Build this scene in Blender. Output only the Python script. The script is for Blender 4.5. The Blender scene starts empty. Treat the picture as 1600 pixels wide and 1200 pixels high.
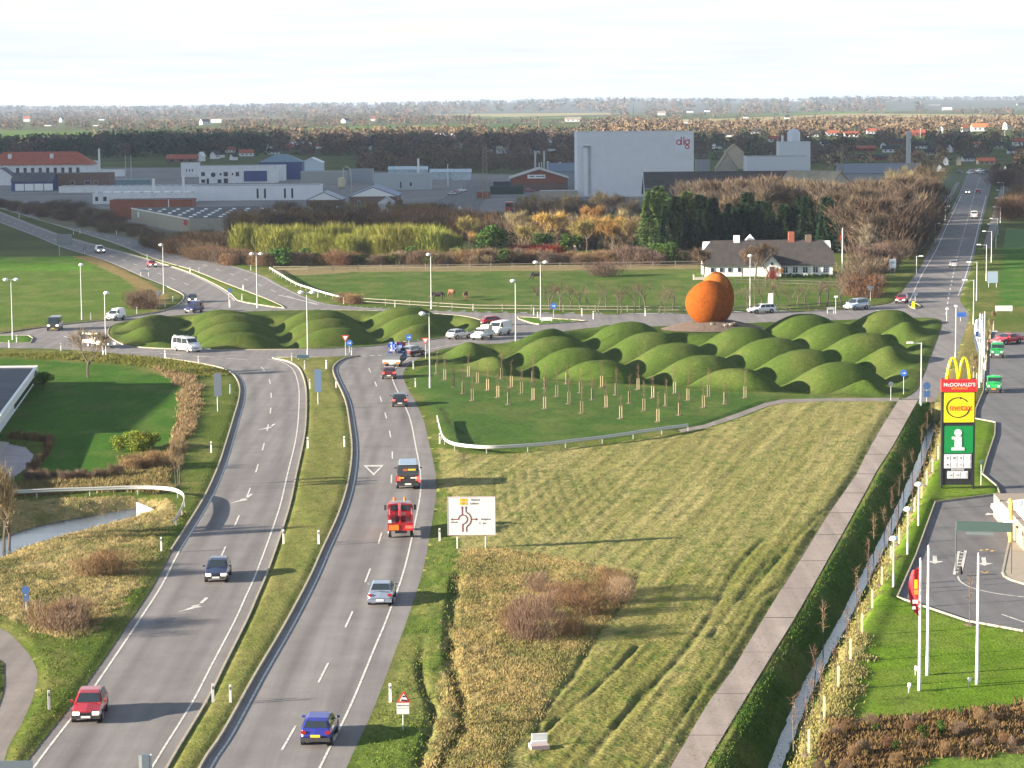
import bpy, math, random
import numpy as np
from mathutils import Vector, Matrix
rad = math.radians
scene = bpy.context.scene
random.seed(7)
rng = np.random.default_rng(7)

# ---------------------------------------------------------------- camera
F = 3900.0; CAMZ = 33.0
PITCH = math.atan(442.0 / F); ROLL = rad(-0.5)
MC = Matrix.Rotation(math.pi / 2 - PITCH, 3, 'X') @ Matrix.Rotation(ROLL, 3, 'Z')
cam_d = bpy.data.cameras.new('camera'); cam = bpy.data.objects.new('camera', cam_d)
scene.collection.objects.link(cam)
cam.matrix_world = Matrix.Translation((0, 0, CAMZ)) @ MC.to_4x4()
cam_d.sensor_width = 36.0; cam_d.lens = 36.0 * F / 1600.0
cam_d.clip_start = 1.0; cam_d.clip_end = 60000.0
scene.camera = cam

# ---------------------------------------------------------------- light
SUN_EL = rad(14.0)
SUNV = Vector((-0.968, -0.25, 0)).normalized()          # towards the sun, on the ground plane
world = bpy.data.worlds.new('World'); scene.world = world
world.use_nodes = True
nt = world.node_tree; nt.nodes.clear()
def wn(t, **k):
    n = nt.nodes.new(t)
    for a, b in k.items(): setattr(n, a, b)
    return n
sky = wn('ShaderNodeTexSky', sky_type='NISHITA', sun_disc=False, sun_elevation=SUN_EL,
         sun_rotation=math.atan2(SUNV.x, SUNV.y), altitude=50, air_density=1.0, dust_density=0.15, ozone_density=1.6)
tc = wn('ShaderNodeTexCoord'); sp = wn('ShaderNodeSeparateXYZ')
nt.links.new(tc.outputs['Generated'], sp.inputs[0])
# clouds live on a plane overhead: direction.xy / (direction.z + c)
zc = wn('ShaderNodeMath', operation='ADD'); zc.inputs[1].default_value = 0.035; nt.links.new(sp.outputs['Z'], zc.inputs[0])
zm = wn('ShaderNodeMath', operation='MAXIMUM'); zm.inputs[1].default_value = 0.02; nt.links.new(zc.outputs[0], zm.inputs[0])
cx = wn('ShaderNodeMath', operation='DIVIDE'); cy = wn('ShaderNodeMath', operation='DIVIDE')
nt.links.new(sp.outputs['X'], cx.inputs[0]); nt.links.new(zm.outputs[0], cx.inputs[1])
nt.links.new(sp.outputs['Y'], cy.inputs[0]); nt.links.new(zm.outputs[0], cy.inputs[1])
cb = wn('ShaderNodeCombineXYZ'); nt.links.new(cx.outputs[0], cb.inputs[0]); nt.links.new(cy.outputs[0], cb.inputs[1])
nz = wn('ShaderNodeTexNoise'); nz.inputs['Scale'].default_value = 0.55; nz.inputs['Detail'].default_value = 7.0; nz.inputs['Roughness'].default_value = 0.55
nt.links.new(cb.outputs[0], nz.inputs['Vector'])
cr = wn('ShaderNodeValToRGB'); cr.color_ramp.elements[0].position = 0.12; cr.color_ramp.elements[1].position = 0.42
nt.links.new(nz.outputs['Fac'], cr.inputs[0])
n2 = wn('ShaderNodeTexNoise'); n2.inputs['Scale'].default_value = .8; n2.inputs['Detail'].default_value = 6.0
nt.links.new(cb.outputs[0], n2.inputs['Vector'])
c2 = wn('ShaderNodeValToRGB'); c2.color_ramp.elements[0].position = 0.35; c2.color_ramp.elements[1].position = 0.62
c2.color_ramp.elements[0].color = (3.95, 4.2, 4.4, 1); c2.color_ramp.elements[1].color = (4.45, 4.6, 4.65, 1)
nt.links.new(n2.outputs['Fac'], c2.inputs[0])
el_ = wn('ShaderNodeMapRange', interpolation_type='SMOOTHSTEP'); nt.links.new(sp.outputs['Z'], el_.inputs['Value'])
el_.inputs['From Min'].default_value = 0.0; el_.inputs['From Max'].default_value = 0.45; el_.inputs['To Min'].default_value = 0.99; el_.inputs['To Max'].default_value = 0.25
cf = wn('ShaderNodeMath', operation='MULTIPLY'); nt.links.new(el_.outputs[0], cf.inputs[1]); nt.links.new(cr.outputs['Color'], cf.inputs[0])
mx = wn('ShaderNodeMix', data_type='RGBA'); nt.links.new(cf.outputs[0], mx.inputs['Factor'])
nt.links.new(sky.outputs[0], mx.inputs[6]); nt.links.new(c2.outputs['Color'], mx.inputs[7])
bg = wn('ShaderNodeBackground'); bg.inputs['Strength'].default_value = 0.055
nt.links.new(mx.outputs[2], bg.inputs[0])
wo = wn('ShaderNodeOutputWorld'); nt.links.new(bg.outputs[0], wo.inputs[0])

sl = bpy.data.lights.new('sun', 'SUN'); sl.energy = 4.9; sl.angle = rad(0.5); sl.color = (1.0, 0.875, 0.71)
so = bpy.data.objects.new('sun', sl); scene.collection.objects.link(so)
sd_ = Vector((SUNV.x * math.cos(SUN_EL), SUNV.y * math.cos(SUN_EL), math.sin(SUN_EL)))
so.rotation_euler = sd_.to_track_quat('Z', 'Y').to_euler()
scene.view_settings.view_transform = 'Standard'; scene.view_settings.look = 'None'
scene.view_settings.exposure = 2.12; scene.view_settings.gamma = 1.0; scene.view_settings.use_curve_mapping = False
scene.cycles.max_bounces = 4; scene.cycles.diffuse_bounces = 2; scene.cycles.transparent_max_bounces = 6
scene.cycles.volume_bounces = 0

# ---------------------------------------------------------------- picture <-> ground helpers (ground survey)
def ray(px, py):
    return MC @ Vector(((px - 800) / F, (600 - py) / F, -1.0))
def G(px, py, z=0.0):
    d = ray(px, py); t = (z - CAMZ) / d.z
    return Vector((d.x * t, d.y * t, z))
def GL(pts, z=0.0): return [G(x, y, z) for x, y in pts]
def ztop(px, py, P):
    d = ray(px, py); t = P.y / d.y
    return CAMZ + d.z * t
def yh(px): return 158.0 - (px - 800) * math.tan(rad(0.5))

# ---------------------------------------------------------------- materials
MATS = {}
def mat(name, col, rough=0.7, metal=0.0, var=0.0, vscale=4.0, bump=0.0, bscale=30.0, emit=None, es=1.0, attr=False, orand=0.0, spec=0.5, coat=0.0):
    if name in MATS: return MATS[name]
    m = bpy.data.materials.new(name); m.use_nodes = True
    t = m.node_tree; b = t.nodes['Principled BSDF']
    b.inputs['Roughness'].default_value = rough; b.inputs['Metallic'].default_value = metal
    b.inputs['Specular IOR Level'].default_value = spec
    b.inputs['Coat Weight'].default_value = coat
    b.inputs['Base Color'].default_value = (*col, 1)
    cur = None
    geo = t.nodes.new('ShaderNodeNewGeometry')
    if attr:
        a = t.nodes.new('ShaderNodeAttribute'); a.attribute_name = 'Col'; cur = a.outputs['Color']
    if var > 0 or orand > 0:
        hs = t.nodes.new('ShaderNodeHueSaturation')
        if cur: t.links.new(cur, hs.inputs['Color'])
        else: hs.inputs['Color'].default_value = (*col, 1)
        val = None
        if var > 0:
            n = t.nodes.new('ShaderNodeTexNoise'); n.inputs['Scale'].default_value = vscale; n.inputs['Detail'].default_value = 5
            n.inputs['Roughness'].default_value = 0.65
            t.links.new(geo.outputs['Position'], n.inputs['Vector'])
            mr = t.nodes.new('ShaderNodeMapRange'); mr.inputs['From Min'].default_value = 0.3; mr.inputs['From Max'].default_value = 0.7
            mr.inputs['To Min'].default_value = 1 - var; mr.inputs['To Max'].default_value = 1 + var
            t.links.new(n.outputs['Fac'], mr.inputs['Value']); val = mr.outputs[0]
        if orand > 0:
            oi = t.nodes.new('ShaderNodeObjectInfo')
            m2 = t.nodes.new('ShaderNodeMapRange'); m2.inputs['To Min'].default_value = 1 - orand; m2.inputs['To Max'].default_value = 1 + orand
            t.links.new(oi.outputs['Random'], m2.inputs['Value'])
            if val:
                mm = t.nodes.new('ShaderNodeMath'); mm.operation = 'MULTIPLY'
                t.links.new(val, mm.inputs[0]); t.links.new(m2.outputs[0], mm.inputs[1]); val = mm.outputs[0]
            else: val = m2.outputs[0]
            m3 = t.nodes.new('ShaderNodeMapRange'); m3.inputs['To Min'].default_value = 0.485; m3.inputs['To Max'].default_value = 0.515
            t.links.new(oi.outputs['Random'], m3.inputs['Value']); t.links.new(m3.outputs[0], hs.inputs['Hue'])
        t.links.new(val, hs.inputs['Value']); cur = hs.outputs['Color']
    if cur: t.links.new(cur, b.inputs['Base Color'])
    if bump > 0:
        n = t.nodes.new('ShaderNodeTexNoise'); n.inputs['Scale'].default_value = bscale; n.inputs['Detail'].default_value = 4
        t.links.new(geo.outputs['Position'], n.inputs['Vector'])
        bp = t.nodes.new('ShaderNodeBump'); bp.inputs['Strength'].default_value = 1.0; bp.inputs['Distance'].default_value = bump
        t.links.new(n.outputs['Fac'], bp.inputs['Height']); t.links.new(bp.outputs[0], b.inputs['Normal'])
    if emit:
        b.inputs['Emission Color'].default_value = (*emit, 1); b.inputs['Emission Strength'].default_value = es
    MATS[name] = m
    return m

M_white = mat('white_paint', (.78, .78, .76), .5, var=.06, vscale=2)
M_whitewall = mat('white_render', (.68, .69, .70), .85, var=.10, vscale=.5)
M_galv = mat('galvanised_steel', (.45, .47, .48), .45, metal=.5, var=.1)
M_pole = mat('grey_pole', (.46, .47, .47), .5, var=.1)
M_dark = mat('dark_rubber', (.02, .02, .022), .8)
M_black = mat('black_panel', (.02, .02, .025), .4)
M_glass = mat('dark_glass', (.02, .028, .035), .08, spec=.8)
M_wood = mat('stake_wood', (.38, .30, .18), .85, var=.2, vscale=5)
M_bark = mat('bark', (.10, .08, .06), .9, var=.3, orand=.2)
M_red = mat('red_paint', (.55, .02, .025), .4)
M_yellow = mat('yellow_panel', (.85, .68, .01), .4)
M_green = mat('green_panel', (.0, .20, .045), .4)
M_blue = mat('blue_sign', (.03, .12, .45), .4)
M_signback = mat('sign_back_grey', (.13, .16, .20), .5, metal=.3)
M_concrete = mat('concrete', (.36, .34, .31), .9, var=.15)

# ---------------------------------------------------------------- mesh helpers
COL = scene.collection
def props(o, label=None, cat=None, group=None, kind=None):
    if label: o['label'] = label
    if cat: o['category'] = cat
    if group: o['group'] = group
    if kind: o['kind'] = kind
    return o
def empty(name, loc, rz=0.0, label=None, cat=None, group=None):
    o = bpy.data.objects.new(name, None); COL.objects.link(o)
    o.location = loc; o.rotation_euler = (0, 0, rz); o.empty_display_size = .3
    return props(o, label, cat, group)
class MB:
    def __init__(s): s.v = []; s.f = []
    def add(s, vs, fs):
        n = len(s.v); s.v += [tuple(p) for p in vs]; s.f += [[i + n for i in f] for f in fs]; return s
    def box(s, c, d, rz=0.0, top=1.0):
        x, y, z = d[0] / 2, d[1] / 2, d[2] / 2; vs = []
        ca, sa = math.cos(rz), math.sin(rz)
        for k, (a, b, e) in enumerate([(-1, -1, -1), (1, -1, -1), (1, 1, -1), (-1, 1, -1), (-1, -1, 1), (1, -1, 1), (1, 1, 1), (-1, 1, 1)]):
            q = top if e > 0 else 1.0
            X, Y = a * x * q, b * y * q
            vs.append((c[0] + X * ca - Y * sa, c[1] + X * sa + Y * ca, c[2] + e * z))
        return s.add(vs, [(0, 3, 2, 1), (4, 5, 6, 7), (0, 1, 5, 4), (1, 2, 6, 5), (2, 3, 7, 6), (3, 0, 4, 7)])
    def tube(s, pts, r, n=6, cap=True):
        pts = [Vector(p) for p in pts]; rs = r if isinstance(r, (list, tuple)) else [r] * len(pts)
        base = len(s.v)
        for i, p in enumerate(pts):
            t = (pts[min(i + 1, len(pts) - 1)] - pts[max(i - 1, 0)]).normalized()
            u = t.cross(Vector((0, 0, 1)) if abs(t.z) < .9 else Vector((1, 0, 0))).normalized(); w = t.cross(u)
            for k in range(n):
                a = 2 * math.pi * k / n
                s.v.append(tuple(p + (u * math.cos(a) + w * math.sin(a)) * rs[i]))
        for i in range(len(pts) - 1):
            for k in range(n):
                a = base + i * n + k; b = base + i * n + (k + 1) % n
                s.f.append([a, b, b + n, a + n])
        if cap:
            s.f.append([base + k for k in range(n)][::-1]); e = base + (len(pts) - 1) * n
            s.f.append([e + k for k in range(n)])
        return s
    def lathe(s, c, prof, n=12):
        base = len(s.v)
        for r, z in prof:
            for k in range(n):
                a = 2 * math.pi * k / n; s.v.append((c[0] + r * math.cos(a), c[1] + r * math.sin(a), c[2] + z))
        for i in range(len(prof) - 1):
            for k in range(n):
                a = base + i * n + k; b = base + i * n + (k + 1) % n
                s.f.append([a, b, b + n, a + n])
        s.f.append([base + k for k in range(n)][::-1]); e = base + (len(prof) - 1) * n
        s.f.append([e + k for k in range(n)])
        return s
    def prism(s, poly, off):      # closed planar polygon swept by vector off
        n = len(poly); off = Vector(off)
        vs = [tuple(Vector(p)) for p in poly] + [tuple(Vector(p) + off) for p in poly]
        fs = [list(range(n))[::-1], [n + i for i in range(n)]] + [[i, (i + 1) % n, n + (i + 1) % n, n + i] for i in range(n)]
        return s.add(vs, fs)
    def mesh(s, name, m, smooth=False):
        me = bpy.data.meshes.new(name); me.from_pydata(s.v, [], s.f)
        if m: me.materials.append(m)
        if smooth: me.shade_smooth()
        me.validate(); me.update(); return me
    def build(s, name, m, parent=None, smooth=False, **k):
        o = bpy.data.objects.new(name, s.mesh(name, m, smooth)); COL.objects.link(o)
        if parent: o.parent = parent
        return props(o, **k)
def npmesh(name, V, Fc, m, col=None, smooth=False):
    """V (n,3), Fc (m,k)"""
    me = bpy.data.meshes.new(name); V = np.asarray(V, np.float32); Fc = np.asarray(Fc, np.int32); k = Fc.shape[1]
    me.vertices.add(len(V)); me.vertices.foreach_set('co', V.ravel())
    me.loops.add(Fc.size); me.loops.foreach_set('vertex_index', Fc.ravel())
    me.polygons.add(len(Fc)); me.polygons.foreach_set('loop_start', np.arange(0, Fc.size, k, dtype=np.int32))
    me.polygons.foreach_set('loop_total', np.full(len(Fc), k, np.int32))
    if smooth: me.polygons.foreach_set('use_smooth', np.ones(len(Fc), bool))
    me.update(calc_edges=True)
    if m: me.materials.append(m)
    if col is not None:
        a = me.color_attributes.new('Col', 'FLOAT_COLOR', 'POINT')
        c = np.ones((len(V), 4), np.float32); c[:, :3] = col; a.data.foreach_set('color', c.ravel())
    return me
def link(name, me, parent=None, **k):
    o = bpy.data.objects.new(name, me); COL.objects.link(o)
    if parent: o.parent = parent
    return props(o, **k)
def ordn(n): return str(n) + ('th' if 10 <= n % 100 <= 20 else {1: 'st', 2: 'nd', 3: 'rd'}.get(n % 10, 'th'))
def copy_tree(o, parent=None):
    c = o.copy(); COL.objects.link(c); c.parent = parent
    for ch in o.children: copy_tree(ch, c)
    return c
def text_mesh(txt, size, m, bold=0.0, ext=0.004, xs=1.0):
    cu = bpy.data.curves.new('lettering', 'FONT'); cu.body = txt; cu.size = size; cu.align_x = 'CENTER'; cu.align_y = 'CENTER'
    cu.extrude = ext; cu.offset = bold; cu.resolution_u = 3
    o = bpy.data.objects.new('lettering', cu); COL.objects.link(o)
    bpy.context.view_layer.update()
    me = bpy.data.meshes.new_from_object(o.evaluated_get(bpy.context.evaluated_depsgraph_get()))
    bpy.data.objects.remove(o); me.materials.clear(); me.materials.append(m)
    if xs != 1.0:
        for v in me.vertices: v.co.x *= xs
    return me
def put_text(txt, size, m, loc, parent, bold=0.0, xs=1.0, rz=0.0, name='lettering'):
    o = link(name, text_mesh(txt, size, m, bold, xs=xs), parent); o.location = loc; o.rotation_euler = (math.pi / 2, 0, rz); return o

# noise in numpy (value noise, smooth)
def vnoise(x, y, seed=0):
    xi = np.floor(x).astype(np.int64); yi = np.floor(y).astype(np.int64); fx = x - xi; fy = y - yi
    fx = fx * fx * (3 - 2 * fx); fy = fy * fy * (3 - 2 * fy)
    def h(a, b):
        n = (a * 374761393 + b * 668265263 + seed * 144665) & 0xffffffff
        n = ((n ^ (n >> 13)) * 1274126177) & 0xffffffff
        return ((n ^ (n >> 16)) & 0xffff) / 65535.0
    a = h(xi, yi); b = h(xi + 1, yi); c = h(xi, yi + 1); d = h(xi + 1, yi + 1)
    return (a * (1 - fx) + b * fx) * (1 - fy) + (c * (1 - fx) + d * fx) * fy
def fbm(x, y, seed=0, o=3):
    r = 0; a = .5
    for i in range(o): r = r + a * vnoise(x * 2 ** i, y * 2 ** i, seed + i); a *= .5
    return r / (1 - .5 ** o)
def inside(P, poly):
    poly = np.array([(p[0], p[1]) for p in poly]); x, y = P[:, 0], P[:, 1]; r = np.zeros(len(P), bool)
    mn, mx_ = poly.min(0), poly.max(0)
    idx = np.where((x >= mn[0]) & (x <= mx_[0]) & (y >= mn[1]) & (y <= mx_[1]))[0]
    if len(idx) == 0: return r
    xs, ys = x[idx], y[idx]; rr = np.zeros(len(idx), bool); n = len(poly)
    for i in range(n):
        x1, y1 = poly[i]; x2, y2 = poly[(i + 1) % n]
        if y1 == y2: continue
        c = ((y1 > ys) != (y2 > ys)) & (xs < (x2 - x1) * (ys - y1) / (y2 - y1) + x1); rr ^= c
    r[idx] = rr; return r
def near(P, line, closed=False, lim=6.0):
    """distance, nearest point, side sign, to a polyline; only exact within lim"""
    line = np.array([(p[0], p[1]) for p in line]); n = len(P)
    D = np.full(n, 1e9); Q = np.zeros((n, 2)); S = np.zeros(n)
    m = len(line) if closed else len(line) - 1
    for i in range(m):
        a = line[i]; b = line[(i + 1) % len(line)]
        lo = np.minimum(a, b) - lim; hi = np.maximum(a, b) + lim
        idx = np.where((P[:, 0] > lo[0]) & (P[:, 0] < hi[0]) & (P[:, 1] > lo[1]) & (P[:, 1] < hi[1]))[0]
        if len(idx) == 0: continue
        ab = b - a; L = ab @ ab
        if L < 1e-9: continue
        t = np.clip(((P[idx] - a) @ ab) / L, 0, 1); q = a + t[:, None] * ab; d = np.hypot(*(P[idx] - q).T)
        u = d < D[idx]; k = idx[u]
        D[k] = d[u]; Q[k] = q[u]; S[k] = np.sign(ab[0] * (P[k, 1] - a[1]) - ab[1] * (P[k, 0] - a[0]))
    return D, Q, S
def smooth_line(pts, k=4, closed=False):
    """Catmull-Rom in world space"""
    P = [Vector(p) for p in pts]; n = len(P); out = []
    rngi = range(n if closed else n - 1)
    for i in rngi:
        p0 = P[(i - 1) % n] if closed or i > 0 else P[0]; p1 = P[i]; p2 = P[(i + 1) % n]
        p3 = P[(i + 2) % n] if closed or i + 2 < n else P[-1]
        for j in range(k):
            t = j / k
            out.append(.5 * ((2 * p1) + (p2 - p0) * t + (2 * p0 - 5 * p1 + 4 * p2 - p3) * t * t + (3 * p1 - p0 - 3 * p2 + p3) * t ** 3))
    if not closed: out.append(P[-1])
    return out
def sst(x): x = np.clip(x, 0, 1); return x * x * (3 - 2 * x)
# ================================================================ ROADS AND TERRAIN
road_left_edge = [(-25,1285),(45,1187),(115,1097),(175,1012),(207,965),(240,915),(268,862),(295,820),(322,775),(342,730),(355,690),(367,650),(374,625),(375,605),(367,588),(350,577),(325,571),(310,568),(257,560),(200,554.5),(162,551),(120,548),(95,546.5),(50,545),(-90,544)]
road_a = [(-90,521),(0,521.5),(67,512),(105,507),(155,502),(195,496.5),(237,490),(262,484),(278,477),(287,468),(285,460),(262,449),(220,432),(160,406),(95,386),(50,367),(0,348),(-60,326)]
road_b = [(-60,298),(0,316),(110,347),(225,375),(295,395),(400,427),(437,445),(475,463),(512,475),(575,481),(650,485),(725,487.5),(800,489.5),(915,491),(1000,491.5),(1100,490),(1170,488),(1300,485),(1345,480),(1380,476),(1397,470),(1416,446),(1435,422),(1447,400),(1472,355),(1497,305),(1509,277),(1514,264)]
road_c = [(1554,264),(1552,277),(1545,305),(1534,350),(1522,400),(1511,437),(1501,462),(1502,474),(1511,484),(1514,494),(1512,505),(1500,540),(1492,560),(1478,590),(1466,618),(1461,629)]
road_d = [(1402,627),(1430,612),(1441,590),(1452,562),(1462,535),(1471,508),(1466,499),(1440,497),(1380,498),(1300,501),(1200,504),(1100,508),(1000,511),(930,512),(860,521),(810,532),(775,538),(732,538),(705,542),(675,550),(655,560),(640,570),(630,583),(634,600),(650,630),(662,657),(671,695),(679,730),(682,765),(677,805),(662,887),(637,967),(620,1012),(585,1105),(543,1197),(505,1290)]
median_edge = [(275,1290),(317,1197),(350,1147),(400,1057),(447,977),(485,905),(505,860),(530,805),(545,755),(551,705),(547,662),(540,625),(525,592),(521,577),(528,567),(542,560),(563,556.5),(530,558),(490,559),(450,559.5),(425,560),(450,566),(467,577),(476,600),(478,630),(475,680),(462,742),(450,797),(420,887),(400,935),(385,970),(350,1040),(320,1100),(262,1197),(215,1290)]
def WL(pts, k=3): return [(p.x, p.y) for p in smooth_line([G(x, y) for x, y in pts], k)]
outer_w = []
for seg in (road_left_edge, road_a, road_b, road_c, road_d, median_edge): outer_w += WL(seg, 4)
isl_mound = [(175,530),(168,520),(176,508),(205,501),(240,496.5),(300,492),(400,487),(500,485),(575,486),(650,489),(720,494),(752,501),(757,506),(750,513),(732,521),(682,530),(635,535),(575,542),(485,546),(400,547),(325,547),(250,545),(200,541)]
isl_farmed = [(-60,314),(0,331.5),(87,365),(195,395),(262,415),(300,428),(340,447),(362,461),(371,470),(400,476),(445,482),(425,471),(400,461),(350,442),(300,422),(242,405),(175,379),(75,348),(0,325.5),(-60,307)]
isl_west = [(-90,525),(0,525),(45,525),(52,529),(48,536),(0,537),(-90,537)]
isl_right = [(808,496),(860,498.5),(917,502),(878,505),(842,507.5),(822,503)]
isl_north = [(1419,478),(1428,474),(1439,479),(1430,483)]
holes_w = []
for h, k in ((isl_mound, 4), (isl_farmed, 2), (isl_west, 1), (isl_right, 2), (isl_north, 2)):
    holes_w.append([(p.x, p.y) for p in smooth_line([G(x, y) for x, y in h], k, True)])
lot1 = [(1550,519),(1541,540),(1539,575),(1537,612),(1525,640),(1524,655),(1556,661),(1555,681),(1542,720),(1536,742),(1559,761),(1563,773),(1500,781),(1462,786),(1447,827),(1432,869),(1403,935),(1450,951),(1512,972),(1600,988),(1760,1020),(1760,519)]
lot_w = [(p.x, p.y) for p in GL(lot1)]
pond_lot = [(-120,690),(0,692),(40,699),(53,711),(46,729),(22,745),(0,764),(-120,780)]
pond_w = [(p.x, p.y) for p in GL(pond_lot)]
foot_curve = [(-60,975),(0,982),(25,1000),(47,1025),(59,1055),(52,1088),(37,1125),(12,1170),(-10,1240),(-60,1240),(-20,1150),(0,1097),(6,1075),(6,1050),(0,1032),(-60,1010)]
foot_w = [(p.x, p.y) for p in smooth_line(GL(foot_curve), 3, True)]

def offset_poly(poly, d):
    n = len(poly); A = sum(poly[i][0] * poly[(i + 1) % n][1] - poly[(i + 1) % n][0] * poly[i][1] for i in range(n))
    s = 1 if A > 0 else -1; out = []
    for i in range(n):
        a = Vector(poly[i - 1]); b = Vector(poly[i]); c = Vector(poly[(i + 1) % n])
        e1 = (b - a); e2 = (c - b)
        if e1.length < 1e-6 or e2.length < 1e-6: out.append(tuple(b)); continue
        e1.normalize(); e2.normalize()
        n1 = Vector((e1.y, -e1.x)) * s; n2 = Vector((e2.y, -e2.x)) * s
        nn = n1 + n2
        nn = nn.normalized() if nn.length > .2 else n1
        out.append(tuple(b + nn * d))
    return out
from mathutils.geometry import tessellate_polygon
def sheet(name, polys, z, m, parent=None, **k):
    """flat sheet; polys[0] outer, others holes"""
    vs = [Vector((p[0], p[1], z)) for pl in polys for p in pl]
    tr = tessellate_polygon([[Vector((p[0], p[1], 0)) for p in pl] for pl in polys])
    me = bpy.data.meshes.new(name); me.from_pydata([tuple(v) for v in vs], [], [list(t) for t in tr])
    me.materials.append(m); me.update()
    if len(me.polygons):
        up = np.array([p.normal.z for p in me.polygons])
        for p in me.polygons:
            if p.normal.z < 0: p.flip()
    return link(name, me, parent, **k)
# asphalt: worn wheel tracks and patches come from world-space noise
def asphalt_mat(name, col, var=.12):
    m = mat(name, col, .88, var=var, vscale=.35, bump=.006, bscale=18, spec=.25)
    t = m.node_tree; b = t.nodes['Principled BSDF']
    src = b.inputs['Base Color'].links[0].from_socket
    geo = t.nodes.new('ShaderNodeNewGeometry')
    mp = t.nodes.new('ShaderNodeMapping'); mp.inputs['Scale'].default_value = (1.1, .035, 1); mp.inputs['Rotation'].default_value = (0, 0, .05)
    t.links.new(geo.outputs['Position'], mp.inputs[0])
    n = t.nodes.new('ShaderNodeTexNoise'); n.inputs['Scale'].default_value = .8; n.inputs['Detail'].default_value = 4; t.links.new(mp.outputs[0], n.inputs['Vector'])
    r = t.nodes.new('ShaderNodeMapRange'); r.inputs['From Min'].default_value = .3; r.inputs['From Max'].default_value = .7; r.inputs['To Min'].default_value = .80; r.inputs['To Max'].default_value = 1.16
    t.links.new(n.outputs['Fac'], r.inputs[0])
    n3 = t.nodes.new('ShaderNodeTexNoise'); n3.inputs['Scale'].default_value = 9; n3.inputs['Detail'].default_value = 3; t.links.new(geo.outputs['Position'], n3.inputs['Vector'])
    r3 = t.nodes.new('ShaderNodeMapRange'); r3.inputs['From Min'].default_value = .3; r3.inputs['From Max'].default_value = .7; r3.inputs['To Min'].default_value = .9; r3.inputs['To Max'].default_value = 1.1
    t.links.new(n3.outputs['Fac'], r3.inputs[0])
    mm = t.nodes.new('ShaderNodeMath'); mm.operation = 'MULTIPLY'; t.links.new(r.outputs[0], mm.inputs[0]); t.links.new(r3.outputs[0], mm.inputs[1])
    v = t.nodes.new('ShaderNodeVectorMath'); v.operation = 'SCALE'
    t.links.new(src, v.inputs[0]); t.links.new(mm.outputs[0], v.inputs['Scale']); t.links.new(v.outputs[0], b.inputs['Base Color'])
    return m
M_asph = asphalt_mat('worn_asphalt', (.172, .160, .156))
M_asph2 = asphalt_mat('lot_asphalt', (.125, .122, .126))
M_asph3 = asphalt_mat('path_asphalt', (.20, .175, .16))
M_paint = mat('road_paint', (.50, .48, .44), .7, var=.5, vscale=2.6)

sheet('parking_lot', [offset_poly(lot_w, .8)], 0.004, M_asph2, kind='structure')
sheet('paved_yard', [offset_poly(pond_w, .6)], 0.0, mat('pink_paving', (.33, .28, .29), .8, var=.2, vscale=.5), kind='structure')
sheet('footpath', [offset_poly(foot_w, .6)], 0.0, M_asph3, kind='structure')

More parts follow.
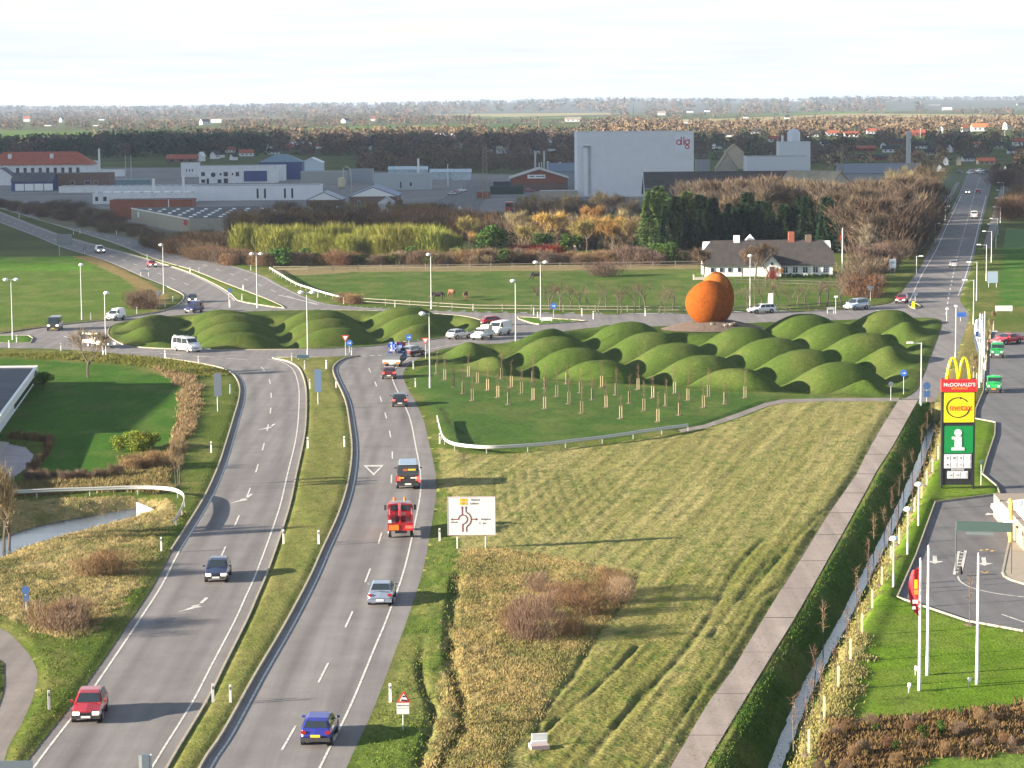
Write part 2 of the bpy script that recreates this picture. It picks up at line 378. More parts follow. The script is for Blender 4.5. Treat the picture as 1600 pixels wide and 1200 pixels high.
# ---- zones of the near ground, painted in order; name, polygon (survey points), colour, height noise, straw share
Zdef = [
 ('verge', None, (.075,.105,.018), .05),
 ('meadow', [(-60,330),(0,352),(50,372),(95,390),(160,410),(215,440),(250,468),(240,485),(215,492),(150,498),(60,508),(0,517),(-60,517)], (.075,.125,.018), .04),
 ('meadow', [(-60,330),(0,352),(50,372),(95,390),(130,404),(150,425),(60,424),(-60,424)], (.075,.17,.012), .02),
 ('reed_strip', [(0,345),(60,368),(130,396),(185,418),(225,440),(262,462),(262,476),(240,488),(222,484),(225,465),(200,440),(150,415),(95,395),(40,372)], (.20,.145,.06), .12),
 ('pasture', [(440,428),(800,422),(1090,418),(1320,420),(1330,484),(1100,488),(900,489),(640,482),(560,476),(500,463)], (.060,.105,.018), .06),
 ('dry_edge', [(420,420),(560,417),(800,416),(1090,414),(1095,421),(800,425),(560,426),(470,432),(430,428)], (.20,.16,.08), .10),
 ('lawn', [(-60,560),(60,565),(160,572),(215,580),(262,590),(283,608),(283,640),(272,690),(262,715),(245,735),(150,748),(45,756),(60,742),(78,712),(72,690),(-60,684)], (.040,.105,.010), .01),
 ('rough_grass', [(-60,548),(50,548),(162,554),(257,563),(310,572),(350,582),(352,590),(310,592),(262,582),(215,574),(160,568),(60,562),(-60,556)], (.13,.13,.035), .15),
 ('reed_strip', [(232,574),(262,583),(300,590),(312,605),(308,640),(300,670),(285,700),(280,735),(258,740),(262,715),(272,690),(283,640),(283,608),(262,590)], (.22,.155,.085), .22),
 ('reed_strip', [(-60,775),(25,762),(100,752),(150,745),(250,725),(262,745),(270,765),(250,772),(140,772),(30,780),(-60,790)], (.19,.16,.06), .18),
 ('dry_meadow', [(-60,790),(25,785),(140,780),(210,778),(262,782),(278,792),(280,806),(268,828),(240,842),(238,870),(222,905),(180,955),(150,985),(120,1003),(80,1000),(50,985),(10,965),(-60,958)], (.30,.235,.105), .22),
 ('lawn', [(660,575),(690,575),(800,597),(1000,607),(1150,616),(1300,622),(1402,624),(1230,626),(1195,634),(1150,652),(1100,668),(1000,682),(900,694),(850,700),(800,705),(740,704),(700,695),(683,655),(665,630),(640,590)], (.050,.098,.018), .05),
 ('field', [(684,700),(730,712),(800,712),(900,702),(1000,690),(1100,675),(1160,655),(1210,635),(1240,630),(1402,628),(1360,697),(1325,760),(1275,830),(1200,957),(1145,1047),(1107,1100),(1050,1197),(1000,1290),(540,1290),(600,1110),(650,960),(672,880),(686,800),(690,750)], (.225,.205,.075), .06),
 ('field', [(1000,905),(1150,870),(1250,830),(1275,835),(1200,957),(1107,1100),(1050,1197),(1000,1290),(780,1290),(850,1160),(850,1080),(920,1010),(975,945)], (.15,.145,.038), .08),
 ('verge', [(545,1197),(587,1105),(622,1012),(640,967),(664,887),(680,805),(684,765),(700,765),(712,850),(715,900),(690,960),(690,1050),(670,1130),(650,1290),(505,1290)], (.085,.12,.022), .12),
 ('dry_meadow', [(716,870),(760,858),(850,870),(960,895),(992,905),(980,940),(930,1000),(880,1050),(850,1100),(838,1140),(790,1180),(740,1290),(655,1290),(690,1130),(700,1050),(700,980),(716,930)], (.27,.205,.085), .24),
 ('median_grass', [(275,1290),(317,1197),(350,1147),(400,1057),(447,977),(485,905),(505,860),(530,805),(545,755),(551,705),(547,662),(540,625),(525,592),(521,577),(528,567),(563,556),(425,560),(467,577),(476,600),(478,630),(475,680),(462,742),(450,797),(420,887),(385,970),(350,1040),(320,1100),(262,1197),(215,1290)], (.14,.15,.04), .05),
 ('median_grass', isl_farmed, (.09,.14,.02), .04),
 ('lawn', isl_right, (.07,.14,.018), .02),
 ('lawn', isl_west, (.07,.15,.018), .02),
 ('mound_grass', isl_mound, (.056,.085,.016), .12),
 ('mound_grass', [(672,553),(690,568),(740,583),(800,592),(900,600),(1050,607),(1150,614),(1300,620),(1392,622),(1420,610),(1440,580),(1455,545),(1468,512),(1462,500),(1440,498),(1380,499),(1300,502),(1200,505),(1100,509),(1000,512),(930,513),(860,522),(810,533),(775,539),(732,539),(705,543)], (.053,.086,.016), .12),
 ('bank_grass', [(1437,627),(1470,627),(1462,680),(1425,770),(1380,850),(1330,950),(1290,1030),(1230,1150),(1180,1290),(1060,1290),(1112,1190),(1180,1075),(1257,952),(1299,877),(1342,798),(1378,732),(1401,697)], (.045,.088,.018), .05),
 ('dry_bank', [(1470,600),(1484,640),(1470,700),(1446,755),(1415,825),(1385,895),(1352,955),(1345,985),(1358,1005),(1330,1100),(1300,1140),(1250,1210),(1235,1290),(1180,1290),(1225,1195),(1262,1110),(1300,1040),(1335,965),(1368,895),(1400,820),(1440,740),(1462,690)], (.20,.175,.07), .10),
 ('lawn', [(1530,640),(1555,662),(1553,681),(1540,720),(1533,742),(1556,762),(1560,771),(1500,779),(1460,784),(1445,825),(1430,868),(1400,935),(1450,953),(1512,974),(1600,990),(1760,1022),(1760,1080),(1600,1098),(1500,1112),(1400,1122),(1325,1124),(1338,1090),(1365,1003),(1348,985),(1358,955),(1392,895),(1420,825),(1450,755),(1476,700),(1500,640)], (.095,.165,.012), .012),
 ('verge', [(1512,505),(1540,512),(1538,560),(1536,612),(1520,645),(1478,640),(1466,622),(1480,590),(1494,560),(1502,540)], (.16,.14,.05), .1),
 ('lawn', [(1560,300),(1700,300),(1700,480),(1560,480),(1566,400)], (.045,.12,.015), .02),
 ('shrub_bed', [(1262,1215),(1310,1128),(1400,1124),(1500,1114),(1600,1100),(1760,1082),(1760,1290),(1240,1290)], (.11,.075,.040), .18),
 ('lawn', [(1400,1215),(1450,1192),(1600,1180),(1760,1170),(1760,1290),(1380,1290)], (.09,.16,.02), .05),
]
tr_flat = []     # polygons kept flat (paths lie on them)
path_L = [(1405,624),(1360,697),(1340,740),(1290,810),(1252,872),(1200,957),(1145,1047),(1107,1100),(1050,1197),(1000,1290)]
path_R = [(1435,624),(1395,697),(1372,732),(1335,800),(1292,877),(1250,952),(1175,1075),(1105,1190),(1060,1290)]
path_w = [(p.x, p.y) for p in GL(path_L + path_R[::-1])]
side_path = [(1405,622),(1300,622.5),(1222,624.5),(1196,630),(1150,647),(1100,664),(1060,672),(1064,676),(1104,669),(1154,653),(1200,635),(1226,629.5),(1300,627.5),(1405,627.5)]
side_w = [(p.x, p.y) for p in GL(side_path)]

# ---- near terrain: a fan of rows
ds = [104.0]
while ds[-1] < 545: ds.append(ds[-1] + max(.33, .00245 * ds[-1]))
ds = np.array(ds); NC = 430
tt = np.linspace(-1, 1, NC)
YY = np.repeat(ds, NC); XX = (tt[None, :] * (ds[:, None] * .236 + 2)).ravel()
XX = XX + .35 * (tt[1] - tt[0]) * np.sin(YY * 7.3)
P = np.stack([XX, YY], 1)
bounds = [(outer_w, True)] + [(h, True) for h in holes_w] + [(lot_w, True), (pond_w, True), (foot_w, True)]
def in_road(P):
    r = inside(P, outer_w)
    for h in holes_w: r &= ~inside(P, h)
    for q in (lot_w, pond_w, foot_w): r |= inside(P, q)
    return r
R = in_road(P)
D = np.full(len(P), 1e9); Q = np.zeros_like(P)
for bl, cl in bounds:
    d, q, _ = near(P, bl, cl, 4.0); u = d < D; D[u] = d[u]; Q[u] = q[u]
cell = (ds * .236 + 2) * 2 / NC; cell = np.repeat(cell, NC)
snap = D < cell * .62
P2 = P.copy(); P2[snap] = Q[snap]
deep = R & ~snap
# zone per vertex
wob = np.stack([fbm(P[:, 0] * .7, P[:, 1] * .7, 5) - .5, fbm(P[:, 0] * .7, P[:, 1] * .45, 9) - .5], 1)
Pw = P + wob * 1.6
ZN = sorted({z[0] for z in Zdef}); zone = np.zeros(len(P), int); Cc = np.zeros((len(P), 3)); amp = np.zeros(len(P))
for nm, pl, c, a in Zdef:
    w = np.ones(len(P), bool) if pl is None else inside(Pw, [(p.x, p.y) for p in GL(pl)])
    zone[w] = ZN.index(nm); Cc[w] = c; amp[w] = a
def zm(n): return zone == ZN.index(n)
# heights
X, Y = P2[:, 0], P2[:, 1]
H = .03 + .11 * sst(D / .7)
edgeR = WL(road_d[-18:], 3); dR, _, _ = near(P2, edgeR, False, 3.0)
H = np.where(dR < 2.5, .03 + .11 * sst((dR - .3) / 2.2), H)
n_f = fbm(X * 2.2, Y * 1.6, 21, 3); n_c = fbm(X * .35, Y * .3, 31, 3)
H += amp * (n_f - .35) * sst(D / 1.0) + amp * 1.2 * (n_c - .4) * sst(D / 2.0)
# grooves mown into the field, wheel tracks, and embankment shade painted on the lawn
def groove(pts, wid, dep, colr, k=.8, sm=3):
    global H, Cc
    ln = WL(pts, sm); d, _, _ = near(P2, ln, False, wid * 2.5)
    f = sst(1 - d / wid) * k * (.2 + 1.4 * fbm(X * 1.1, Y * .5, 61, 3)); f = np.clip(f, 0, 1) * sst((D - 1.2) / .8)
    H -= dep * f; Cc = Cc * (1 - f[:, None]) + np.array(colr) * f[:, None]
gc = (.045, .065, .016)
for x0, y0, x1, y1, x2, y2 in [(800,728,815,820,846,850),(818,730,833,800,868,846),(836,732,855,800,888,838),(852,736,868,790,902,842),(868,740,888,790,922,842),(888,738,908,785,938,828),(905,742,920,775,946,808),(924,744,935,765,958,792),(945,744,955,760,972,782),(785,735,795,800,830,860),(770,740,778,800,805,855)]:
    groove([(x0, y0), (x1, y1), (x2, y2)], .17, .03, gc, 1.3)
for pts, w, dp in [([(1196,842),(1165,872),(1140,905),(1120,945),(1080,1010),(1020,1075),(960,1140),(915,1200)], .36, .11),
              ([(1240,905),(1190,935),(1165,975),(1130,1030),(1095,1080),(1050,1150),(1010,1210)], .26, .08), ([(1200,880),(1170,915),(1140,960),(1110,1000)], .3, .09),
              ([(996,900),(985,925),(965,955),(935,990),(912,1030),(885,1075),(850,1115),(838,1150)], .34, .12),
              ([(688,880),(668,930),(662,985),(656,1040),(664,1085),(676,1110),(672,1140),(655,1200)], .4, .25),
              ([(716,900),(708,940),(704,1010),(710,1060),(722,1110),(722,1140),(700,1180),(680,1230)], .6, .35),
              ([(830,1170),(870,1130),(930,1080),(1000,1010)], .3, .12), ([(1285,800),(1230,860),(1160,940)], .3, .12),
              ([(700,650),(690,640),(705,665),(725,680)], .5, .05)]:  # dark shading from the embankment, put into the lawn colour with a slight dip
    groove(pts, w, dp, (.035, .05, .016), .95)
# streaks of straw along the mowing direction
pd = (G(1080, 1150) - G(1380, 660)); pd = Vector((pd.x, pd.y)).normalized()
u_ = X * pd.y - Y * pd.x; v_ = X * pd.x + Y * pd.y
st = fbm(u_ * .9, v_ * .05, 71, 3); st2 = fbm(u_ * 2.6, v_ * .09, 75, 2)
fz = zm('field'); k_ = np.clip((st - .38) * 2.6, 0, 1) * .75 + np.clip((st2 - .4) * 2, 0, 1) * .35; k_ = np.clip(k_, 0, 1)
dark_ = np.array((.15, .155, .04)); lite_ = np.array((.38, .32, .14))
Cc[fz] = Cc[fz] * .62 + .38 * (dark_ * (1 - k_[fz])[:, None] + lite_ * k_[fz][:, None])
H[fz] += .10 * (st2[fz] - .5)
# mowing arcs in verges and lawns
mg = zm('median_grass'); sgm = fbm(X * 1.4 + Y * .25, Y * .06, 81, 3)
Cc[mg] *= (.75 + .55 * sgm[mg])[:, None]
lw = zm('lawn') | zm('meadow') | zm('pasture'); sgl = fbm(X * .5, Y * .16, 83, 4)
Cc[lw] *= (.78 + .45 * sgl[lw])[:, None]
# patches everywhere: straw and lush mottling
pt = fbm(X * .28, Y * .2, 91, 4); pt2 = fbm(X * 1.7, Y * 1.2, 95, 3)
mot = ~(zm('lawn'))
straw = np.array((.24, .19, .08)); lush = np.array((.045, .095, .015))
for nm, s_, l_ in (('verge', .35, .5), ('field', .25, .65), ('dry_meadow', .0, .6), ('median_grass', .30, .35), ('pasture', .25, .3), ('meadow', .25, .2), ('rough_grass', .4, .5), ('bank_grass', .25, .5), ('reed_strip', .3, .2), ('mound_grass', .12, .15), ('dry_bank', .3, .35), ('lawn', .16, .34)):
    w = zm(nm); a = np.clip((pt[w] - .45) * 4, 0, 1) * s_; Cc[w] = Cc[w] * (1 - a[:, None]) + straw * a[:, None]
    a = np.clip((.5 - pt2[w]) * 3.2, 0, 1) * l_; Cc[w] = Cc[w] * (1 - a[:, None]) + lush * a[:, None]
Cc *= (.82 + .36 * n_f)[:, None]
w = zm('dry_meadow'); pk = np.clip((fbm(X[w] * .33, Y[w] * .22, 131, 4) - .47) * 5, 0, 1) * .7; Cc[w] = Cc[w] * (1 - pk[:, None]) + np.array((.085, .10, .028)) * pk[:, None]
# mounds: a slanted lattice of long swells
a_v = np.array((12.95, 5.45)); b_v = np.array((-2.3, 15.5)); P0 = np.array((18.8, 333.0))
inv = np.linalg.inv(np.stack([a_v, b_v], 1))
def mound_h(P):
    uv = (P - P0) @ inv.T; u, v = uv[:, 0], uv[:, 1]
    cu = .5 + .5 * np.cos(2 * np.pi * u); cv = .5 + .5 * np.cos(2 * np.pi * v)
    q = np.clip((np.sqrt(cu * cv + .003) - .055) / .945, 0, 1); return 3.15 * (1 - (1 - q) ** 1.25) - 1.25
isl_l = holes_w[0]; isl_r = [(p.x, p.y) for p in GL(Zdef[[i for i, z in enumerate(Zdef) if z[0] == 'mound_grass'][1]][1])]
for pl in (isl_l, isl_r):
    w = inside(P2, pl); idx = np.where(w)[0]
    dd, _, _ = near(P2[idx], pl, True, 5.0); f = sst((dd - .5) / 4.6) * sst((389 - P2[idx][:, 1]) / 4)
    sc_d = np.hypot((P2[idx][:, 0] - 28.5) / 1.25, P2[idx][:, 1] - 352); mh = mound_h(P2[idx]) * f * sst((sc_d - 3.5) / 5.0); mh = np.where(mh > 0, mh * (.78 if pl is isl_l else 1.0), mh); H[idx] = np.where(D[idx] < 1.7, np.maximum(H[idx] + mh, .03), H[idx] + mh)
    br = np.clip((mh - 1.6) / 1.6, 0, 1) * .45 * np.clip(pt2[idx] * 2 - .4, 0, 1)
    Cc[idx] = Cc[idx] * (1 - br[:, None]) + np.array((.15, .105, .04)) * br[:, None]
# ditch and stream
ditch_px = [(1465,620),(1464,632),(1457,662),(1440,715),(1412,780),(1386,835),(1362,882),(1340,925),(1318,970),(1280,1040),(1250,1100),(1212,1195),(1170,1290)]
ditch = [(p.x, p.y) for p in smooth_line([G(x, y, -1.7) for x, y in ditch_px], 3)]
dd, _, sd = near(P2, ditch, False, 8.0)
toe = .26 * (1 + .5 * (fbm(Y * .9, X * 0, 15, 2) - .5))
left = sd > 0
L_w = np.where(left, 2.1, 1.9)
fall = 1 - np.clip((dd - toe) / L_w, 0, 1) ** .9
bankn = (fbm(X * 1.6, Y * 1.1, 17, 3) - .5)
inn = (dd < 5.5) & (Y < 268)
H = np.where(inn, H * (1 - fall) + (-1.86) * fall + bankn * .5 * fall * (1 - fall) * 4 + np.where(left, .12 * sst(1 - np.abs(dd - 2.9) / 1.1), 0), H)
stream_px = [(200,820),(205,806),(214,797),(175,803),(130,812),(75,825),(35,837),(0,850),(-60,868),(-60,900),(0,880),(22,858),(50,846),(100,835),(150,822)]
str_w = [(p.x, p.y) for p in smooth_line(GL([(216,796),(200,797),(150,806),(90,817),(40,830),(0,845),(-60,862),(-60,892),(0,868),(28,857),(60,848),(120,833),(170,820),(205,808)], -.55), 2, True)]
ins = inside(P2, str_w); ds_, _, _ = near(P2, str_w, True, 5.0)
H = np.where(ins, -.8, np.where(ds_ < 4, H + (-.62 - H) * (1 - sst(ds_ / 3.0)), H))
# paths flattened
for pl in (path_w, side_w):
    w = inside(P2, pl); d3, _, _ = near(P2, pl, True, 2.0); f = np.where(w, 1.0, 1 - sst(d3 / .8)); H = H * (1 - f) + .0 * f
# headroom where the near fan meets the far ground
H = np.where(snap, .03, H)
H[-NC:] = -.05
V = np.stack([P2[:, 0], P2[:, 1], H], 1)
NR = len(ds)
ii = np.arange((NR - 1) * NC).reshape(NR - 1, NC)[:, :-1].ravel()
Q4 = np.stack([ii, ii + 1, ii + 1 + NC, ii + NC], 1)
Q4 = Q4[~deep[Q4].any(1)]
fzn = zone[Q4[:, 0]]
# the carriageway surface: every cell that touches the road outline
roadv = inside(P, outer_w) | ((near(P, outer_w, True, 3.0)[0] < .8))
qa = np.stack([ii, ii + 1, ii + 1 + NC, ii + NC], 1)
inner = np.zeros(len(P), bool)
for h_ in holes_w:
    w_ = inside(P, h_); i_ = np.where(w_)[0]; d_, _, _ = near(P[i_], h_, True, 3.0); inner[i_[d_ > 1.2]] = True
qa = qa[roadv[qa].any(1) & ~inner[qa].any(1)]
uq, iv = np.unique(qa, return_inverse=True)
rc = np.ones(len(uq)); Pr = P[uq]
lane_l = WL([(405,572),(418,590),(424,620),(423,640),(415,684),(406,717),(394,755),(376,800),(354,851),(322,922),(280,1000),(225,1095),(160,1200),(110,1285)], 4); lane_r = WL([(575,573),(586,597),(594,620),(603,650),(609,675),(613,705),(612,740),(609,784),(596,834),(577,893),(549,960),(508,1046),(456,1145),(400,1240)], 4)
def offl(pts, q):
    return [(pts[i][0] - (lambda e: e.y)((Vector(pts[min(i + 1, len(pts) - 1)]) - Vector(pts[max(i - 1, 0)])).normalized()) * q, pts[i][1] + (Vector(pts[min(i + 1, len(pts) - 1)]) - Vector(pts[max(i - 1, 0)])).normalized().x * q) for i in range(len(pts))]
for ln in (offl(lane_l, 1.9), offl(lane_l, -1.9), offl(lane_r, 1.9), offl(lane_r, -1.9)):
    d_, _, _ = near(Pr, ln, False, 3.0); w_ = .55 + .9 * fbm(Pr[:, 0] * .15, Pr[:, 1] * .05, 141, 2)
    rc *= 1 - .17 * w_ * np.exp(-(d_ / .38) ** 2) + .06 * np.exp(-((d_ - .95) / .3) ** 2)
rc *= .93 + .14 * fbm(Pr[:, 0] * .12, Pr[:, 1] * .04, 145, 3)
sec = inside(Pr, [(p.x, p.y) for p in GL([(545,655),(545,540),(700,540),(668,656)])]); rc[sec] *= .93
sec = inside(Pr, [(p.x, p.y) for p in GL([(500,845),(545,755),(551,700),(680,700),(680,846)])]); rc[sec] *= 1.05
M_asphr = M_asph.copy(); M_asphr.name = 'carriageway'; t_ = M_asphr.node_tree; bs_ = t_.nodes['Principled BSDF']; s_o = bs_.inputs['Base Color'].links[0].from_socket
at_ = t_.nodes.new('ShaderNodeAttribute'); at_.attribute_name = 'Col'; vm = t_.nodes.new('ShaderNodeVectorMath'); vm.operation = 'MULTIPLY'; t_.links.new(s_o, vm.inputs[0]); t_.links.new(at_.outputs['Color'], vm.inputs[1]); t_.links.new(vm.outputs[0], bs_.inputs['Base Color'])
link('road', npmesh('road', np.stack([P[uq, 0], P[uq, 1], np.zeros(len(uq))], 1), iv.reshape(qa.shape), M_asphr, np.repeat(rc[:, None], 3, 1)), kind='structure')
for up_, lo_ in (([(-60,314),(0,331.5),(87,365),(195,395),(262,415)], [(-60,326),(0,348),(50,367),(95,386),(160,406),(262,449)]),
               ([(-60,298),(0,316),(110,347),(225,375),(295,395),(400,427)], [(-60,307),(0,325.5),(75,348),(175,379),(242,405),(300,422)]),
               ([(1514,264),(1509,277),(1497,305),(1472,355),(1447,400),(1435,422)], [(1554,264),(1552,277),(1545,305),(1534,350),(1522,400),(1516,422)])):
    w = GL(up_ + lo_[::-1]); sheet('road', [[(p.x, p.y) for p in w]], -.008, M_asph, kind='structure')
def grass_mat(name, bump=.05, bs=6.0):
    m = mat(name, (.1, .1, .1), 1.0, var=.30, vscale=3.2, bump=bump, bscale=bs, attr=True, spec=.05); return m
M_ter = grass_mat('ground_cover')
M_terr = grass_mat('rough_cover', .10, 4.0)
znames = {}
for k, nm in enumerate(ZN):
    fq = Q4[fzn == k]
    if len(fq) == 0: continue
    uq, inv_ = np.unique(fq, return_inverse=True)
    me = npmesh(nm, V[uq], inv_.reshape(fq.shape), M_terr if nm in ('dry_meadow', 'reed_strip', 'rough_grass', 'field', 'shrub_bed') else M_ter, Cc[uq], smooth=True)
    link(nm, me, kind='structure')
# terrain lookup
def ground_z(x, y):
    r = int(np.clip(np.searchsorted(ds, y), 0, NR - 1)); w = ds[r] * .236 + 2
    c = int(np.clip(round((x / w + 1) / 2 * (NC - 1)), 0, NC - 1)); return float(H[r * NC + c])
def GT(px, py):
    p = G(px, py)
    if 104 < p.y < 540:
        for _ in range(4):
            z = ground_z(p.x, p.y); p = G(px, py, z)
    return p
# ---- far ground: around and beyond the fan
M_far = mat('far_ground', (.085, .10, .035), 1.0, var=.35, vscale=.02, spec=.03)
y0_, y1_ = ds[0], ds[-1]; w0 = y0_ * .236 + 1.4; w1 = y1_ * .236 + 1.4
B_ = 30000
vs = [(-B_, -2000, -.06), (B_, -2000, -.06), (B_, 30000, -.06), (-B_, 30000, -.06), (-w0, y0_ + .3, -.06), (w0, y0_ + .3, -.06), (w1, y1_ - .3, -.06), (-w1, y1_ - .3, -.06)]
me = bpy.data.meshes.new('ground'); me.from_pydata(vs, [], [(0, 1, 5, 4), (1, 2, 6, 5), (2, 3, 7, 6), (3, 0, 4, 7)]); me.materials.append(M_far); me.update()
link('ground', me, kind='structure')
# water
def water_mat(name, col, rough):
    m = mat(name, col, rough, bump=.02, bscale=3, spec=.6); return m
M_water = water_mat('water', (.05, .07, .10), .12)
m_ = MB()
dl = [Vector((a, b, 0)) for a, b in ditch]
for i in range(len(dl) - 1):
    a, b = dl[i], dl[i + 1]; n = Vector((-(b - a).y, (b - a).x, 0)).normalized() * .8
    m_.add([a + n + Vector((0, 0, -1.72)), a - n + Vector((0, 0, -1.72)), b - n + Vector((0, 0, -1.72)), b + n + Vector((0, 0, -1.72))], [(0, 1, 2, 3)])
m_.build('ditch_water', M_water, kind='structure')
sheet('stream', [offset_poly(str_w, .9)], -.55, M_water, kind='structure')

# ---- paths
M_slab = asphalt_mat('path_slab_surface', (.27, .225, .20), .10)
sheet('path_bed', [offset_poly(path_w, .05)], .028, mat('joint_dirt', (.06, .05, .035), 1.0), kind='structure')
pw = empty('path', G(1240, 930)); props(pw, kind='structure')
def lerp_edge(edge, y):
    for (x0, y0), (x1, y1) in zip(edge, edge[1:]):
        if y0 <= y <= y1: return x0 + (x1 - x0) * (y - y0) / (y1 - y0)
    return edge[-1][0]
cuts = [625, 655, 682, 711, 741, 771, 802, 836, 877, 920, 966, 1020, 1085, 1150, 1215, 1288]
for a, b in zip(cuts, cuts[1:]):
    ys = [a + .35, *[y for _, y in sorted(set([(0, y) for _, y in path_L + path_R])) if a < y < b], b - .25]
    ys = sorted(ys)
    L = [G(lerp_edge(path_L, y), y) for y in ys]; Rr = [G(lerp_edge(path_R, y), y) for y in ys]
    j = random.uniform(-.06, .06)
    pl = [(p.x - j, p.y) for p in L] + [(p.x + .03 * random.random(), p.y) for p in Rr[::-1]]
    s = sheet('path_slab', [pl], .048 + random.uniform(-.006, .006), M_slab); s.parent = pw; s.matrix_parent_inverse = Matrix.Translation(-pw.location)
sheet('side_path', [side_w], .036, M_asph3, kind='structure')

# ---- kerbs
def offline(pts, d):
    out = []; n = len(pts)
    for i in range(n):
        a = Vector(pts[max(i - 1, 0)][:2]); c = Vector(pts[min(i + 1, n - 1)][:2]); e = (c - a)
        e = e.normalized() if e.length > 1e-6 else Vector((1, 0))
        out.append((pts[i][0] - e.y * d, pts[i][1] + e.x * d))
    return out
M_kerb = mat('kerb_concrete', (.30, .27, .21), .9, var=.2, vscale=2)
def kerb(line, side, name='kerb', h=.17, w=.13):
    o = offline(line, side * w); m = MB()
    for i in range(len(line) - 1):
        a, b, c, d = line[i], line[i + 1], o[i + 1], o[i]
        m.add([(a[0], a[1], -.02), (b[0], b[1], -.02), (c[0], c[1], -.02), (d[0], d[1], -.02), (a[0], a[1], h), (b[0], b[1], h), (c[0], c[1], h), (d[0], d[1], h)],
              [(4, 5, 6, 7), (0, 1, 5, 4), (2, 3, 7, 6)] if side < 0 else [(7, 6, 5, 4), (4, 5, 1, 0), (6, 7, 3, 2)])
    m.build(name, M_kerb, kind='structure')
kerb(WL(median_edge, 4), 1)
kerb(WL(road_left_edge[6:19], 4), 1)
kerb(WL(road_a[1:12], 4), 1)
for h, z_ in zip(holes_w, (.12, .14, .14, .15, .15)):
    A = sum(h[i][0] * h[(i + 1) % len(h)][1] - h[(i + 1) % len(h)][0] * h[i][1] for i in range(len(h)))
    kerb(h + h[:1], 1 if A > 0 else -1, h=z_, w=.12)
kerb([lot_w[i] for i in range(0, 20)], -1 if sum(lot_w[i][0] * lot_w[(i + 1) % len(lot_w)][1] - lot_w[(i + 1) % len(lot_w)][0] * lot_w[i][1] for i in range(len(lot_w))) > 0 else 1, h=.16, w=.09)

# ---- painted markings
mk = MB()
def strip(line, w, z=.008):
    a = offline(line, w / 2); b = offline(line, -w / 2)
    for i in range(len(line) - 1):
        mk.add([(a[i][0], a[i][1], z), (b[i][0], b[i][1], z), (b[i + 1][0], b[i + 1][1], z), (a[i + 1][0], a[i + 1][1], z)], [(0, 1, 2, 3)])
def walk(line, start, on, off, w, end=1e9, z=.009):
    pos = 0.0; nxt = start
    P = [Vector(p) for p in line]; cum = [0]
    for i in range(len(P) - 1): cum.append(cum[-1] + (P[i + 1] - P[i]).length)
    def at(s):
        for i in range(len(P) - 1):
            if cum[i] <= s <= cum[i + 1]: return P[i].lerp(P[i + 1], (s - cum[i]) / max(1e-6, cum[i + 1] - cum[i]))
        return P[-1]
    s = start
    while s + on < min(end, cum[-1]):
        strip([tuple(at(s + on * j / 2)) for j in range(3)], w, z); s += on + off
cl_left = [(407,572),(418,586),(423,605),(423,640),(415,684),(406,717),(394,755),(376,800),(354,851),(322,922)]
cl_right = [(575,573),(586,597),(594,620),(603,650),(609,675),(613,705),(612,740),(609,784),(596,834),(577,893),(549,960),(508,1046),(456,1145),(400,1240)]
walk(WL(cl_right), 2.0, 5, 10, .13)
walk(WL(cl_left), 1.0, 5, 9.3, .13)
el = WL([(x + 6 - (y - 700) * .004, y) for x, y in road_left_edge[1:16]]); 
strip(offline(WL(road_left_edge[0:17], 4), -.55), .13)
strip(offline(WL(median_edge[20:], 4), -.75), .12)
strip(offline(WL(median_edge[:16], 4), -.45), .12)
strip(offline(WL(road_d[-19:], 4), -1.35), .13)
strip(offline(WL(road_a[8:], 4), -.4), .16); strip(offline(WL(road_b[0:12], 4), -.5), .16)
strip(offline(WL(isl_farmed[0:9], 3), -.5), .2); strip(offline(WL(isl_farmed[11:], 3), -.5), .2)
walk(WL([(-60,321),(0,340),(90,376),(170,399),(240,424),(300,447)]), 2, 5, 10, .18)
walk(WL([(-60,303),(0,321),(110,354),(200,379),(300,408),(380,435),(450,463),(520,480)]), 2, 5, 10, .18)
walk(WL([(1478,492),(1484,455),(1496,400),(1510,350),(1522,305),(1531,277)]), 0, 5, 5, .2)
strip(WL([(1420,474),(1440,430),(1462,392),(1480,352),(1502,306)]), .2, .02); strip(WL([(1497,462),(1507,437),(1518,400),(1530,350),(1541,306)]), .2, .02)
walk(WL([(250,552),(330,558),(395,563),(430,566)]), 0, 4, 2, .22); walk(WL([(205,551),(260,549),(300,549),(345,551)]), 0, 4, 2, .2)
walk(WL([(565,556.5),(600,555),(635,556)]), 0, .6, .5, .55)      # give-way teeth
walk(WL([(100,525),(140,540),(200,546)]), 0, 3, 2, .2)
strip(WL([(436,461),(470,469),(496,476)]), .3); walk(WL([(500,483),(540,487),(600,492)]), 0, 3, 3, .2)
strip(WL([(60,514),(100,509),(155,504),(195,498.5)]), .15)
strip(offline(holes_w[0][2:60], 1 if False else -.45), .18) if False else None
def flat(pts, z=.012):
    w = GL(pts); mk.add([(p.x, p.y, z) for p in w], [list(range(len(w)))])
def arrow(x, y, s=1.0, dx=0.0, flip=1, L=5.0):
    """merge arrow: a bent painted arrow on the lane"""
    c = G(x, y); L *= s
    def pt(a, b): return (c.x + (a + dx * b) * flip, c.y + b, .012)
    mk.add([pt(-.12, L * .5), pt(.12, L * .5), pt(.12, L * .1), pt(-.12, L * .1)], [(0, 3, 2, 1)])
    mk.add([pt(-.12, L * .02), pt(.12, L * .02), pt(-.28, -L * .14), pt(-.50, -L * .08)], [(0, 3, 2, 1)])
    mk.add([pt(-.18, -L * .05), pt(.32, -L * .14), pt(-.95, -L * .5)], [(0, 1, 2)]); mk.f[-1] = mk.f[-1][::-1]
for x, y, s in ((423, 667, 1.0), (385, 779, 1.0), (312, 945, .95)): arrow(x, y, s, dx=.08)
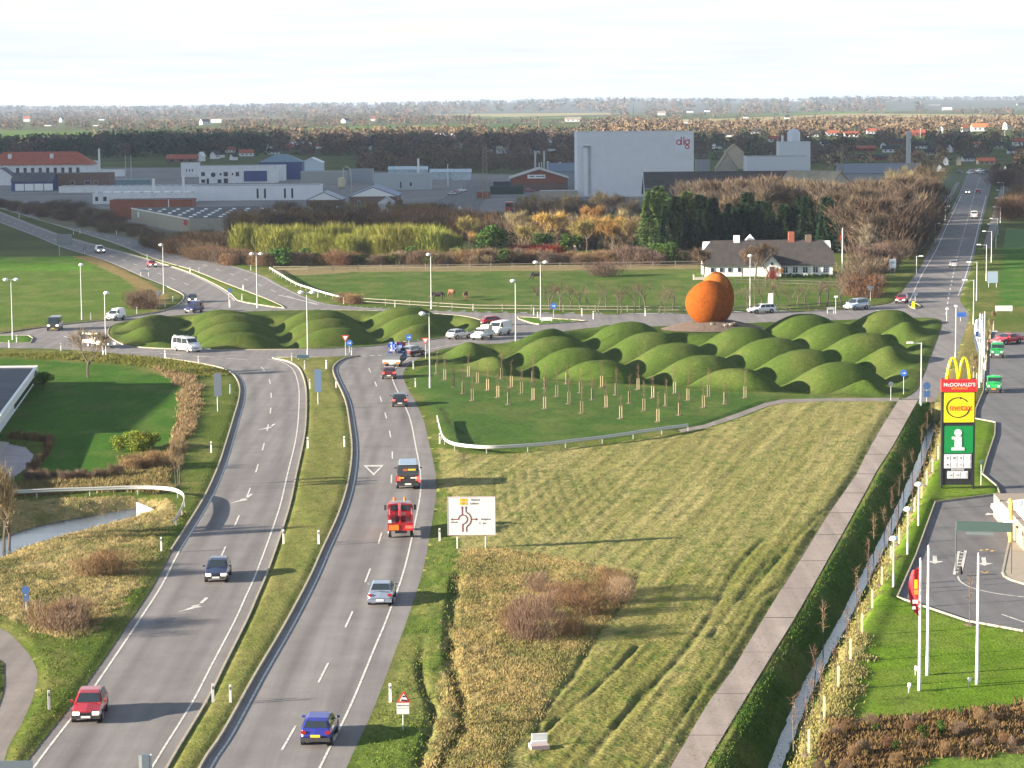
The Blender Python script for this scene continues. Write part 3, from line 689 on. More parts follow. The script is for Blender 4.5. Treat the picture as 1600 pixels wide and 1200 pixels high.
tri = [(568,727),(600,726.5),(584,743)]; tri2 = [(573,729.2),(595,729),(584,739.8)]
for i in range(3):
    a, b = tri[i], tri[(i + 1) % 3]; c, d = tri2[(i + 1) % 3], tri2[i]; flat([a, b, c, d])
# lot markings
def strip_px(pts, w, k=3): strip(WL(pts, k), w, .016)
strip_px([(1497,901),(1500,908),(1512,916),(1530,922),(1560,928),(1600,933),(1700,944)], .14)
strip_px([(1565,960),(1600,972),(1660,990)], .14); strip_px([(1565,791),(1582,795)], .12)
strip_px([(1506,860),(1510,860)], .12); strip_px([(1491,898),(1498,862),(1509,860),(1501,896)], .2, 1)
for i in range(7):
    y = 864 + i * 5; x = 1503.5 - i * 1.2; strip_px([(x - 2.8, y), (x + 3.2, y)], .35, 1)
def straight_arrow(x, y, L=1.6, ang=0.0):
    c = G(x, y); ca, sa = math.cos(ang), math.sin(ang)
    def pt(a, b): return (c.x + a * ca - b * sa, c.y + a * sa + b * ca, .014)
    mk.add([pt(-.16, L), pt(.16, L), pt(.16, 0), pt(-.16, 0)], [(0, 3, 2, 1)]); mk.add([pt(-.62, 0), pt(.62, 0), pt(0, -1.0)], [(0, 2, 1)])
straight_arrow(1461, 877, 2.2, -.16); straight_arrow(1538, 880, 2.2, -.16); straight_arrow(1552, 803, 2.6, -.9)
sm = MB(); mk_, mk = mk, sm
for pts, w in (([(330,1093),(380,1092),(425,1091),(497,1090.5)], .05), ([(553,655),(600,655.5),(661,656)], .09), ([(505,848),(560,846),(670,843)], .05), ([(386,967),(350,969),(240,972)], .05), ([(477,700),(430,700),(352,703)], .07), ([(463,735),(400,737)], .05),
               ([(200,547),(300,553),(420,553),(560,550),(680,541)], .06), ([(1480,430),(1496,360),(1512,310)], .06), ([(1440,500),(1300,505)], .05)): strip(WL(pts, 3), w, .005)
sm.build('tar_seam', mat('tar', (.11, .10, .10), .8), kind='structure')
mk = mk_
mo = mk.build('road_marking', M_paint, kind='structure')
my = MB(); mk = my
for x, y in ((1534, 860), (1543, 859), (1551, 861)): strip_px([(x - 2, y + 1), (x, y - 1), (x + 3, y)], .2, 1)
strip_px([(1533, 893), (1538, 896), (1545, 893)], .2, 1)
my.build('yellow_marking', mat('yellow_paint', (.5, .33, .08), .7), kind='structure')
# ================================================================ FAR COUNTRY, WOODS, TREES
def tris_at(pos, size, ar=1.0, up=0.0, r=rng):
    """one triangle per position, random orientation; size (n,), ar = length/width"""
    n = len(pos); a = r.normal(size=(n, 3)); a[:, 2] += up * np.sign(a[:, 2] + 1e-6) if up else 0
    a /= np.linalg.norm(a, axis=1)[:, None]
    b = r.normal(size=(n, 3)); b -= (a * b).sum(1)[:, None] * a; b /= np.linalg.norm(b, axis=1)[:, None]
    s = np.asarray(size)[:, None]
    v = np.stack([pos - a * s * ar * .5 - b * s * .5, pos - a * s * ar * .5 + b * s * .5, pos + a * s * ar * .5], 1)
    return v.reshape(-1, 3), np.arange(3 * n).reshape(-1, 3)
M_wood_far = mat('far_foliage', (.1, .08, .05), 1.0, attr=True, spec=.02)
# far ground colours: fields laid a little above the plain
def field(pts, col, z, nm='field'):
    sheet(nm, [[(p.x, p.y) for p in GL(pts)]], z, mat('field_%02d%02d%02d' % tuple(int(c * 99) for c in col), col, 1.0, var=.2, vscale=.01, spec=.02), kind='structure')
FIELDS = []
def dyh(pts): return [(x, yh(x) + d) for x, d in pts]
F_green = (.10, .16, .035); F_pale = (.30, .26, .12); F_brown = (.17, .13, .07); F_grn2 = (.07, .12, .03)
for i, (pts, c) in enumerate([
    ([(420,40),(560,37),(760,36),(760,42),(600,46),(420,47)], F_green), ([(-50,38),(170,42),(200,50),(60,58),(-50,57)], F_green),
    ([(0,52),(180,46),(240,50),(130,60),(0,62)], F_pale), ([(750,36),(905,38),(905,45),(760,44)], F_grn2),
    ([(1045,33),(1330,24),(1500,27),(1660,30),(1660,35),(1320,32),(1100,38)], F_pale), ([(1050,28),(1300,21),(1450,20),(1300,25)], F_green),
    ([(640,20),(900,18),(1000,22),(800,25)], F_pale), ([(100,48),(330,40),(420,44),(250,52)], F_green), ([(1560,70),(1660,72),(1660,78),(1565,76)], F_green),
    ([(740,24),(1040,28),(1040,31),(740,28)], F_green), ([(200,24),(420,22),(500,25),(250,27)], F_brown), ([(1450,12),(1660,14),(1660,18),(1440,17)], F_pale)]):
    field(dyh(pts), c, .10 + .05 * i); FIELDS.append([(x, y + .0) for x, y in dyh(pts)]); [FIELDS.append([(x, y + k_) for x, y in dyh(pts)]) for k_ in (3, 5)]
# industrial yard, grey ground between the sheds
sheet('yard', [[(p.x, p.y) for p in GL([(-60,318),(-60,262),(160,262),(300,262),(600,268),(905,275),(1010,300),(1000,330),(800,332),(560,330),(420,345),(370,368),(296,368),(205,350),(90,338),(20,315)])]], .02, mat('yard_surface', (.15, .145, .14), .95, var=.3, vscale=.05), kind='structure')
sheet('side_street', [[(p.x, p.y) for p in GL([(672,322),(700,305),(735,284),(775,284),(770,296),(745,330),(660,335)])]], .06, M_asph2, kind='structure')
sheet('verge', [[(p.x, p.y) for p in GL([(60,345),(200,372),(300,397),(405,424),(430,425),(430,405),(360,370),(200,350),(60,335)])]], .01, mat('rough_verge', (.12, .11, .045), 1, var=.4, vscale=.2), kind='structure')
for pts, z in (([(1396,468),(1358,472),(1378,458),(1398,440),(1420,408),(1452,350),(1478,310),(1494,285),(1500,285),(1486,310),(1464,350),(1434,408),(1410,440),(1396,458)], .012),
               ([(1518,480),(1514,462),(1520,437),(1532,400),(1548,345),(1560,305),(1570,270),(1575,270),(1568,305),(1560,345),(1546,400),(1532,437),(1527,460),(1532,478),(1700,484),(1700,490),(1545,489)], .016),
               ([(1545,497),(1700,498),(1700,503),(1540,503)], .036)):
    w = GL(pts); sheet('cycle_path', [[(p.x, p.y) for p in w]], z + .03, M_asph3, kind='structure')
sheet('verge', [[(p.x, p.y) for p in GL([(1570,270),(1700,270),(1700,300),(1562,300)])]], .02, mat('rough_verge', (.1, .1, .1)), kind='structure')
sheet('verge', [[(p.x, p.y) for p in GL([(1300,428),(1420,428),(1515,270),(1470,270),(1440,330),(1400,380),(1330,400)])]], -.02, mat('verge_green', (.05, .09, .02), 1, var=.3, vscale=.2), kind='structure')
sheet('meadow', [[(p.x, p.y) for p in GL([(1572,358),(1700,358),(1700,440),(1562,420)])]], .01, mat('meadow_green', (.05, .13, .012), 1, var=.2, vscale=.2), kind='structure')

# hills on the horizon
hv = []; hf = []; NXh = 90
for j, yy in enumerate((6500, 7300, 8600, 10500, 14000)):
    for i in range(NXh):
        x = -4200 + 8400 * i / (NXh - 1); x *= yy / 8600 * 1.1
        a = x / yy * 3900
        h = (0, 6, 18, 27, 20)[j] * (.8 + .25 * math.sin(a * .0045 + 1.0) + .08 * math.sin(a * .013) + (.25 if a > 450 else 0))
        hv.append((x, yy, max(-.5, h if j else -.5)))
for j in range(4):
    for i in range(NXh - 1):
        a = j * NXh + i; hf.append([a, a + 1, a + 1 + NXh, a + NXh])
link('hills', npmesh('hills', hv, hf, mat('hill_cover', (.035, .05, .025), 1, var=.4, vscale=.004), smooth=True), kind='structure')
hva = np.array(hv).reshape(5, NXh, 3)
def hill_z(x, y):
    ys = hva[:, 0, 1]
    if y < ys[0]: return 0.
    j = min(3, int(np.searchsorted(ys, y)) - 1); t = (y - ys[j]) / (ys[j + 1] - ys[j])
    def row(jj):
        r = hva[jj]; return float(np.interp(x, r[:, 0], r[:, 2]))
    return row(j) * (1 - t) + row(j + 1) * t

def wood(name, bands, ntri, seed, **kw):
    """a far-off wood read as one mass: every crown a cloud of small faces"""
    r = np.random.default_rng(seed); Vs, Cs = [], []; kf = (16 / ntri) ** .42
    for (x0, x1, d0, d1, n, hmin, hmax, pal, wd) in bands:
        px = r.uniform(x0, x1, n); dd_ = 1 / r.uniform(1 / d1, 1 / d0, n) if d1 / d0 > 1.5 else r.uniform(d0, d1, n)
        py = yh(px) + dd_; keep = np.ones(n, bool)
        for hx, hy, hw_, hh_ in HOLES: keep &= ~((np.abs(px - hx) < hw_ / 2 + 3) & (py > hy - 2) & (py < hy + hh_ + 7))
        PP = np.stack([px, py], 1)
        for q in FIELDS: keep &= ~inside(PP, q)
        keep &= ~((px > 1490 - (py - 210) * .2) & (px < 1590) & (py > 262))
        for a, b in zip(px[keep], dd_[keep]):
            g = G(a, yh(a) + b)
            h = r.uniform(hmin, hmax); w = wd * h * r.uniform(.35, .6); z0 = hill_z(g.x, g.y)
            th = r.uniform(0, 2 * np.pi, ntri); rr = r.uniform(.0, 1, ntri) ** .5; ph = r.uniform(-1, 1, ntri)
            pos = np.stack([g.x + w * rr * np.cos(th) * np.sqrt(1 - ph * ph * .6), g.y + w * rr * np.sin(th) * np.sqrt(1 - ph * ph * .6), z0 + h * (.52 + .46 * ph)], 1)
            v, _ = tris_at(pos, r.uniform(.28, .6, ntri) * w * kf, 1.3, r=r)
            c = np.array(pal[r.integers(len(pal))]) * r.uniform(.90, 1.10)
            Vs.append(v); Cs.append(np.repeat(c[None] * 1.0, len(v), 0) * r.uniform(.94, 1.06, (len(v) // 3, 1)).repeat(3, 0))
    V_ = np.concatenate(Vs); C_ = np.concatenate(Cs)
    link(name, npmesh(name, V_, np.arange(len(V_)).reshape(-1, 3), M_wood_far, C_), kind='stuff', **kw)
# ---- near trees, built once per kind and copied
def sliver_cloud(pos, dirs, ln, wd, r=rng):
    n = len(pos); d = dirs / np.linalg.norm(dirs, axis=1)[:, None]
    b = np.cross(d, r.normal(size=(n, 3))); b /= np.linalg.norm(b, axis=1)[:, None]
    L = np.asarray(ln)[:, None]; W = np.asarray(wd)[:, None]
    return np.stack([pos - b * W * .5, pos + b * W * .5, pos + d * L], 1).reshape(-1, 3)
def tri_mesh(nm, v, m): return npmesh(nm, v, np.arange(len(v)).reshape(-1, 3), m)
def limbs(mb, p, d, L, r0, depth, rr, tips):
    q = p + d * L; mid = p + d * L * .5 + Vector((rr.gauss(0, .06), rr.gauss(0, .06), 0)) * L
    mb.tube([p, mid, q], [r0, r0 * .8, r0 * .6], 5, cap=False)
    tips.append((q, d, L))
    if depth <= 0: return
    for k in range(rr.choice((2, 3, 3))):
        a = rr.uniform(0, 2 * math.pi); sp_ = rr.uniform(.35, .75)
        nd = (d + Vector((math.cos(a) * sp_, math.sin(a) * sp_, rr.uniform(.0, .35)))).normalized()
        limbs(mb, p.lerp(q, rr.uniform(.6, 1)), nd, L * rr.uniform(.6, .8), r0 * .55, depth - 1, rr, tips)
def bare_tree(nm, h, seed, m_twig, spread=.8, ntw=26, depth=3, tw=.05):
    rr = random.Random(seed); r = np.random.default_rng(seed); mb = MB(); tips = []
    limbs(mb, Vector((0, 0, -.2)), Vector((rr.gauss(0, .04), rr.gauss(0, .04), 1)).normalized(), h * .30, h * .018, depth, rr, tips)
    pos, dr = [], []
    for q, d, L in tips[1:]:
        n = ntw; p = np.array(q) + r.normal(size=(n, 3)) * L * .28; pos.append(p)
        dr.append(np.array(d) * .9 + r.normal(size=(n, 3)) * spread * .6 + np.array((0, 0, .35)))
    pos = np.concatenate(pos); dr = np.concatenate(dr); pos[:, 2] = np.clip(pos[:, 2], h * .16, None)
    v = sliver_cloud(pos, dr, r.uniform(.05, .11, len(pos)) * h, r.uniform(.6, 1.4, len(pos)) * tw, r)
    sc_ = h / max(v[:, 2].max(), .1)
    return mb, v, sc_
def kindmesh(nm, mb, v, m_b, m_t, s=1.0):
    mb.v = [(a * s, b * s, c * s) for a, b, c in mb.v]
    return (mb.mesh('trunk', m_b) if mb.v else None, tri_mesh('crown', v * s, m_t))
def tw(nm, c): return mat(nm, c, 1.0, var=.25, vscale=1.2, orand=.28, spec=.03)
T_brown = tw('twig_brown', (.145, .105, .07)); T_grey = tw('twig_grey', (.15, .12, .09)); T_rust = tw('twig_rust', (.20, .125, .07)); T_purple = tw('twig_purple', (.165, .115, .09))
T_tan = tw('twig_tan', (.23, .18, .10)); T_willow = tw('willow_yellow', (.21, .215, .05)); T_orange = tw('leaf_orange', (.30, .18, .06)); T_gold = tw('leaf_gold', (.24, .19, .07))
T_fir = tw('fir_needles', (.025, .050, .022)); T_spruce = tw('spruce_light', (.075, .115, .035)); T_bush = tw('bush_green', (.05, .09, .02)); T_redb = tw('red_twigs', (.20, .03, .02))
T_reed = tw('reed', (.34, .26, .13)); T_yb = tw('yellow_green_leaf', (.16, .19, .03))
T_pink = tw('twig_pinkish', (.22, .15, .105)); T_dk = tw('twig_dark', (.115, .085, .06))
KIND = {}
def reg(k, variants): KIND[k] = variants
def shrub(h, w, n, seed, m, whip=1.0, wd=.05, ln=.35, basew=.45):
    """many-stemmed bush rising from the ground"""
    r = np.random.default_rng(seed); rr = random.Random(seed); mb = MB()
    lobes = [(rr.uniform(-.5, .5) * w, rr.uniform(-.5, .5) * w, rr.uniform(.7, 1.0)) for _ in range(5)]
    pos, dr = [], []
    for x, y, s in lobes:
        mb.tube([(0, 0, -.35), (x * basew * .8, y * basew * .8, .12), (x, y, h * s * .7)], [.06, .05, .02], 4, False)
        k = n // 5; th = r.uniform(0, 2 * np.pi, k); q = r.uniform(0, 1, k) ** .6; zz = r.uniform(0.02, 1, k)
        R_ = w * .42 * np.sqrt(np.clip(1 - (zz * 1.02 - .35) ** 2 * 1.5, .05, 1)) * q
        pos.append(np.stack([x * (basew + (1 - basew) * zz) + R_ * np.cos(th), y * (basew + (1 - basew) * zz) + R_ * np.sin(th), zz * h * s * .86], 1))
        d = np.stack([np.cos(th) * .5, np.sin(th) * .5, np.full(k, whip)], 1) + r.normal(size=(k, 3)) * .35; dr.append(d)
    pos = np.concatenate(pos); dr = np.concatenate(dr); k = len(pos)
    return kindmesh('', mb, sliver_cloud(pos, dr, r.uniform(.5, 1.2, k) * ln * h, r.uniform(.6, 1.5, k) * wd, r), M_bark, m)
def conifer(h, w, n, seed, m):
    r = np.random.default_rng(seed); mb = MB(); mb.tube([(0, 0, -.2), (0, 0, h * .95)], [h * .018, .02], 5, False)
    z = r.uniform(.04, 1, n) ** .8; th = r.uniform(0, 2 * np.pi, n); tier = .72 + .28 * np.abs(np.sin(z * 26)); lob = .8 + .3 * np.sin(th * 5 + z * 9)
    R_ = w * (1 - z) ** .85 * tier * lob * r.uniform(.25, 1, n) ** .5 + .05
    pos = np.stack([R_ * np.cos(th), R_ * np.sin(th), z * h], 1); d = np.stack([np.cos(th), np.sin(th), r.uniform(-.5, .3, n)], 1) + r.normal(size=(n, 3)) * .25
    return kindmesh('', mb, sliver_cloud(pos, d, r.uniform(.08, .16, n) * h * .7, r.uniform(.12, .3, n), r), M_bark, m)
def leafy(h, w, n, seed, m, leaf=.22):
    r = np.random.default_rng(seed); rr = random.Random(seed); mb = MB()
    mb.tube([(0, 0, -.1), (rr.gauss(0, .1), 0, h * .45)], [h * .02, h * .012], 5, False); pos = []
    for k in range(9):
        a = rr.uniform(0, 6.28); q = rr.uniform(.1, .6) * w; c = np.array((q * math.cos(a), q * math.sin(a), h * rr.uniform(.32, .82))); s = rr.uniform(.3, .5) * w
        mb.tube([(0, 0, h * .2), tuple(c)], [.05, .02], 4, False)
        p = r.normal(size=(n // 9, 3)); p /= np.linalg.norm(p, axis=1)[:, None]; pos.append(c + p * s * r.uniform(.5, 1, (n // 9, 1)) * np.array((1, 1, .8)))
    pos = np.concatenate(pos); pos[:, 2] = np.clip(pos[:, 2], .05, None); v, _ = tris_at(pos, r.uniform(.7, 1.3, len(pos)) * leaf, 1.2, r=r)
    return kindmesh('', mb, v, M_bark, m)
def bt(nm, h, seed, m, **k):
    mb, v, s = bare_tree(nm, h, seed, m, **k); return kindmesh('', mb, v, M_bark, m, s)
reg('brown', [shrub(5, 4.6, 3000, s, T_brown, wd=.045, ln=.22) for s in (1, 2, 3)]); reg('rust', [shrub(4.2, 4.4, 3000, s, T_rust, wd=.045, ln=.22) for s in (4, 5)])
reg('purple', [shrub(4.5, 4.6, 3000, s, T_purple, wd=.045, ln=.22) for s in (6, 7)]); reg('willow', [shrub(7.2, 4.6, 3600, s, T_willow, whip=1.9, wd=.05, ln=.2, basew=.8) for s in (8, 9, 10)])
reg('grey', [shrub(6.5, 5, 3200, s, T_grey, whip=1.3, wd=.045, ln=.2) for s in (11, 12)]); reg('redb', [shrub(2.5, 4, 900, 13, T_redb)])
reg('finebush', [shrub(4.2, 4.0, 4600, s, T_pink, whip=1.2, wd=.024, ln=.17) for s in (61, 62)]); reg('finebrown', [shrub(3.2, 3.9, 3400, s, T_rust, whip=1.2, wd=.024, ln=.2) for s in (63, 64)])
reg('baretree', [bt('b', 10, s, T_brown, ntw=70, tw=.05) for s in (21, 22, 23)]); reg('greytree', [bt('g', 11, s, T_grey, ntw=70, tw=.048) for s in (24, 25)])
reg('tantree', [bt('t', 12, s, T_tan, ntw=90, tw=.055) for s in (26, 27)]); reg('fir', [conifer(12, 2.7, 3600, s, T_fir) for s in (31, 32, 33)])
reg('spruce', [conifer(13, 4.0, 3800, s, T_spruce) for s in (34, 35)]); reg('bush', [leafy(4, 2.6, 1400, s, T_bush) for s in (41, 42)])
reg('orange', [bt('o', 9, s, T_orange, ntw=80, tw=.06, spread=1.0) for s in (43, 46)]); reg('gold', [bt('o', 9, s, T_gold, ntw=80, tw=.06, spread=1.0) for s in (44, 47)])
reg('darktree', [bt('d', 11, s, T_dk, ntw=80, tw=.05) for s in (71, 72, 73)]); reg('darkshrub', [shrub(5, 4.6, 3000, s, T_dk, wd=.045, ln=.22) for s in (74, 75)]); reg('yellowbush', [leafy(2.2, 2.4, 1600, 45, T_yb, .16)])
reg('youngtree', [bt('y', 5, s, T_dk, ntw=16, tw=.026, depth=2) for s in (51, 52, 53)])
def plant(kind, px, py, h, name, label, cat, group=None, base=None, w=None, P=None):
    var = KIND[kind]; tm, cm = var[random.randrange(len(var))]
    g = P if P is not None else GT(px, py)
    o = empty(name, g, random.uniform(0, 6.28), label, cat, group)
    hh = max(v.co.z for v in cm.vertices) if (kind, cm.name) not in _HC else _HC[(kind, cm.name)]; _HC[(kind, cm.name)] = hh
    s = h / hh; o.scale = (s * (w or 1), s * (w or 1), s)
    if tm: link('trunk', tm, o)
    link('crown', cm, o); return o
_HC = {}
def belt(kind, pts, n, h0, h1, jit, name, label, cat, group, w=1.0, dj=5.0):
    """n plants scattered along a line of survey points, with depth scatter in metres"""
    L = [G(x, y) for x, y in pts]; cum = [0]
    for a, b in zip(L, L[1:]): cum.append(cum[-1] + (b - a).length)
    for i in range(n):
        s = (i + random.uniform(-.5, .5) * jit + .5) / n * cum[-1]; s = min(max(s, 0), cum[-1] - .01)
        k = max(j for j in range(len(L)) if cum[j] <= s); k = min(k, len(L) - 2)
        p = L[k].lerp(L[k + 1], (s - cum[k]) / (cum[k + 1] - cum[k])); p.y += random.uniform(-dj, dj)
        kd = kind if isinstance(kind, str) else random.choice(kind)
        plant(kd, 0, 0, random.uniform(h0, h1), name, label, cat, group, w=w * random.uniform(.85, 1.2), P=p)
# brown thicket beside the upper left road
belt(['brown','grey','purple','brown'], [(-20,318),(60,336),(140,352),(200,366),(250,378)], 34, 2.4, 4.2, 1.2, 'bare_shrub', 'bare grey-brown shrub in the thicket beside the upper left road', 'shrub', 'bare shrubs beside the upper left road', 1.2, 9)
belt(['brown','grey'], [(60,334),(120,340),(170,352)], 14, 4, 5.5, 1.2, 'bare_tree', 'taller bare shrub tree in the thicket beside the upper left road', 'tree', 'taller bare trees beside the upper left road', 1.2, 10)
belt(['rust','brown'], [(225,384),(300,402),(360,414),(420,418)], 30, 2.6, 4.2, 1.2, 'bare_shrub', 'rusty brown bare shrub where the two roads meet the willow belt', 'shrub', 'rusty shrubs left of the willow belt', 1.3, 6)
belt(['rust','brown','rust'], [(300,388),(350,392),(420,398)], 22, 4, 6.0, 1.2, 'bare_shrub', 'tall rusty brown bare shrub left of the yellow willows', 'shrub', 'tall rusty shrubs left of the willow belt', 1.3, 8)
# willows
belt('willow', [(385,398),(480,402),(560,402),(640,402),(715,400)], 46, 5.2, 8.4, 1.0, 'willow_shrub', 'yellow-green willow with upright whips in the long belt', 'willow', 'yellow-green willows in the long belt', 1.15, 7)
belt(['bush','brown','rust','brown'], [(430,416),(560,415),(700,415),(800,414)], 40, 2.4, 4.2, 1.0, 'hedge_shrub', 'low dark shrub at the foot of the yellow willow belt', 'shrub', 'low dark shrubs at the foot of the willow belt', 1.2, 3)
belt(['brown','grey','rust'], [(380,372),(500,372),(640,372),(760,372)], 40, 6, 9, 1.0, 'bare_tree', 'bare brown tree behind the yellow willow belt', 'tree', 'bare trees behind the willow belt', 1.2, 12)
belt(['rust','brown','tantree'], [(430,345),(520,340),(620,340),(700,345)], 22, 4, 6, 1.0, 'bare_tree', 'low rusty tree in front of the industrial sheds', 'tree', 'rusty trees in front of the sheds', 1.2, 14)
# mixed belt, middle
belt(['brown','rust','bush','purple','grey','gold'], [(715,412),(800,412),(900,412),(1000,412),(1100,412)], 44, 1.8, 3.6, 1.2, 'mixed_shrub', 'mixed brown shrub at the back of the horse pasture', 'shrub', 'mixed shrubs at the back of the horse pasture', 1.2, 6)
belt(['grey','brown','tantree','gold','orange','brown'], [(800,385),(860,388),(940,388),(1010,390)], 30, 6, 9.5, 1.2, 'mixed_tree', 'autumn brown tree in front of the big grey warehouse', 'tree', 'autumn trees in front of the big grey warehouse', 1.1, 14)
belt(['greytree','tantree','brown'], [(815,352),(900,355),(1000,355)], 18, 7, 10, 1.2, 'bare_tree', 'pale bare tree directly before the foot of the big grey warehouse', 'tree', 'pale bare trees at the foot of the big grey warehouse', 1.2, 14)
for px, py, h, k, nm, lb in [(742,400,6,'orange','orange_tree','small orange-leaved tree right of the yellow willows'),(765,402,7,'bush','green_tree','dark green rounded tree right of the yellow willows'),(733,385,8,'gold','golden_tree','golden green tree right of the yellow willows'),
                      (783,398,6,'bush','green_tree','low dark green tree between the willows and the red bushes'),(930,385,10,'orange','orange_tree','large orange birch in front of the grey warehouse'),(958,392,8,'orange','orange_tree','orange birch to the right of the large orange one'),(985,395,8,'gold','golden_tree','golden birch beside the light green spruces'),
                      (890,400,5,'bush','green_tree','dark green bush under the orange birch'),(845,398,5,'bush','green_tree','green bush left of the red bushes'),(905,396,8,'gold','golden_tree','golden birch left of the large orange one')]:
    plant(k, px, py, h, nm, lb, 'tree')
belt('redb', [(806,401),(836,401),(864,402)], 9, 2.6, 3.4, 1, 'red_bush', 'red-leaved bush at the back of the horse pasture', 'bush', 'red bushes behind the pasture', 1.2, 2)
# conifers
belt('spruce', [(1012,398),(1040,392),(1075,392)], 8, 11, 15, 1.2, 'spruce_tree', 'light green spruce left of the dark conifer row', 'spruce', 'light green spruces left of the farmhouse', 1.0, 12)
belt('fir', [(1030,400),(1060,396),(1130,394),(1200,392),(1280,392),(1350,394)], 52, 8, 13, 1.9, 'fir_tree', 'dark fir in the row behind the farmhouse', 'fir', 'dark firs behind the farmhouse', 1.1, 10)
belt(['bush','fir','purple'], [(960,412),(1010,414),(1060,412)], 14, 3, 5, 1.2, 'evergreen_shrub', 'dark evergreen shrub left of the farmhouse', 'shrub', 'dark evergreen shrubs left of the farmhouse', 1.2, 4)
belt(['baretree','darktree','greytree'], [(1085,368),(1150,368),(1220,368),(1290,370),(1340,372)], 44, 12, 15.5, 1.2, 'bare_tree', 'tall bare brown tree behind the firs', 'tree', 'tall bare trees behind the firs', 1.25, 16)
belt(['darktree','darktree','baretree'], [(1310,385),(1350,382),(1400,368),(1440,350)], 20, 12, 16, 1.2, 'bare_tree', 'tall bare tree left of the straight road to the town', 'tree', 'tall bare trees left of the straight road', 1.1, 14)
belt('tantree', [(1412,350),(1440,338)], 5, 14, 17, 1.2, 'pale_tree', 'pale yellow-brown tall tree close to the straight road', 'tree', 'pale tall trees by the straight road', 1.2, 10)
belt(['darkshrub','darkshrub','purple'], [(1342,455),(1352,440),(1372,425),(1395,405),(1425,375),(1455,335)], 34, 4, 6.5, 1.2, 'roadside_shrub', 'dense purple-brown shrub on the bank left of the straight road', 'shrub', 'purple-brown shrubs left of the straight road', 1.2, 6)
belt(['darkshrub','rust'], [(1336,462),(1343,464),(1348,460)], 5, 3, 5.4, 1.2, 'rusty_shrub', 'rusty shrub at the corner of the junction right of the farmhouse', 'shrub', 'rusty shrubs at the junction corner', 1.1, 4)
plant('greytree', 1366, 425, 10, 'bare_tree', 'pale-trunked bare birch on the bank by the road junction', 'tree')
belt(['darktree','darkshrub','darktree'], [(1350,418),(1362,412),(1380,400),(1410,380),(1440,350)], 34, 10, 15, 1.2, 'bare_tree', 'bare dark tree on the wooded bank left of the straight road', 'tree', 'bare dark trees on the wooded bank', 1.2, 8)
belt(['brown','purple','rust','brown'], [(1578,345),(1590,330),(1600,315),(1640,350)], 18, 5, 8, 1.2, 'bare_tree', 'brown tree on the right side of the straight road', 'tree', 'brown trees right of the straight road', 1.2, 10)
belt(['purple','brown','baretree'], [(1572,290),(1590,295),(1650,300)], 10, 7, 10, 1.2, 'bare_tree', 'dark bare tree at the far right of the straight road', 'tree', 'dark trees far right of the straight road', 1.2, 18)
# trees round the farmhouse
for px, py, h, k, lb in [(1098,437,6.5,'baretree','bare tree at the left gable of the farmhouse'),(1180,437,7.5,'baretree','wide bare tree standing before the middle of the farmhouse'),(1196,436,7,'greytree','bare tree before the porch gable of the farmhouse'),(1160,434,5.5,'baretree','small bare tree before the left wing of the farmhouse')]:
    plant(k, px, py, h, 'bare_tree', lb, 'tree', w=1.3)
plant('redb', 1208, 437, 2.1, 'red_bush', 'deep red bush beside the farmhouse porch', 'bush', w=.7); plant('orange', 1217, 437, 2.6, 'orange_bush', 'small orange bush right of the deep red bush', 'bush')
belt('bush', [(1222,434.5),(1260,435),(1300,436)], 16, .7, 1.0, .4, 'hedge_bush', 'clipped dark hedge bush under the farmhouse windows', 'hedge', 'hedge bushes under the farmhouse windows', 1.0, .6)
plant('purple', 944, 432, 3.2, 'brush_pile', 'dark twiggy brush pile in the horse pasture', 'brush pile', w=1.8)
belt('youngtree', [(835,486),(900,487),(980,487),(1060,486)], 17, 4.2, 5.6, .9, 'young_tree', 'thin young bare tree in the row beyond the mounds', 'tree', 'young bare trees in the row beyond the mounds', 1.1, 5)
belt('youngtree', [(1140,484),(1200,484),(1270,482),(1320,478)], 14, 4.2, 5.8, .9, 'young_tree', 'thin young bare tree in the row before the farmhouse', 'tree', 'young bare trees in the row before the farmhouse', 1.1, 5)
belt('rust', [(535,473),(560,476)], 4, 1.5, 2.2, .6, 'rusty_bush', 'rusty twiggy bush beside the guard rail behind the mounds', 'bush', 'rusty bushes beside the guard rail', 1.3, 1.5)
# left side
plant('baretree', 138, 590, 6.4, 'bare_tree', 'lone bare tree on the dark lawn by the roundabout', 'tree', w=1.25)
belt('brown', [(212,478),(225,485),(238,484),(228,470)], 7, 2, 3.4, .8, 'bare_shrub', 'brown twiggy shrub at the tip of the green field', 'shrub', 'brown shrubs at the tip of the green field', 1.1, 2)
for i, (px, py, h) in enumerate([(192,705,1.6),(208,700,1.8),(224,703,1.9),(238,701,1.5),(214,708,1.5)]):
    plant('yellowbush', px, py, h, 'leafy_shrub', ('left end', 'left part', 'tallest middle', 'right end', 'front')[i] + ' clump of the yellow-green leafy shrub on the lawn', 'shrub')
plant('bush', 68, 608, 2.2, 'dark_shrub', 'dark shrub at the corner of the flat-roofed building', 'shrub', w=1.4)
hp = [(80,693),(74,712),(62,728),(48,742),(40,754)]
belt('rust', [(10,688),(50,690),(76,694)], 8, .9, 1.2, .2, 'hedge_bush', 'low rusty hedge bush above the pink paved yard', 'hedge', 'rusty hedge above the paved yard', .55, .3)
belt('rust', hp, 12, 1.1, 1.4, .2, 'hedge_bush', 'rusty clipped hedge bush right of the pink paved yard', 'hedge', 'rusty hedge right of the paved yard', .5, .3)
belt(['purple','brown'], [(44,756),(80,756),(120,755),(160,752),(190,748)], 18, 1.2, 1.7, .2, 'hedge_bush', 'dark brown hedge bush along the foot of the lawn', 'hedge', 'dark hedge along the foot of the lawn', .5, .5)
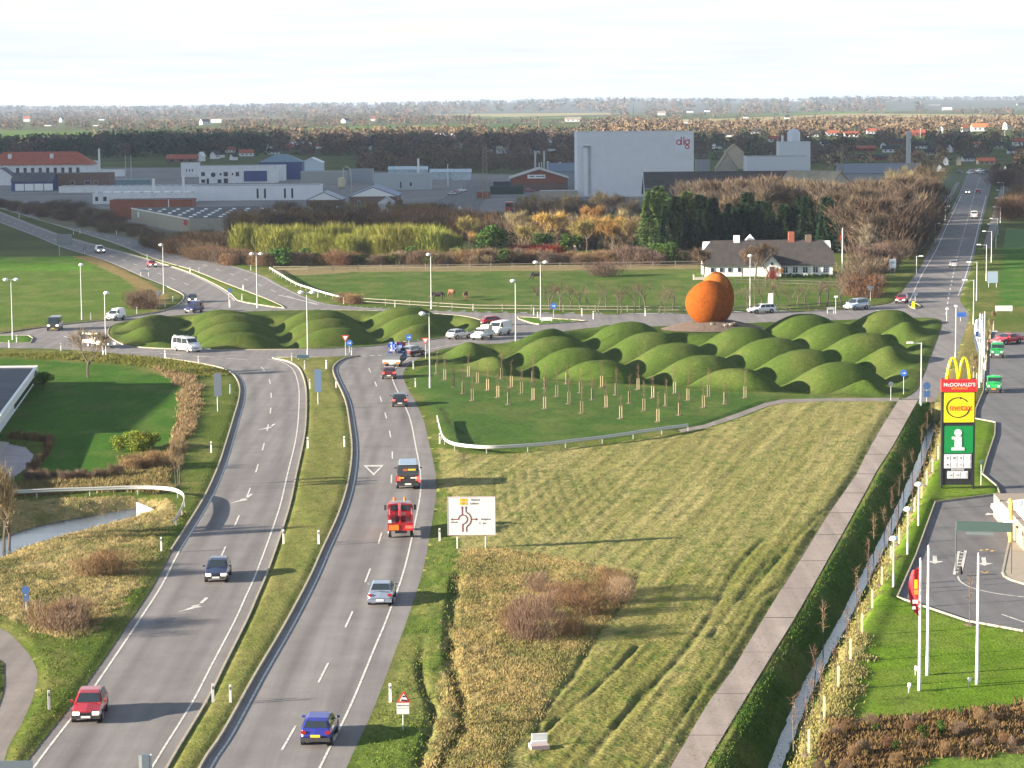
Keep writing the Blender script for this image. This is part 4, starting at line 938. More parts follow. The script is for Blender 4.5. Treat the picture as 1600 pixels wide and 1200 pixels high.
belt('rust', [(190,742),(220,738),(255,732)], 7, 1.3, 2.2, .8, 'bare_shrub', 'rusty shrub between the lawn and the curved guard rail', 'shrub', 'rusty shrubs between lawn and guard rail', .9, 1.5)
for i, (px, py) in enumerate([(274,768),(278,763),(281,758)]): plant('tantree', px, py, 4.6, 'young_tree', ('front', 'middle', 'back')[i] + ' one of three slim bare trees beside the curved guard rail', 'tree', w=.5)
for px, py, h, lb in [(6,866,7.5,'pale bare birch at the left picture edge, nearer one'),(14,860,6.5,'pale bare birch at the left picture edge, farther one')]: plant('tantree', px, py, h, 'bare_tree', lb, 'tree', w=.8)
for px, py, h, k, lb, w in [(100,985,2.4,'finebush','large brown-purple bush beside the left carriageway',1.5),(80,980,1.9,'finebrown','brown bush left of the large purple one',1.2),(120,975,1.9,'finebrown','rusty bush right of the large purple one',1.2),(150,900,1.7,'finebrown','rusty bush in the dry meadow above the large purple one',1.3),(178,898,2.0,'finebrown','rusty bush at the right edge of the dry meadow',1.1),(165,885,1.4,'finebrown','small brown bush in the dry meadow',1.2)]:
    plant(k, px, py, h, 'bare_bush', lb, 'bush', w=w)
for px, py, h, k, lb, w in [(826,1000,3.1,'finebush','tallest pinkish bare bush in the dry patch',.95),(808,985,1.7,'finebrown','rusty bush left of the tallest pinkish bush',1.0),(850,965,2.0,'finebush','pinkish bare bush behind the tallest one',1.0),(880,945,1.7,'finebrown','rusty bush in the middle of the dry patch',1.2),(905,938,1.5,'finebrown','brown bush in the middle right of the dry patch',1.2),(968,940,1.9,'finebush','pale bare bush at the right corner of the dry patch',1.0),(952,925,1.9,'finebrown','rusty bush at the upper right of the dry patch',1.1),(842,925,1.5,'finebush','pinkish bush at the upper left of the dry patch',1.4),(930,960,1.8,'finebrown','low brown bush right of the middle of the dry patch',1.3),(900,990,1.5,'finebrown','lowest brown bush of the dry patch',1.4)]:
    plant(k, px, py, h, 'bare_bush', lb, 'bush', w=w)
plant('youngtree', 725, 742, 2.8, 'sapling', 'thin bare sapling below the guard rail bend', 'sapling', w=.6)
# planted shrub bed at lower right
for i in range(46):
    x = random.uniform(1270, 1690); y = random.uniform(1136, 1215) - (x - 1270) * .085
    if x > 1420 and y > 1178: continue
    k = random.choice(['rust', 'brown', 'purple', 'gold'] if x < 1360 else ['rust', 'purple', 'brown', 'bush'])
    plant(k, x, y, random.uniform(.5, .85), 'low_shrub', 'low brown planted shrub in the bed at the lower right', 'shrub', 'low brown shrubs in the planted bed', w=.75)
# ================================================================ BUILDINGS
W = M_whitewall
M_roofdark = mat('dark_roof', (.075, .08, .095), .85, var=.2, vscale=.3); M_roofred = mat('red_tiles', (.33, .085, .045), .85, var=.2, vscale=.6)
M_slate = mat('slate_roof', (.040, .035, .035), .9, var=.3, vscale=.7); M_brickbr = mat('brown_brick', (.16, .105, .08), .9, var=.15, vscale=1)
M_brickred = mat('red_brick', (.26, .085, .05), .9, var=.15, vscale=1); M_met = mat('metal_cladding', (.70, .71, .73), .6, var=.05, vscale=.4)
M_metd = mat('grey_cladding', (.28, .31, .34), .6, var=.08); M_bluew = mat('blue_cladding', (.03, .06, .19), .5); M_teal = mat('teal_roof', (.14, .22, .26), .6, var=.1)
M_silver = mat('silver_cladding', (.60, .62, .66), .5, metal=.1, var=.05); M_cream = mat('cream_silo', (.55, .48, .33), .6); M_tan = mat('tan_cladding', (.36, .32, .25), .8, var=.1, vscale=1)
M_fibre = mat('fibre_cement_roof', (.28, .24, .17), .9, var=.2, vscale=.4); M_win = mat('window_glass', (.03, .04, .06), .15, spec=.7); M_sky = mat('skylight', (.75, .78, .8), .3)
M_orr = mat('orange_tiles', (.50, .17, .06), .85, var=.15)
def span(x0, x1, yb, z=0.0):
    a = G(x0, yb, z); b = G(x1, yb + (x1 - x0) * -math.tan(rad(.5)) * 1.0, z); return a, b
def shed(name, label, cat, x0, x1, yb, yt, depth, wall, roof=None, kind='flat', rise=0.0, wins=(), rz=None, ov=.25, group=None, par=.35):
    """box-like building whose front runs between two surveyed points. wins: (u0,u1,v0,v1) shares of the front"""
    a, b = span(x0, x1, yb); mid = (a + b) / 2; h = ztop((x0 + x1) / 2, yt, mid) ; L = (b - a).length
    ang = math.atan2((b - a).y, (b - a).x)
    if kind != 'flat' and kind != 'gablefront': h = h - rise
    if kind == 'gablefront': h = h - rise
    o = empty(name, mid, ang if rz is None else rz, label, cat, group)
    roof = roof or M_roofdark; w = MB()
    if kind == 'gablefront':
        w.prism([(-L / 2, 0, 0), (L / 2, 0, 0), (L / 2, 0, h), (0, 0, h + rise), (-L / 2, 0, h)], (0, depth, 0)); w.build('wall', wall, o)
        r = MB()
        for s in (-1, 1):
            e = s * (L / 2 + ov); r.prism([(0, -ov, h + rise + .03), (e, -ov, h + .03 - rise * ov / (L / 2)), (e, -ov, h + .22 - rise * ov / (L / 2)), (0, -ov, h + rise + .24)], (0, depth + 2 * ov, 0))
        r.build('roof', roof, o)
    elif kind == 'gable':      # ridge parallel to the front
        w.prism([(-L / 2, 0, 0), (-L / 2, depth, 0), (-L / 2, depth, h), (-L / 2, depth / 2, h + rise), (-L / 2, 0, h)], (L, 0, 0)); w.build('wall', wall, o)
        r = MB(); dz = rise * ov / (depth / 2)
        r.prism([(-L / 2 - ov, -ov, h - dz + .04), (-L / 2 - ov, depth / 2, h + rise + .04), (-L / 2 - ov, depth / 2, h + rise + .24), (-L / 2 - ov, -ov, h - dz + .22)], (L + 2 * ov, 0, 0))
        r.prism([(-L / 2 - ov, depth + ov, h - dz + .04), (-L / 2 - ov, depth / 2 + .005, h + rise + .04), (-L / 2 - ov, depth / 2 + .005, h + rise + .24), (-L / 2 - ov, depth + ov, h - dz + .22)], (L + 2 * ov, 0, 0))
        r.build('roof', roof, o)
    elif kind == 'hip':
        w.box((0, depth / 2, h / 2), (L, depth, h)); w.build('wall', wall, o)
        k = min(depth / 2, L / 2 - .1); e = ov
        MB().add([(-L / 2 - e, -e, h + .01), (L / 2 + e, -e, h + .01), (L / 2 + e, depth + e, h + .01), (-L / 2 - e, depth + e, h + .01), (-L / 2 + k, depth / 2, h + rise), (L / 2 - k, depth / 2, h + rise)],
                 [(0, 1, 5, 4), (1, 2, 5), (2, 3, 4, 5), (3, 0, 4), (3, 2, 1, 0)]).build('roof', roof, o)
    else:
        w.box((0, depth / 2, h / 2), (L, depth, h)); w.build('wall', wall, o)
        MB().box((0, depth / 2, h + .05), (L - .3, depth - .3, .1)).build('roof', roof, o)
        if par:
            f = MB()
            for c, d in (((0, .06, h + par / 2 - .05), (L + .1, .2, par)), ((0, depth - .06, h + par / 2 - .05), (L + .1, .2, par)), ((-L / 2 - .0, depth / 2, h + par / 2 - .05), (.2, depth - .33, par)), ((L / 2 + .0, depth / 2, h + par / 2 - .05), (.2, depth - .33, par))): f.box(c, d)
            f.build('fascia', wall, o)
    for u0, u1, v0, v1 in wins:
        x = -L / 2 + L * (u0 + u1) / 2; z = h * (v0 + v1) / 2; ww = L * (u1 - u0); hh = h * (v1 - v0)
        f = MB().box((x, -.03, z), (ww + .16, .1, hh + .16)).build('window', M_white, o)
        MB().box((x, -.07, z), (ww, .06, hh)).build('pane', M_win, f)
    return o, L, h
def extra(o, name, m, fn, **k):
    q = MB(); fn(q); return q.build(name, m, o, **k)
# ---- big grey warehouse with the red letters
o, L, H1 = shed('warehouse', 'huge pale grey windowless warehouse with red letters dlg at its top right', 'warehouse', 902, 1084, 308, 208.5, 34, M_met, M_roofdark, par=.5)
ribs = MB()
for i in range(1, 60): ribs.box((-L / 2 + L * i / 60, -.03, H1 / 2), (.05, .06, H1 - .3))
ribs.build('cladding_rib', M_met, o, kind='stuff')
q = L / 182
MB().box((L / 2 - 14.8 * q - .3, -.10, H1 - 15.5 * q), (26 * q, .1, 26 * q)).build('sign_panel', mat('pale_panel', (.72, .75, .80), .5), o)
M_lred = mat('sign_red', (.50, .02, .05), .5)
def ring(mb, cx_, cz_, r0, r1, y, d=.08, n=28, a0=0, a1=2 * math.pi):
    for k in range(n):
        t0 = a0 + (a1 - a0) * k / n; t1 = a0 + (a1 - a0) * (k + 1) / n
        P4 = [(cx_ + r * math.cos(t), y, cz_ + r * math.sin(t)) for r, t in ((r0, t0), (r1, t0), (r1, t1), (r0, t1))]
        mb.prism(P4, (0, -d, 0))
cx0 = L / 2 - 14.8 * q - .3; cz0 = H1 - 15.5 * q
for nm, fn in (('letter_d', lambda m: (ring(m, cx0 - 7 * q, cz0 + 1.2 * q, 2.6 * q, 4.3 * q, -.16), m.box((cx0 - 3.4 * q, -.2, cz0 + 3.4 * q), (1.5 * q, .08, 13 * q)))),
               ('letter_l', lambda m: m.box((cx0 + .8 * q, -.2, cz0 + 3.2 * q), (1.6 * q, .08, 13 * q))),
               ('letter_g', lambda m: (ring(m, cx0 + 6 * q, cz0 + 1.4 * q, 2.5 * q, 4.2 * q, -.16), ring(m, cx0 + 6 * q, cz0 - 6.0 * q, 2.0 * q, 3.6 * q, -.16), m.box((cx0 + 9.4 * q, -.2, cz0 + 4.8 * q), (3 * q, .08, 1.3 * q))))):
    extra(o, nm, M_lred, fn)
def ladder(m):
    x = -L / 2 + 20 * q
    m.box((x - .25, -.25, H1 * .42), (.07, .07, H1 * .76)); m.box((x + .25, -.25, H1 * .42), (.07, .07, H1 * .76))
    for k in range(34): m.box((x, -.25, .6 + k * H1 * .76 / 34), (.5, .06, .06))
extra(o, 'ladder', M_metd, ladder); extra(o, 'platform', M_metd, lambda m: m.box((-L / 2 + 15 * q, -.8, H1 - 19 * q), (12 * q, 1.6, .3)))
extra(o, 'duct', M_met, lambda m: m.box((-L / 2 + 13 * q, -.5, (H1 - 19 * q) / 2), (1.6, .9, H1 - 19 * q - .5)))
p = G(994, 306); props(extra(None, 'roof_mast', M_pole, lambda m: m.tube([(p.x, p.y + 18, H1), (p.x, p.y + 18, H1 + 10)], [.18, .08], 6)), 'thin tall mast on the roof of the huge grey warehouse', 'mast')
# ---- long dark hall
o, L, h = shed('farm_hall', 'long hall with dark slate roof in front of the huge grey warehouse', 'hall', 1010, 1262, 320, 270, 20, M_tan, M_slate, 'gable', 7.0, ov=.5)
for s_ in (.08, .19, .34, .55, .83, .93): MB().box((-L / 2 + L * s_, 2.4, h + 2.05), (9, 1.1, .1)).build('skylight', M_sky, o).rotation_euler = (0, 0, 0)
for c in o.children:
    if c.name.startswith('skylight'):
        c.location = (0, 0, 0)
extra(o, 'gable_board', M_white, lambda m: m.prism([(-L / 2 - .62, -.6, h - .4), (-L / 2 - .62, 10, h + 6.7), (-L / 2 - .62, 10, h + 7.3), (-L / 2 - .62, -.6, h + .3)], (.1, 0, 0)))
# ---- silver buildings on the right
o, L, h = shed('silver_hall', 'silver-clad flat building right of the long dark roof', 'building', 1168, 1266, 296, 245.5, 16, M_silver, par=.3)
o, L, h2 = shed('silver_tower', 'upper silver box rising behind the silver-clad flat building', 'building', 1218, 1266, 286, 222.5, 12, M_silver, par=.3)
for x in (1224, 1238):
    p = G(x, 285); props(MB().tube([(p.x, p.y + 4, h2), (p.x, p.y + 4, h2 + 2.6)], .45, 8).build('vent_stack', M_white), ('left' if x < 1230 else 'right') + ' white vent stack on the upper silver box', 'chimney')
p = G(1246, 284); o = props(MB().lathe((p.x, p.y + 14, 0), [(2.6, 0), (2.6, h2 + 3.5), (1.6, h2 + 4.6), (.3, h2 + 5)], 14).build('silo', M_silver, smooth=True), 'grey silo standing behind the upper silver box', 'silo')
shed('small_block', 'small grey block between the huge warehouse and the gabled house', 'building', 1088, 1109, 300, 252, 6, M_metd, par=.6)
shed('gabled_house', 'brown steep-gabled house right of the huge grey warehouse', 'house', 1120, 1152, 292, 240, 9, M_tan, M_fibre, 'gablefront', 5.5)
shed('gabled_house', 'brown gabled house behind the long hall, higher up the picture', 'house', 1134, 1162, 264, 226, 9, M_tan, M_fibre, 'gablefront', 3.5)
# ---- barn with big tan roof
def barn():
    a = G(1313, 324); rz = rad(38)
    o = empty('barn', a, rz, 'barn with large tan roof and pale gable right of the silver buildings', 'barn'); Wd, Ln, h, r = 15, 22, 4.5, 6.2
    MB().prism([(-Wd / 2, 0, 0), (Wd / 2, 0, 0), (Wd / 2, 0, h), (0, 0, h + r), (-Wd / 2, 0, h)], (0, Ln, 0)).build('wall', mat('pale_render', (.42, .38, .34), .9, var=.15), o)
    for s in (-1, 1): MB().prism([(0, -.4, h + r + .05), (s * (Wd / 2 + .6), -.4, h - .35), (s * (Wd / 2 + .6), -.4, h - .1), (0, -.4, h + r + .3)], (0, Ln + .8, 0)).build('roof', M_fibre, o)
barn()
shed('dark_hall', 'long low blue-grey hall behind the wooded bank', 'hall', 1312, 1442, 298, 257, 16, M_metd, mat('grey_roof', (.17, .19, .22), .8, var=.1), 'gable', 3.2, wins=[(.5, .93, .55, .75)])
def stack(x, yb, yt, r, label, name='chimney', m=M_pole, cat='chimney', dy=0):
    p = G(x, yb); z = ztop(x, yt, p + Vector((0, dy, 0)))
    return props(MB().tube([(p.x, p.y + dy, 0), (p.x, p.y + dy, z)], [r, r * .9], 10).build(name, m, smooth=False), label, cat)
stack(1419, 285, 205, 1.0, 'tall grey steel chimney at the right of the blue-grey hall')
# ---- brick gable hall with sign
o, L, h = shed('brick_hall', 'brick hall with low gable and white sign left of the huge grey warehouse', 'hall', 798, 887, 299, 265, 30, M_brickbr, mat('pale_roof', (.40, .37, .33), .85, var=.1), 'gablefront', 3.3, ov=.6)
MB().box((-1, -.08, h + .75), (6.6, .1, 1.4)).build('sign_panel', M_white, o); MB().box((-2.6, -.15, h + .8), (1.6, .03, .35)).build('sign_text', M_bluew, o); MB().box((0, -.15, h + .8), (2.2, .03, .3)).build('sign_text', M_bluew, o); MB().box((1.6, -.15, h + .8), (.7, .03, .45)).build('sign_text', M_bluew, o)
extra(o, 'brick_band', M_brickred, lambda m: m.prism([(-L / 2 + .4, -.02, h - 1.6), (L / 2 - .4, -.02, h - 1.6), (L / 2 - .4, -.02, h - .1), (0, -.02, h + 3.0), (-L / 2 + .4, -.02, h - .1)], (0, -.03, 0)))
for x, yt, r in ((837, 238, .38), (843, 254, .3), (847, 253, .3), (851, 236, .38), (857, 252, .6), (876, 253, .45)):
    stack(x, 292, yt, r, 'thin metal flue number %s from the left on the brick hall' % {837: 'one', 843: 'two', 847: 'three', 851: 'four', 857: 'five', 876: 'six'}[x], 'flue', M_galv, 'flue', 8)
shed('blue_hall', 'dark blue-grey hall between the brick hall and the huge warehouse', 'hall', 858, 905, 292, 256, 14, M_metd, mat('blue_roof', (.13, .17, .22), .7), 'gable', 3.0)
shed('green_shed', 'open dark green shed with pale roof edge beside the street', 'shed', 766, 818, 304, 293, 8, mat('dark_green', (.02, .05, .04), .8), M_whitewall, par=.4)
shed('wood_stack_shed', 'low shed with red-brown stacked crates at the street corner', 'shed', 745, 766, 310, 301, 4, M_brickred, M_roofdark, par=.2)
shed('dark_container', 'dark container behind the open green shed', 'container', 771, 798, 292, 284, 4, mat('dark_violet', (.05, .05, .08), .7), par=.1)
shed('low_block', 'low pale-roofed block at the foot of the huge warehouse', 'building', 844, 902, 309, 299, 10, M_tan, mat('pale_flat_roof', (.38, .39, .42), .8), par=.2)
# ---- red-roofed hall far left and its neighbours
o, L, h = shed('red_roof_hall', 'long white hall with big red tiled hipped roof at the far left', 'hall', -25, 143, 276, 237.5, 16, W, M_roofred, 'hip', 6.0, wins=[(.30 + .07 * i, .33 + .07 * i, .3, .75) for i in range(9)], ov=.8)
for u in (.23, .62): extra(o, 'chimney', M_whitewall, lambda m: m.box((-L / 2 + L * u, 4, h + 4.0), (1.6, 1.2, 2.2)))
shed('white_annex', 'white cubic annex at the right end of the red-roofed hall', 'building', 143, 153, 272, 252.5, 8, W)
stack(155.5, 268, 232, .5, 'white chimney pole right of the red-roofed hall', 'chimney', M_white)
shed('white_shed', 'low white shed right of the white chimney pole', 'shed', 153, 192, 276, 266, 6, W, par=.3)
shed('white_house', 'white gabled house at the left picture edge below the red roof', 'house', -12, 18, 290, 263, 10, W, M_roofdark, 'gablefront', 3)
o, L, h = shed('garage_row', 'dark-roofed row with white wall panels below the red-roofed hall', 'building', 18, 82, 299, 271, 12, M_bluew, M_roofdark, 'gable', 3.2)
for i in range(4): MB().box((-L / 2 + L * (.20 + .235 * i), -.08, h * .42), (L * .215, .12, h * .72)).build('white_panel', M_white, o)
shed('brown_block', 'long brown brick block with three pale windows beside the garage row', 'building', 80, 171, 297, 272, 14, M_brickbr, M_roofdark, wins=[(.34, .40, .35, .55), (.58, .68, .35, .55), (.74, .80, .35, .55)])
shed('glass_shed', 'low blue-green glazed shed right of the brown block', 'shed', 172, 235, 291, 281, 10, mat('blue_green_glass', (.16, .24, .27), .4), M_metd, par=.2)
o, L, h = shed('long_white_hall', 'long low white hall with dark roof lights below the brown block', 'hall', 92, 300, 301.5, 292, 12, W, M_roofdark, par=.4)
for i in range(11): MB().box((-L / 2 + L * (.3 + .06 * i), 5, h + .3), (1.8, 4, .4)).build('roof_light', M_metd, o)
o, L, h = shed('white_workshop', 'white workshop with two windows and dark roof lights behind the red brick shed', 'building', 145, 302, 319, 303, 12, W, M_roofdark, wins=[(.025, .055, .3, .75), (.105, .14, .3, .75)], par=.4)
for i in range(9): MB().box((-L / 2 + L * (.12 + .1 * i), 6, h + .35), (2.4, 4, .5)).build('roof_light', M_sky, o)
stack(240.5, 308, 279, .5, 'left white chimney pole over the white workshop', 'chimney', M_white); stack(287, 306, 275, .5, 'right white chimney pole over the white workshop', 'chimney', M_white)
stack(205.5, 290, 243, .12, 'right thin flagpole behind the glazed shed', 'flagpole', M_pole, 'flagpole'); stack(197, 290, 243, .12, 'left thin flagpole behind the glazed shed', 'flagpole', M_pole, 'flagpole')
shed('red_brick_shed', 'red brick shed at the left end of the grey flat-roofed warehouse', 'shed', 172, 300, 343, 313.5, 11, M_brickred, M_roofdark, par=.3)
shed('brick_tower', 'small brick block on top behind the red brick shed', 'building', 221, 236, 316, 303.5, 4, M_brickbr)
# ---- grey flat warehouse with skylight domes
def flatware():
    A = G(205.5, 347); B = G(296, 366); C = G(510, 364); h = ztop(296, 341, B)
    o = empty('flat_warehouse', B, 0, 'wide grey flat-roofed warehouse with white roof domes and a long tan side wall', 'warehouse')
    a = A - B; c = C - B; a.z = c.z = 0; d = c + a
    pts = [Vector((0, 0, 0)), c, d, a]
    MB().prism(pts, (0, 0, h)).build('wall', M_tan, o)
    q_ = MB().prism([p_ * 1.0 + Vector((0, 0, h)) + (d / 2 - p_) * .004 for p_ in pts], (0, 0, .06)); q_.build('roof', mat('bitumen', (.045, .05, .06), .9, var=.2, vscale=.3), o)
    for i in range(9):
        for j in range(5):
            p_ = c * (.04 + .11 * i) + a * (.06 + .17 * j)
            MB().lathe((p_.x, p_.y, h + .06), [(.6, 0), (.55, .15), (.35, .28), (.1, .32)], 8).build('roof_dome', M_sky, o)
    for i in range(26):
        p_ = c * ((i + .5) / 26); MB().box((p_.x, p_.y - .05, h / 2), (.2, .1, h)).build('wall_rib', M_metd, o)
    n = Vector((a.y, -a.x, 0)).normalized()
    if n.x > 0: n = -n
    e = a.normalized()
    P_ = e * 3.2 + n * .08
    for k in (-1.5, -.5, .5): 
        s0 = P_ + e * (-k * 1.5)
        MB().box((s0.x, s0.y, h - 1.3), (.1, 1.0, 1.3), math.atan2(e.y, e.x) - math.pi / 2).build('sign_letter', M_lred, o)
    s0 = e * a.length * .86 + n * .1; MB().box((s0.x, s0.y, h * .6), (.12, 1.8, 1.6), math.atan2(e.y, e.x) - math.pi / 2).build('round_sign', M_white, o)
    MB().add([tuple(n * .06 + Vector((0, 0, h))), tuple(n * .06 + a + Vector((0, 0, h))), tuple(n * .06 + a + Vector((0, 0, h - .35))), tuple(n * .06 + Vector((0, 0, h - .35)))], [(0, 1, 2, 3)]).build('eaves_trim', M_white, o)
    return h
flatware()
stack(264, 345, 312, .14, 'thin white lamp pole above the flat warehouse roof', 'mast', M_white, 'mast'); stack(370, 368, 336, .16, 'white pole before the flat warehouse', 'mast', M_white, 'mast')
# ---- white and blue office
o, L, h = shed('office_building', 'white office building with round window and dark blue roof', 'office building', 311, 432, 287, 260, 12, W, mat('blue_roof2', (.04, .07, .14), .6), par=.3,
     wins=[(.03, .08, .45, .68), (.03, .08, .05, .25), (.10, .13, .0, .3), (.27, .295, .48, .62), (.32, .375, .42, .68), (.24, .29, .03, .25), (.32, .375, .02, .3), (.425, .445, .48, .62), (.475, .52, .42, .68)])
MB().tube([(-L / 2 + L * .185, -.02, h * .52), (-L / 2 + L * .185, -.12, h * .52)], 1.0, 16).build('round_window', M_win, o)
MB().box((L * .23, -.08, h * .42), (L * .30, .12, h * .62)).build('blue_panel', M_bluew, o)
shed('white_cube', 'white cube with three small windows left of the office building', 'building', 283, 310, 277, 255.5, 8, W, wins=[(.3, .36, .4, .6), (.47, .53, .4, .6), (.64, .70, .4, .6)])
shed('teal_hall', 'white hall with blue-green roof and dark blue front behind the office', 'hall', 405, 472, 281, 241, 14, M_bluew, M_teal, 'hip', 3.4)
shed('pale_gable_hall', 'pale blue-white gabled hall right of the blue-green roof', 'hall', 470, 503, 272, 247, 16, mat('pale_blue_cladding', (.50, .58, .64), .6), M_met, 'gablefront', 2.2)
shed('white_block', 'white block in front of the dark blue hall', 'building', 400, 445, 283, 259, 8, W)
shed('grey_long_hall', 'long pale grey hall below the office building', 'hall', 292, 500, 314, 291.5, 14, M_met, M_roofdark, par=.4, wins=[(.525, .54, .15, .85), (.58, .595, .15, .85), (.73, .745, .15, .85), (.785, .80, .15, .85)])
shed('ribbed_shed', 'grey-green ribbed metal shed right of the office', 'shed', 470, 540, 289, 269, 12, mat('grey_green_cladding', (.30, .32, .30), .7, var=.06), M_metd)
shed('blue_grey_shed', 'blue-grey shed behind the cream silo', 'shed', 545, 582, 286, 265.5, 10, M_metd, M_metd)
p = G(534, 302); o = empty('cream_silo', p, 0, 'cream round silo on legs in front of the ribbed shed', 'silo'); zt = ztop(534, 277, p)
MB().lathe((0, 0, 0), [(.4, zt * .25), (1.3, zt * .42), (1.3, zt * .95), (.5, zt)], 12).build('tank', M_cream, o)
for s in (-1, 1):
    for t in (-1, 1): MB().tube([(s, t, 0), (s, t, zt * .45)], .1, 4).build('leg', M_metd, o)
props(MB().tube([(p.x + .6, p.y + 2, 2), (p.x + .6, p.y + 2, zt + 3.2), (p.x + 1.4, p.y + 2, zt + 4), (p.x + 3.0, p.y + 2, zt + 3), (p.x + 3.4, p.y + 2, zt + 1), (p.x + 3.4, p.y + 2, 0)], .22, 6).build('bent_duct', M_galv), 'bent metal duct arching beside the cream silo', 'duct')
o, L, h = shed('gable_shed', 'small brick shed with white low gable right of the long grey hall', 'shed', 479, 533, 322, 301, 18, M_brickbr, M_metd, 'gablefront', 2.4, wins=[(.18, .24, .2, .8), (.48, .56, .2, .75)])
extra(o, 'gable_panel', M_white, lambda m: m.prism([(-L / 2 + .3, -.05, h + .02), (L / 2 - .3, -.05, h + .02), (0, -.05, h + 2.3)], (0, -.06, 0)))
o, L, h = shed('gable_shed', 'wider brick shed with white low gable and blue roof', 'shed', 546, 621, 325, 293, 26, M_brickbr, mat('blue_grey_roof', (.17, .21, .30), .6, var=.1), 'gablefront', 2.8, wins=[(.18, .22, .2, .6)])
extra(o, 'gable_panel', M_white, lambda m: m.prism([(-L / 2 + .3, -.05, h + .02), (L / 2 - .3, -.05, h + .02), (0, -.05, h + 2.7)], (0, -.06, 0)))
shed('low_shed', 'long low blue-grey shed behind the blue-roofed brick shed', 'shed', 585, 674, 297, 273, 12, mat('pale_grey_green', (.38, .42, .44), .7, var=.1), M_metd, wins=[(.45, .48, .1, .55), (.62, .66, .25, .5)])
shed('small_gable', 'small white gabled hut before the blue-roofed brick shed', 'shed', 591, 616, 333, 309, 6, W, M_metd, 'gablefront', 1.5)
for i, (x0, x1) in enumerate(((607, 648), (648, 668), (672, 706), (707, 736))):
    shed('greenhouse', 'pale translucent greenhouse %s in the row before the dark town trees' % ('leftmost', 'second from the left', 'third from the left', 'rightmost')[i], 'greenhouse', x0, x1, 280 + i * .6, 261 + (4 if i > 1 else 0), 8, mat('greenhouse_film', (.42, .50, .54), .5, var=.25, vscale=1.2), mat('greenhouse_film', (.4, .4, .4)), 'gable', 1.2)
stack(654, 292, 247.5, .45, 'white chimney with round cap over the low blue-grey shed', 'chimney', M_white); stack(700, 291, 256, .15, 'thin white mast right of the greenhouses', 'mast', M_white, 'mast'); stack(658, 292, 257, .12, 'thin tan pole beside the capped white chimney', 'mast', M_pole, 'mast')
# lattice mast
def lattice(x, yb, yt, w0, label):
    p = G(x, yb); h = ztop(x, yt, p); o = empty('lattice_mast', p, 0, label, 'mast')
    for a, b in ((-1, -1), (1, -1), (1, 1), (-1, 1)): MB().tube([(a * w0, b * w0, 0), (a * w0 * .5, b * w0 * .5, h)], .09, 4).build('leg', M_fibre, o)
    m = MB(); n = 16
    for i in range(n):
        z0 = h * i / n; z1 = h * (i + 1) / n; q0 = w0 * (1 - .5 * i / n); q1 = w0 * (1 - .5 * (i + 1) / n)
        for (a, b), (c, d) in (((-1, -1), (1, -1)), ((1, -1), (1, 1)), ((1, 1), (-1, 1)), ((-1, 1), (-1, -1))): m.tube([(a * q0, b * q0, z0), (c * q1, d * q1, z1)], .05, 3, False)
    m.build('bracing', M_fibre, o, kind='stuff')
lattice(758, 311, 226, 1.0, 'tall slim lattice mast beside the street in the industrial yard')
lattice(1315, 300, 225, .6, 'slim lattice mast behind the barn with the tan roof')
# ---- more houses of the town, each its own
def house(x, yb, wpx, hpx, roofm, wallm, kind, rz, label, cat='house'):
    p = G(x, yb); s = F / p.y; Wd = wpx / s; Hh = hpx / s
    o = empty('house', p, rad(rz), label, cat)
    h = Hh * .55; r = Hh * .45; D_ = Wd * .6
    MB().prism([(-Wd / 2, -D_ / 2, 0), (-Wd / 2, D_ / 2, 0), (-Wd / 2, D_ / 2, h), (-Wd / 2, 0, h + r), (-Wd / 2, -D_ / 2, h)], (Wd, 0, 0)).build('wall', wallm, o)
    m = MB()
    for sg in (-1, 1): m.prism([(-Wd / 2 - .4, sg * (D_ / 2 + .4), h - .25), (-Wd / 2 - .4, sg * .003, h + r + .02), (-Wd / 2 - .4, sg * .003, h + r + .25), (-Wd / 2 - .4, sg * (D_ / 2 + .4), h)], (Wd + .8, 0, 0))
    m.build('roof', roofm, o)
    if wpx > 13:
        for u in (-.3, 0, .3): MB().box((u * Wd, -D_ / 2 - .03, h * .55), (Wd * .1, .08, h * .4)).build('window', M_win, o)
    return o
rn = {id(M_roofred): 'red-roofed', id(M_orr): 'orange-roofed', id(M_slate): 'slate-roofed', id(M_roofdark): 'dark-roofed', id(M_fibre): 'tan-roofed'}
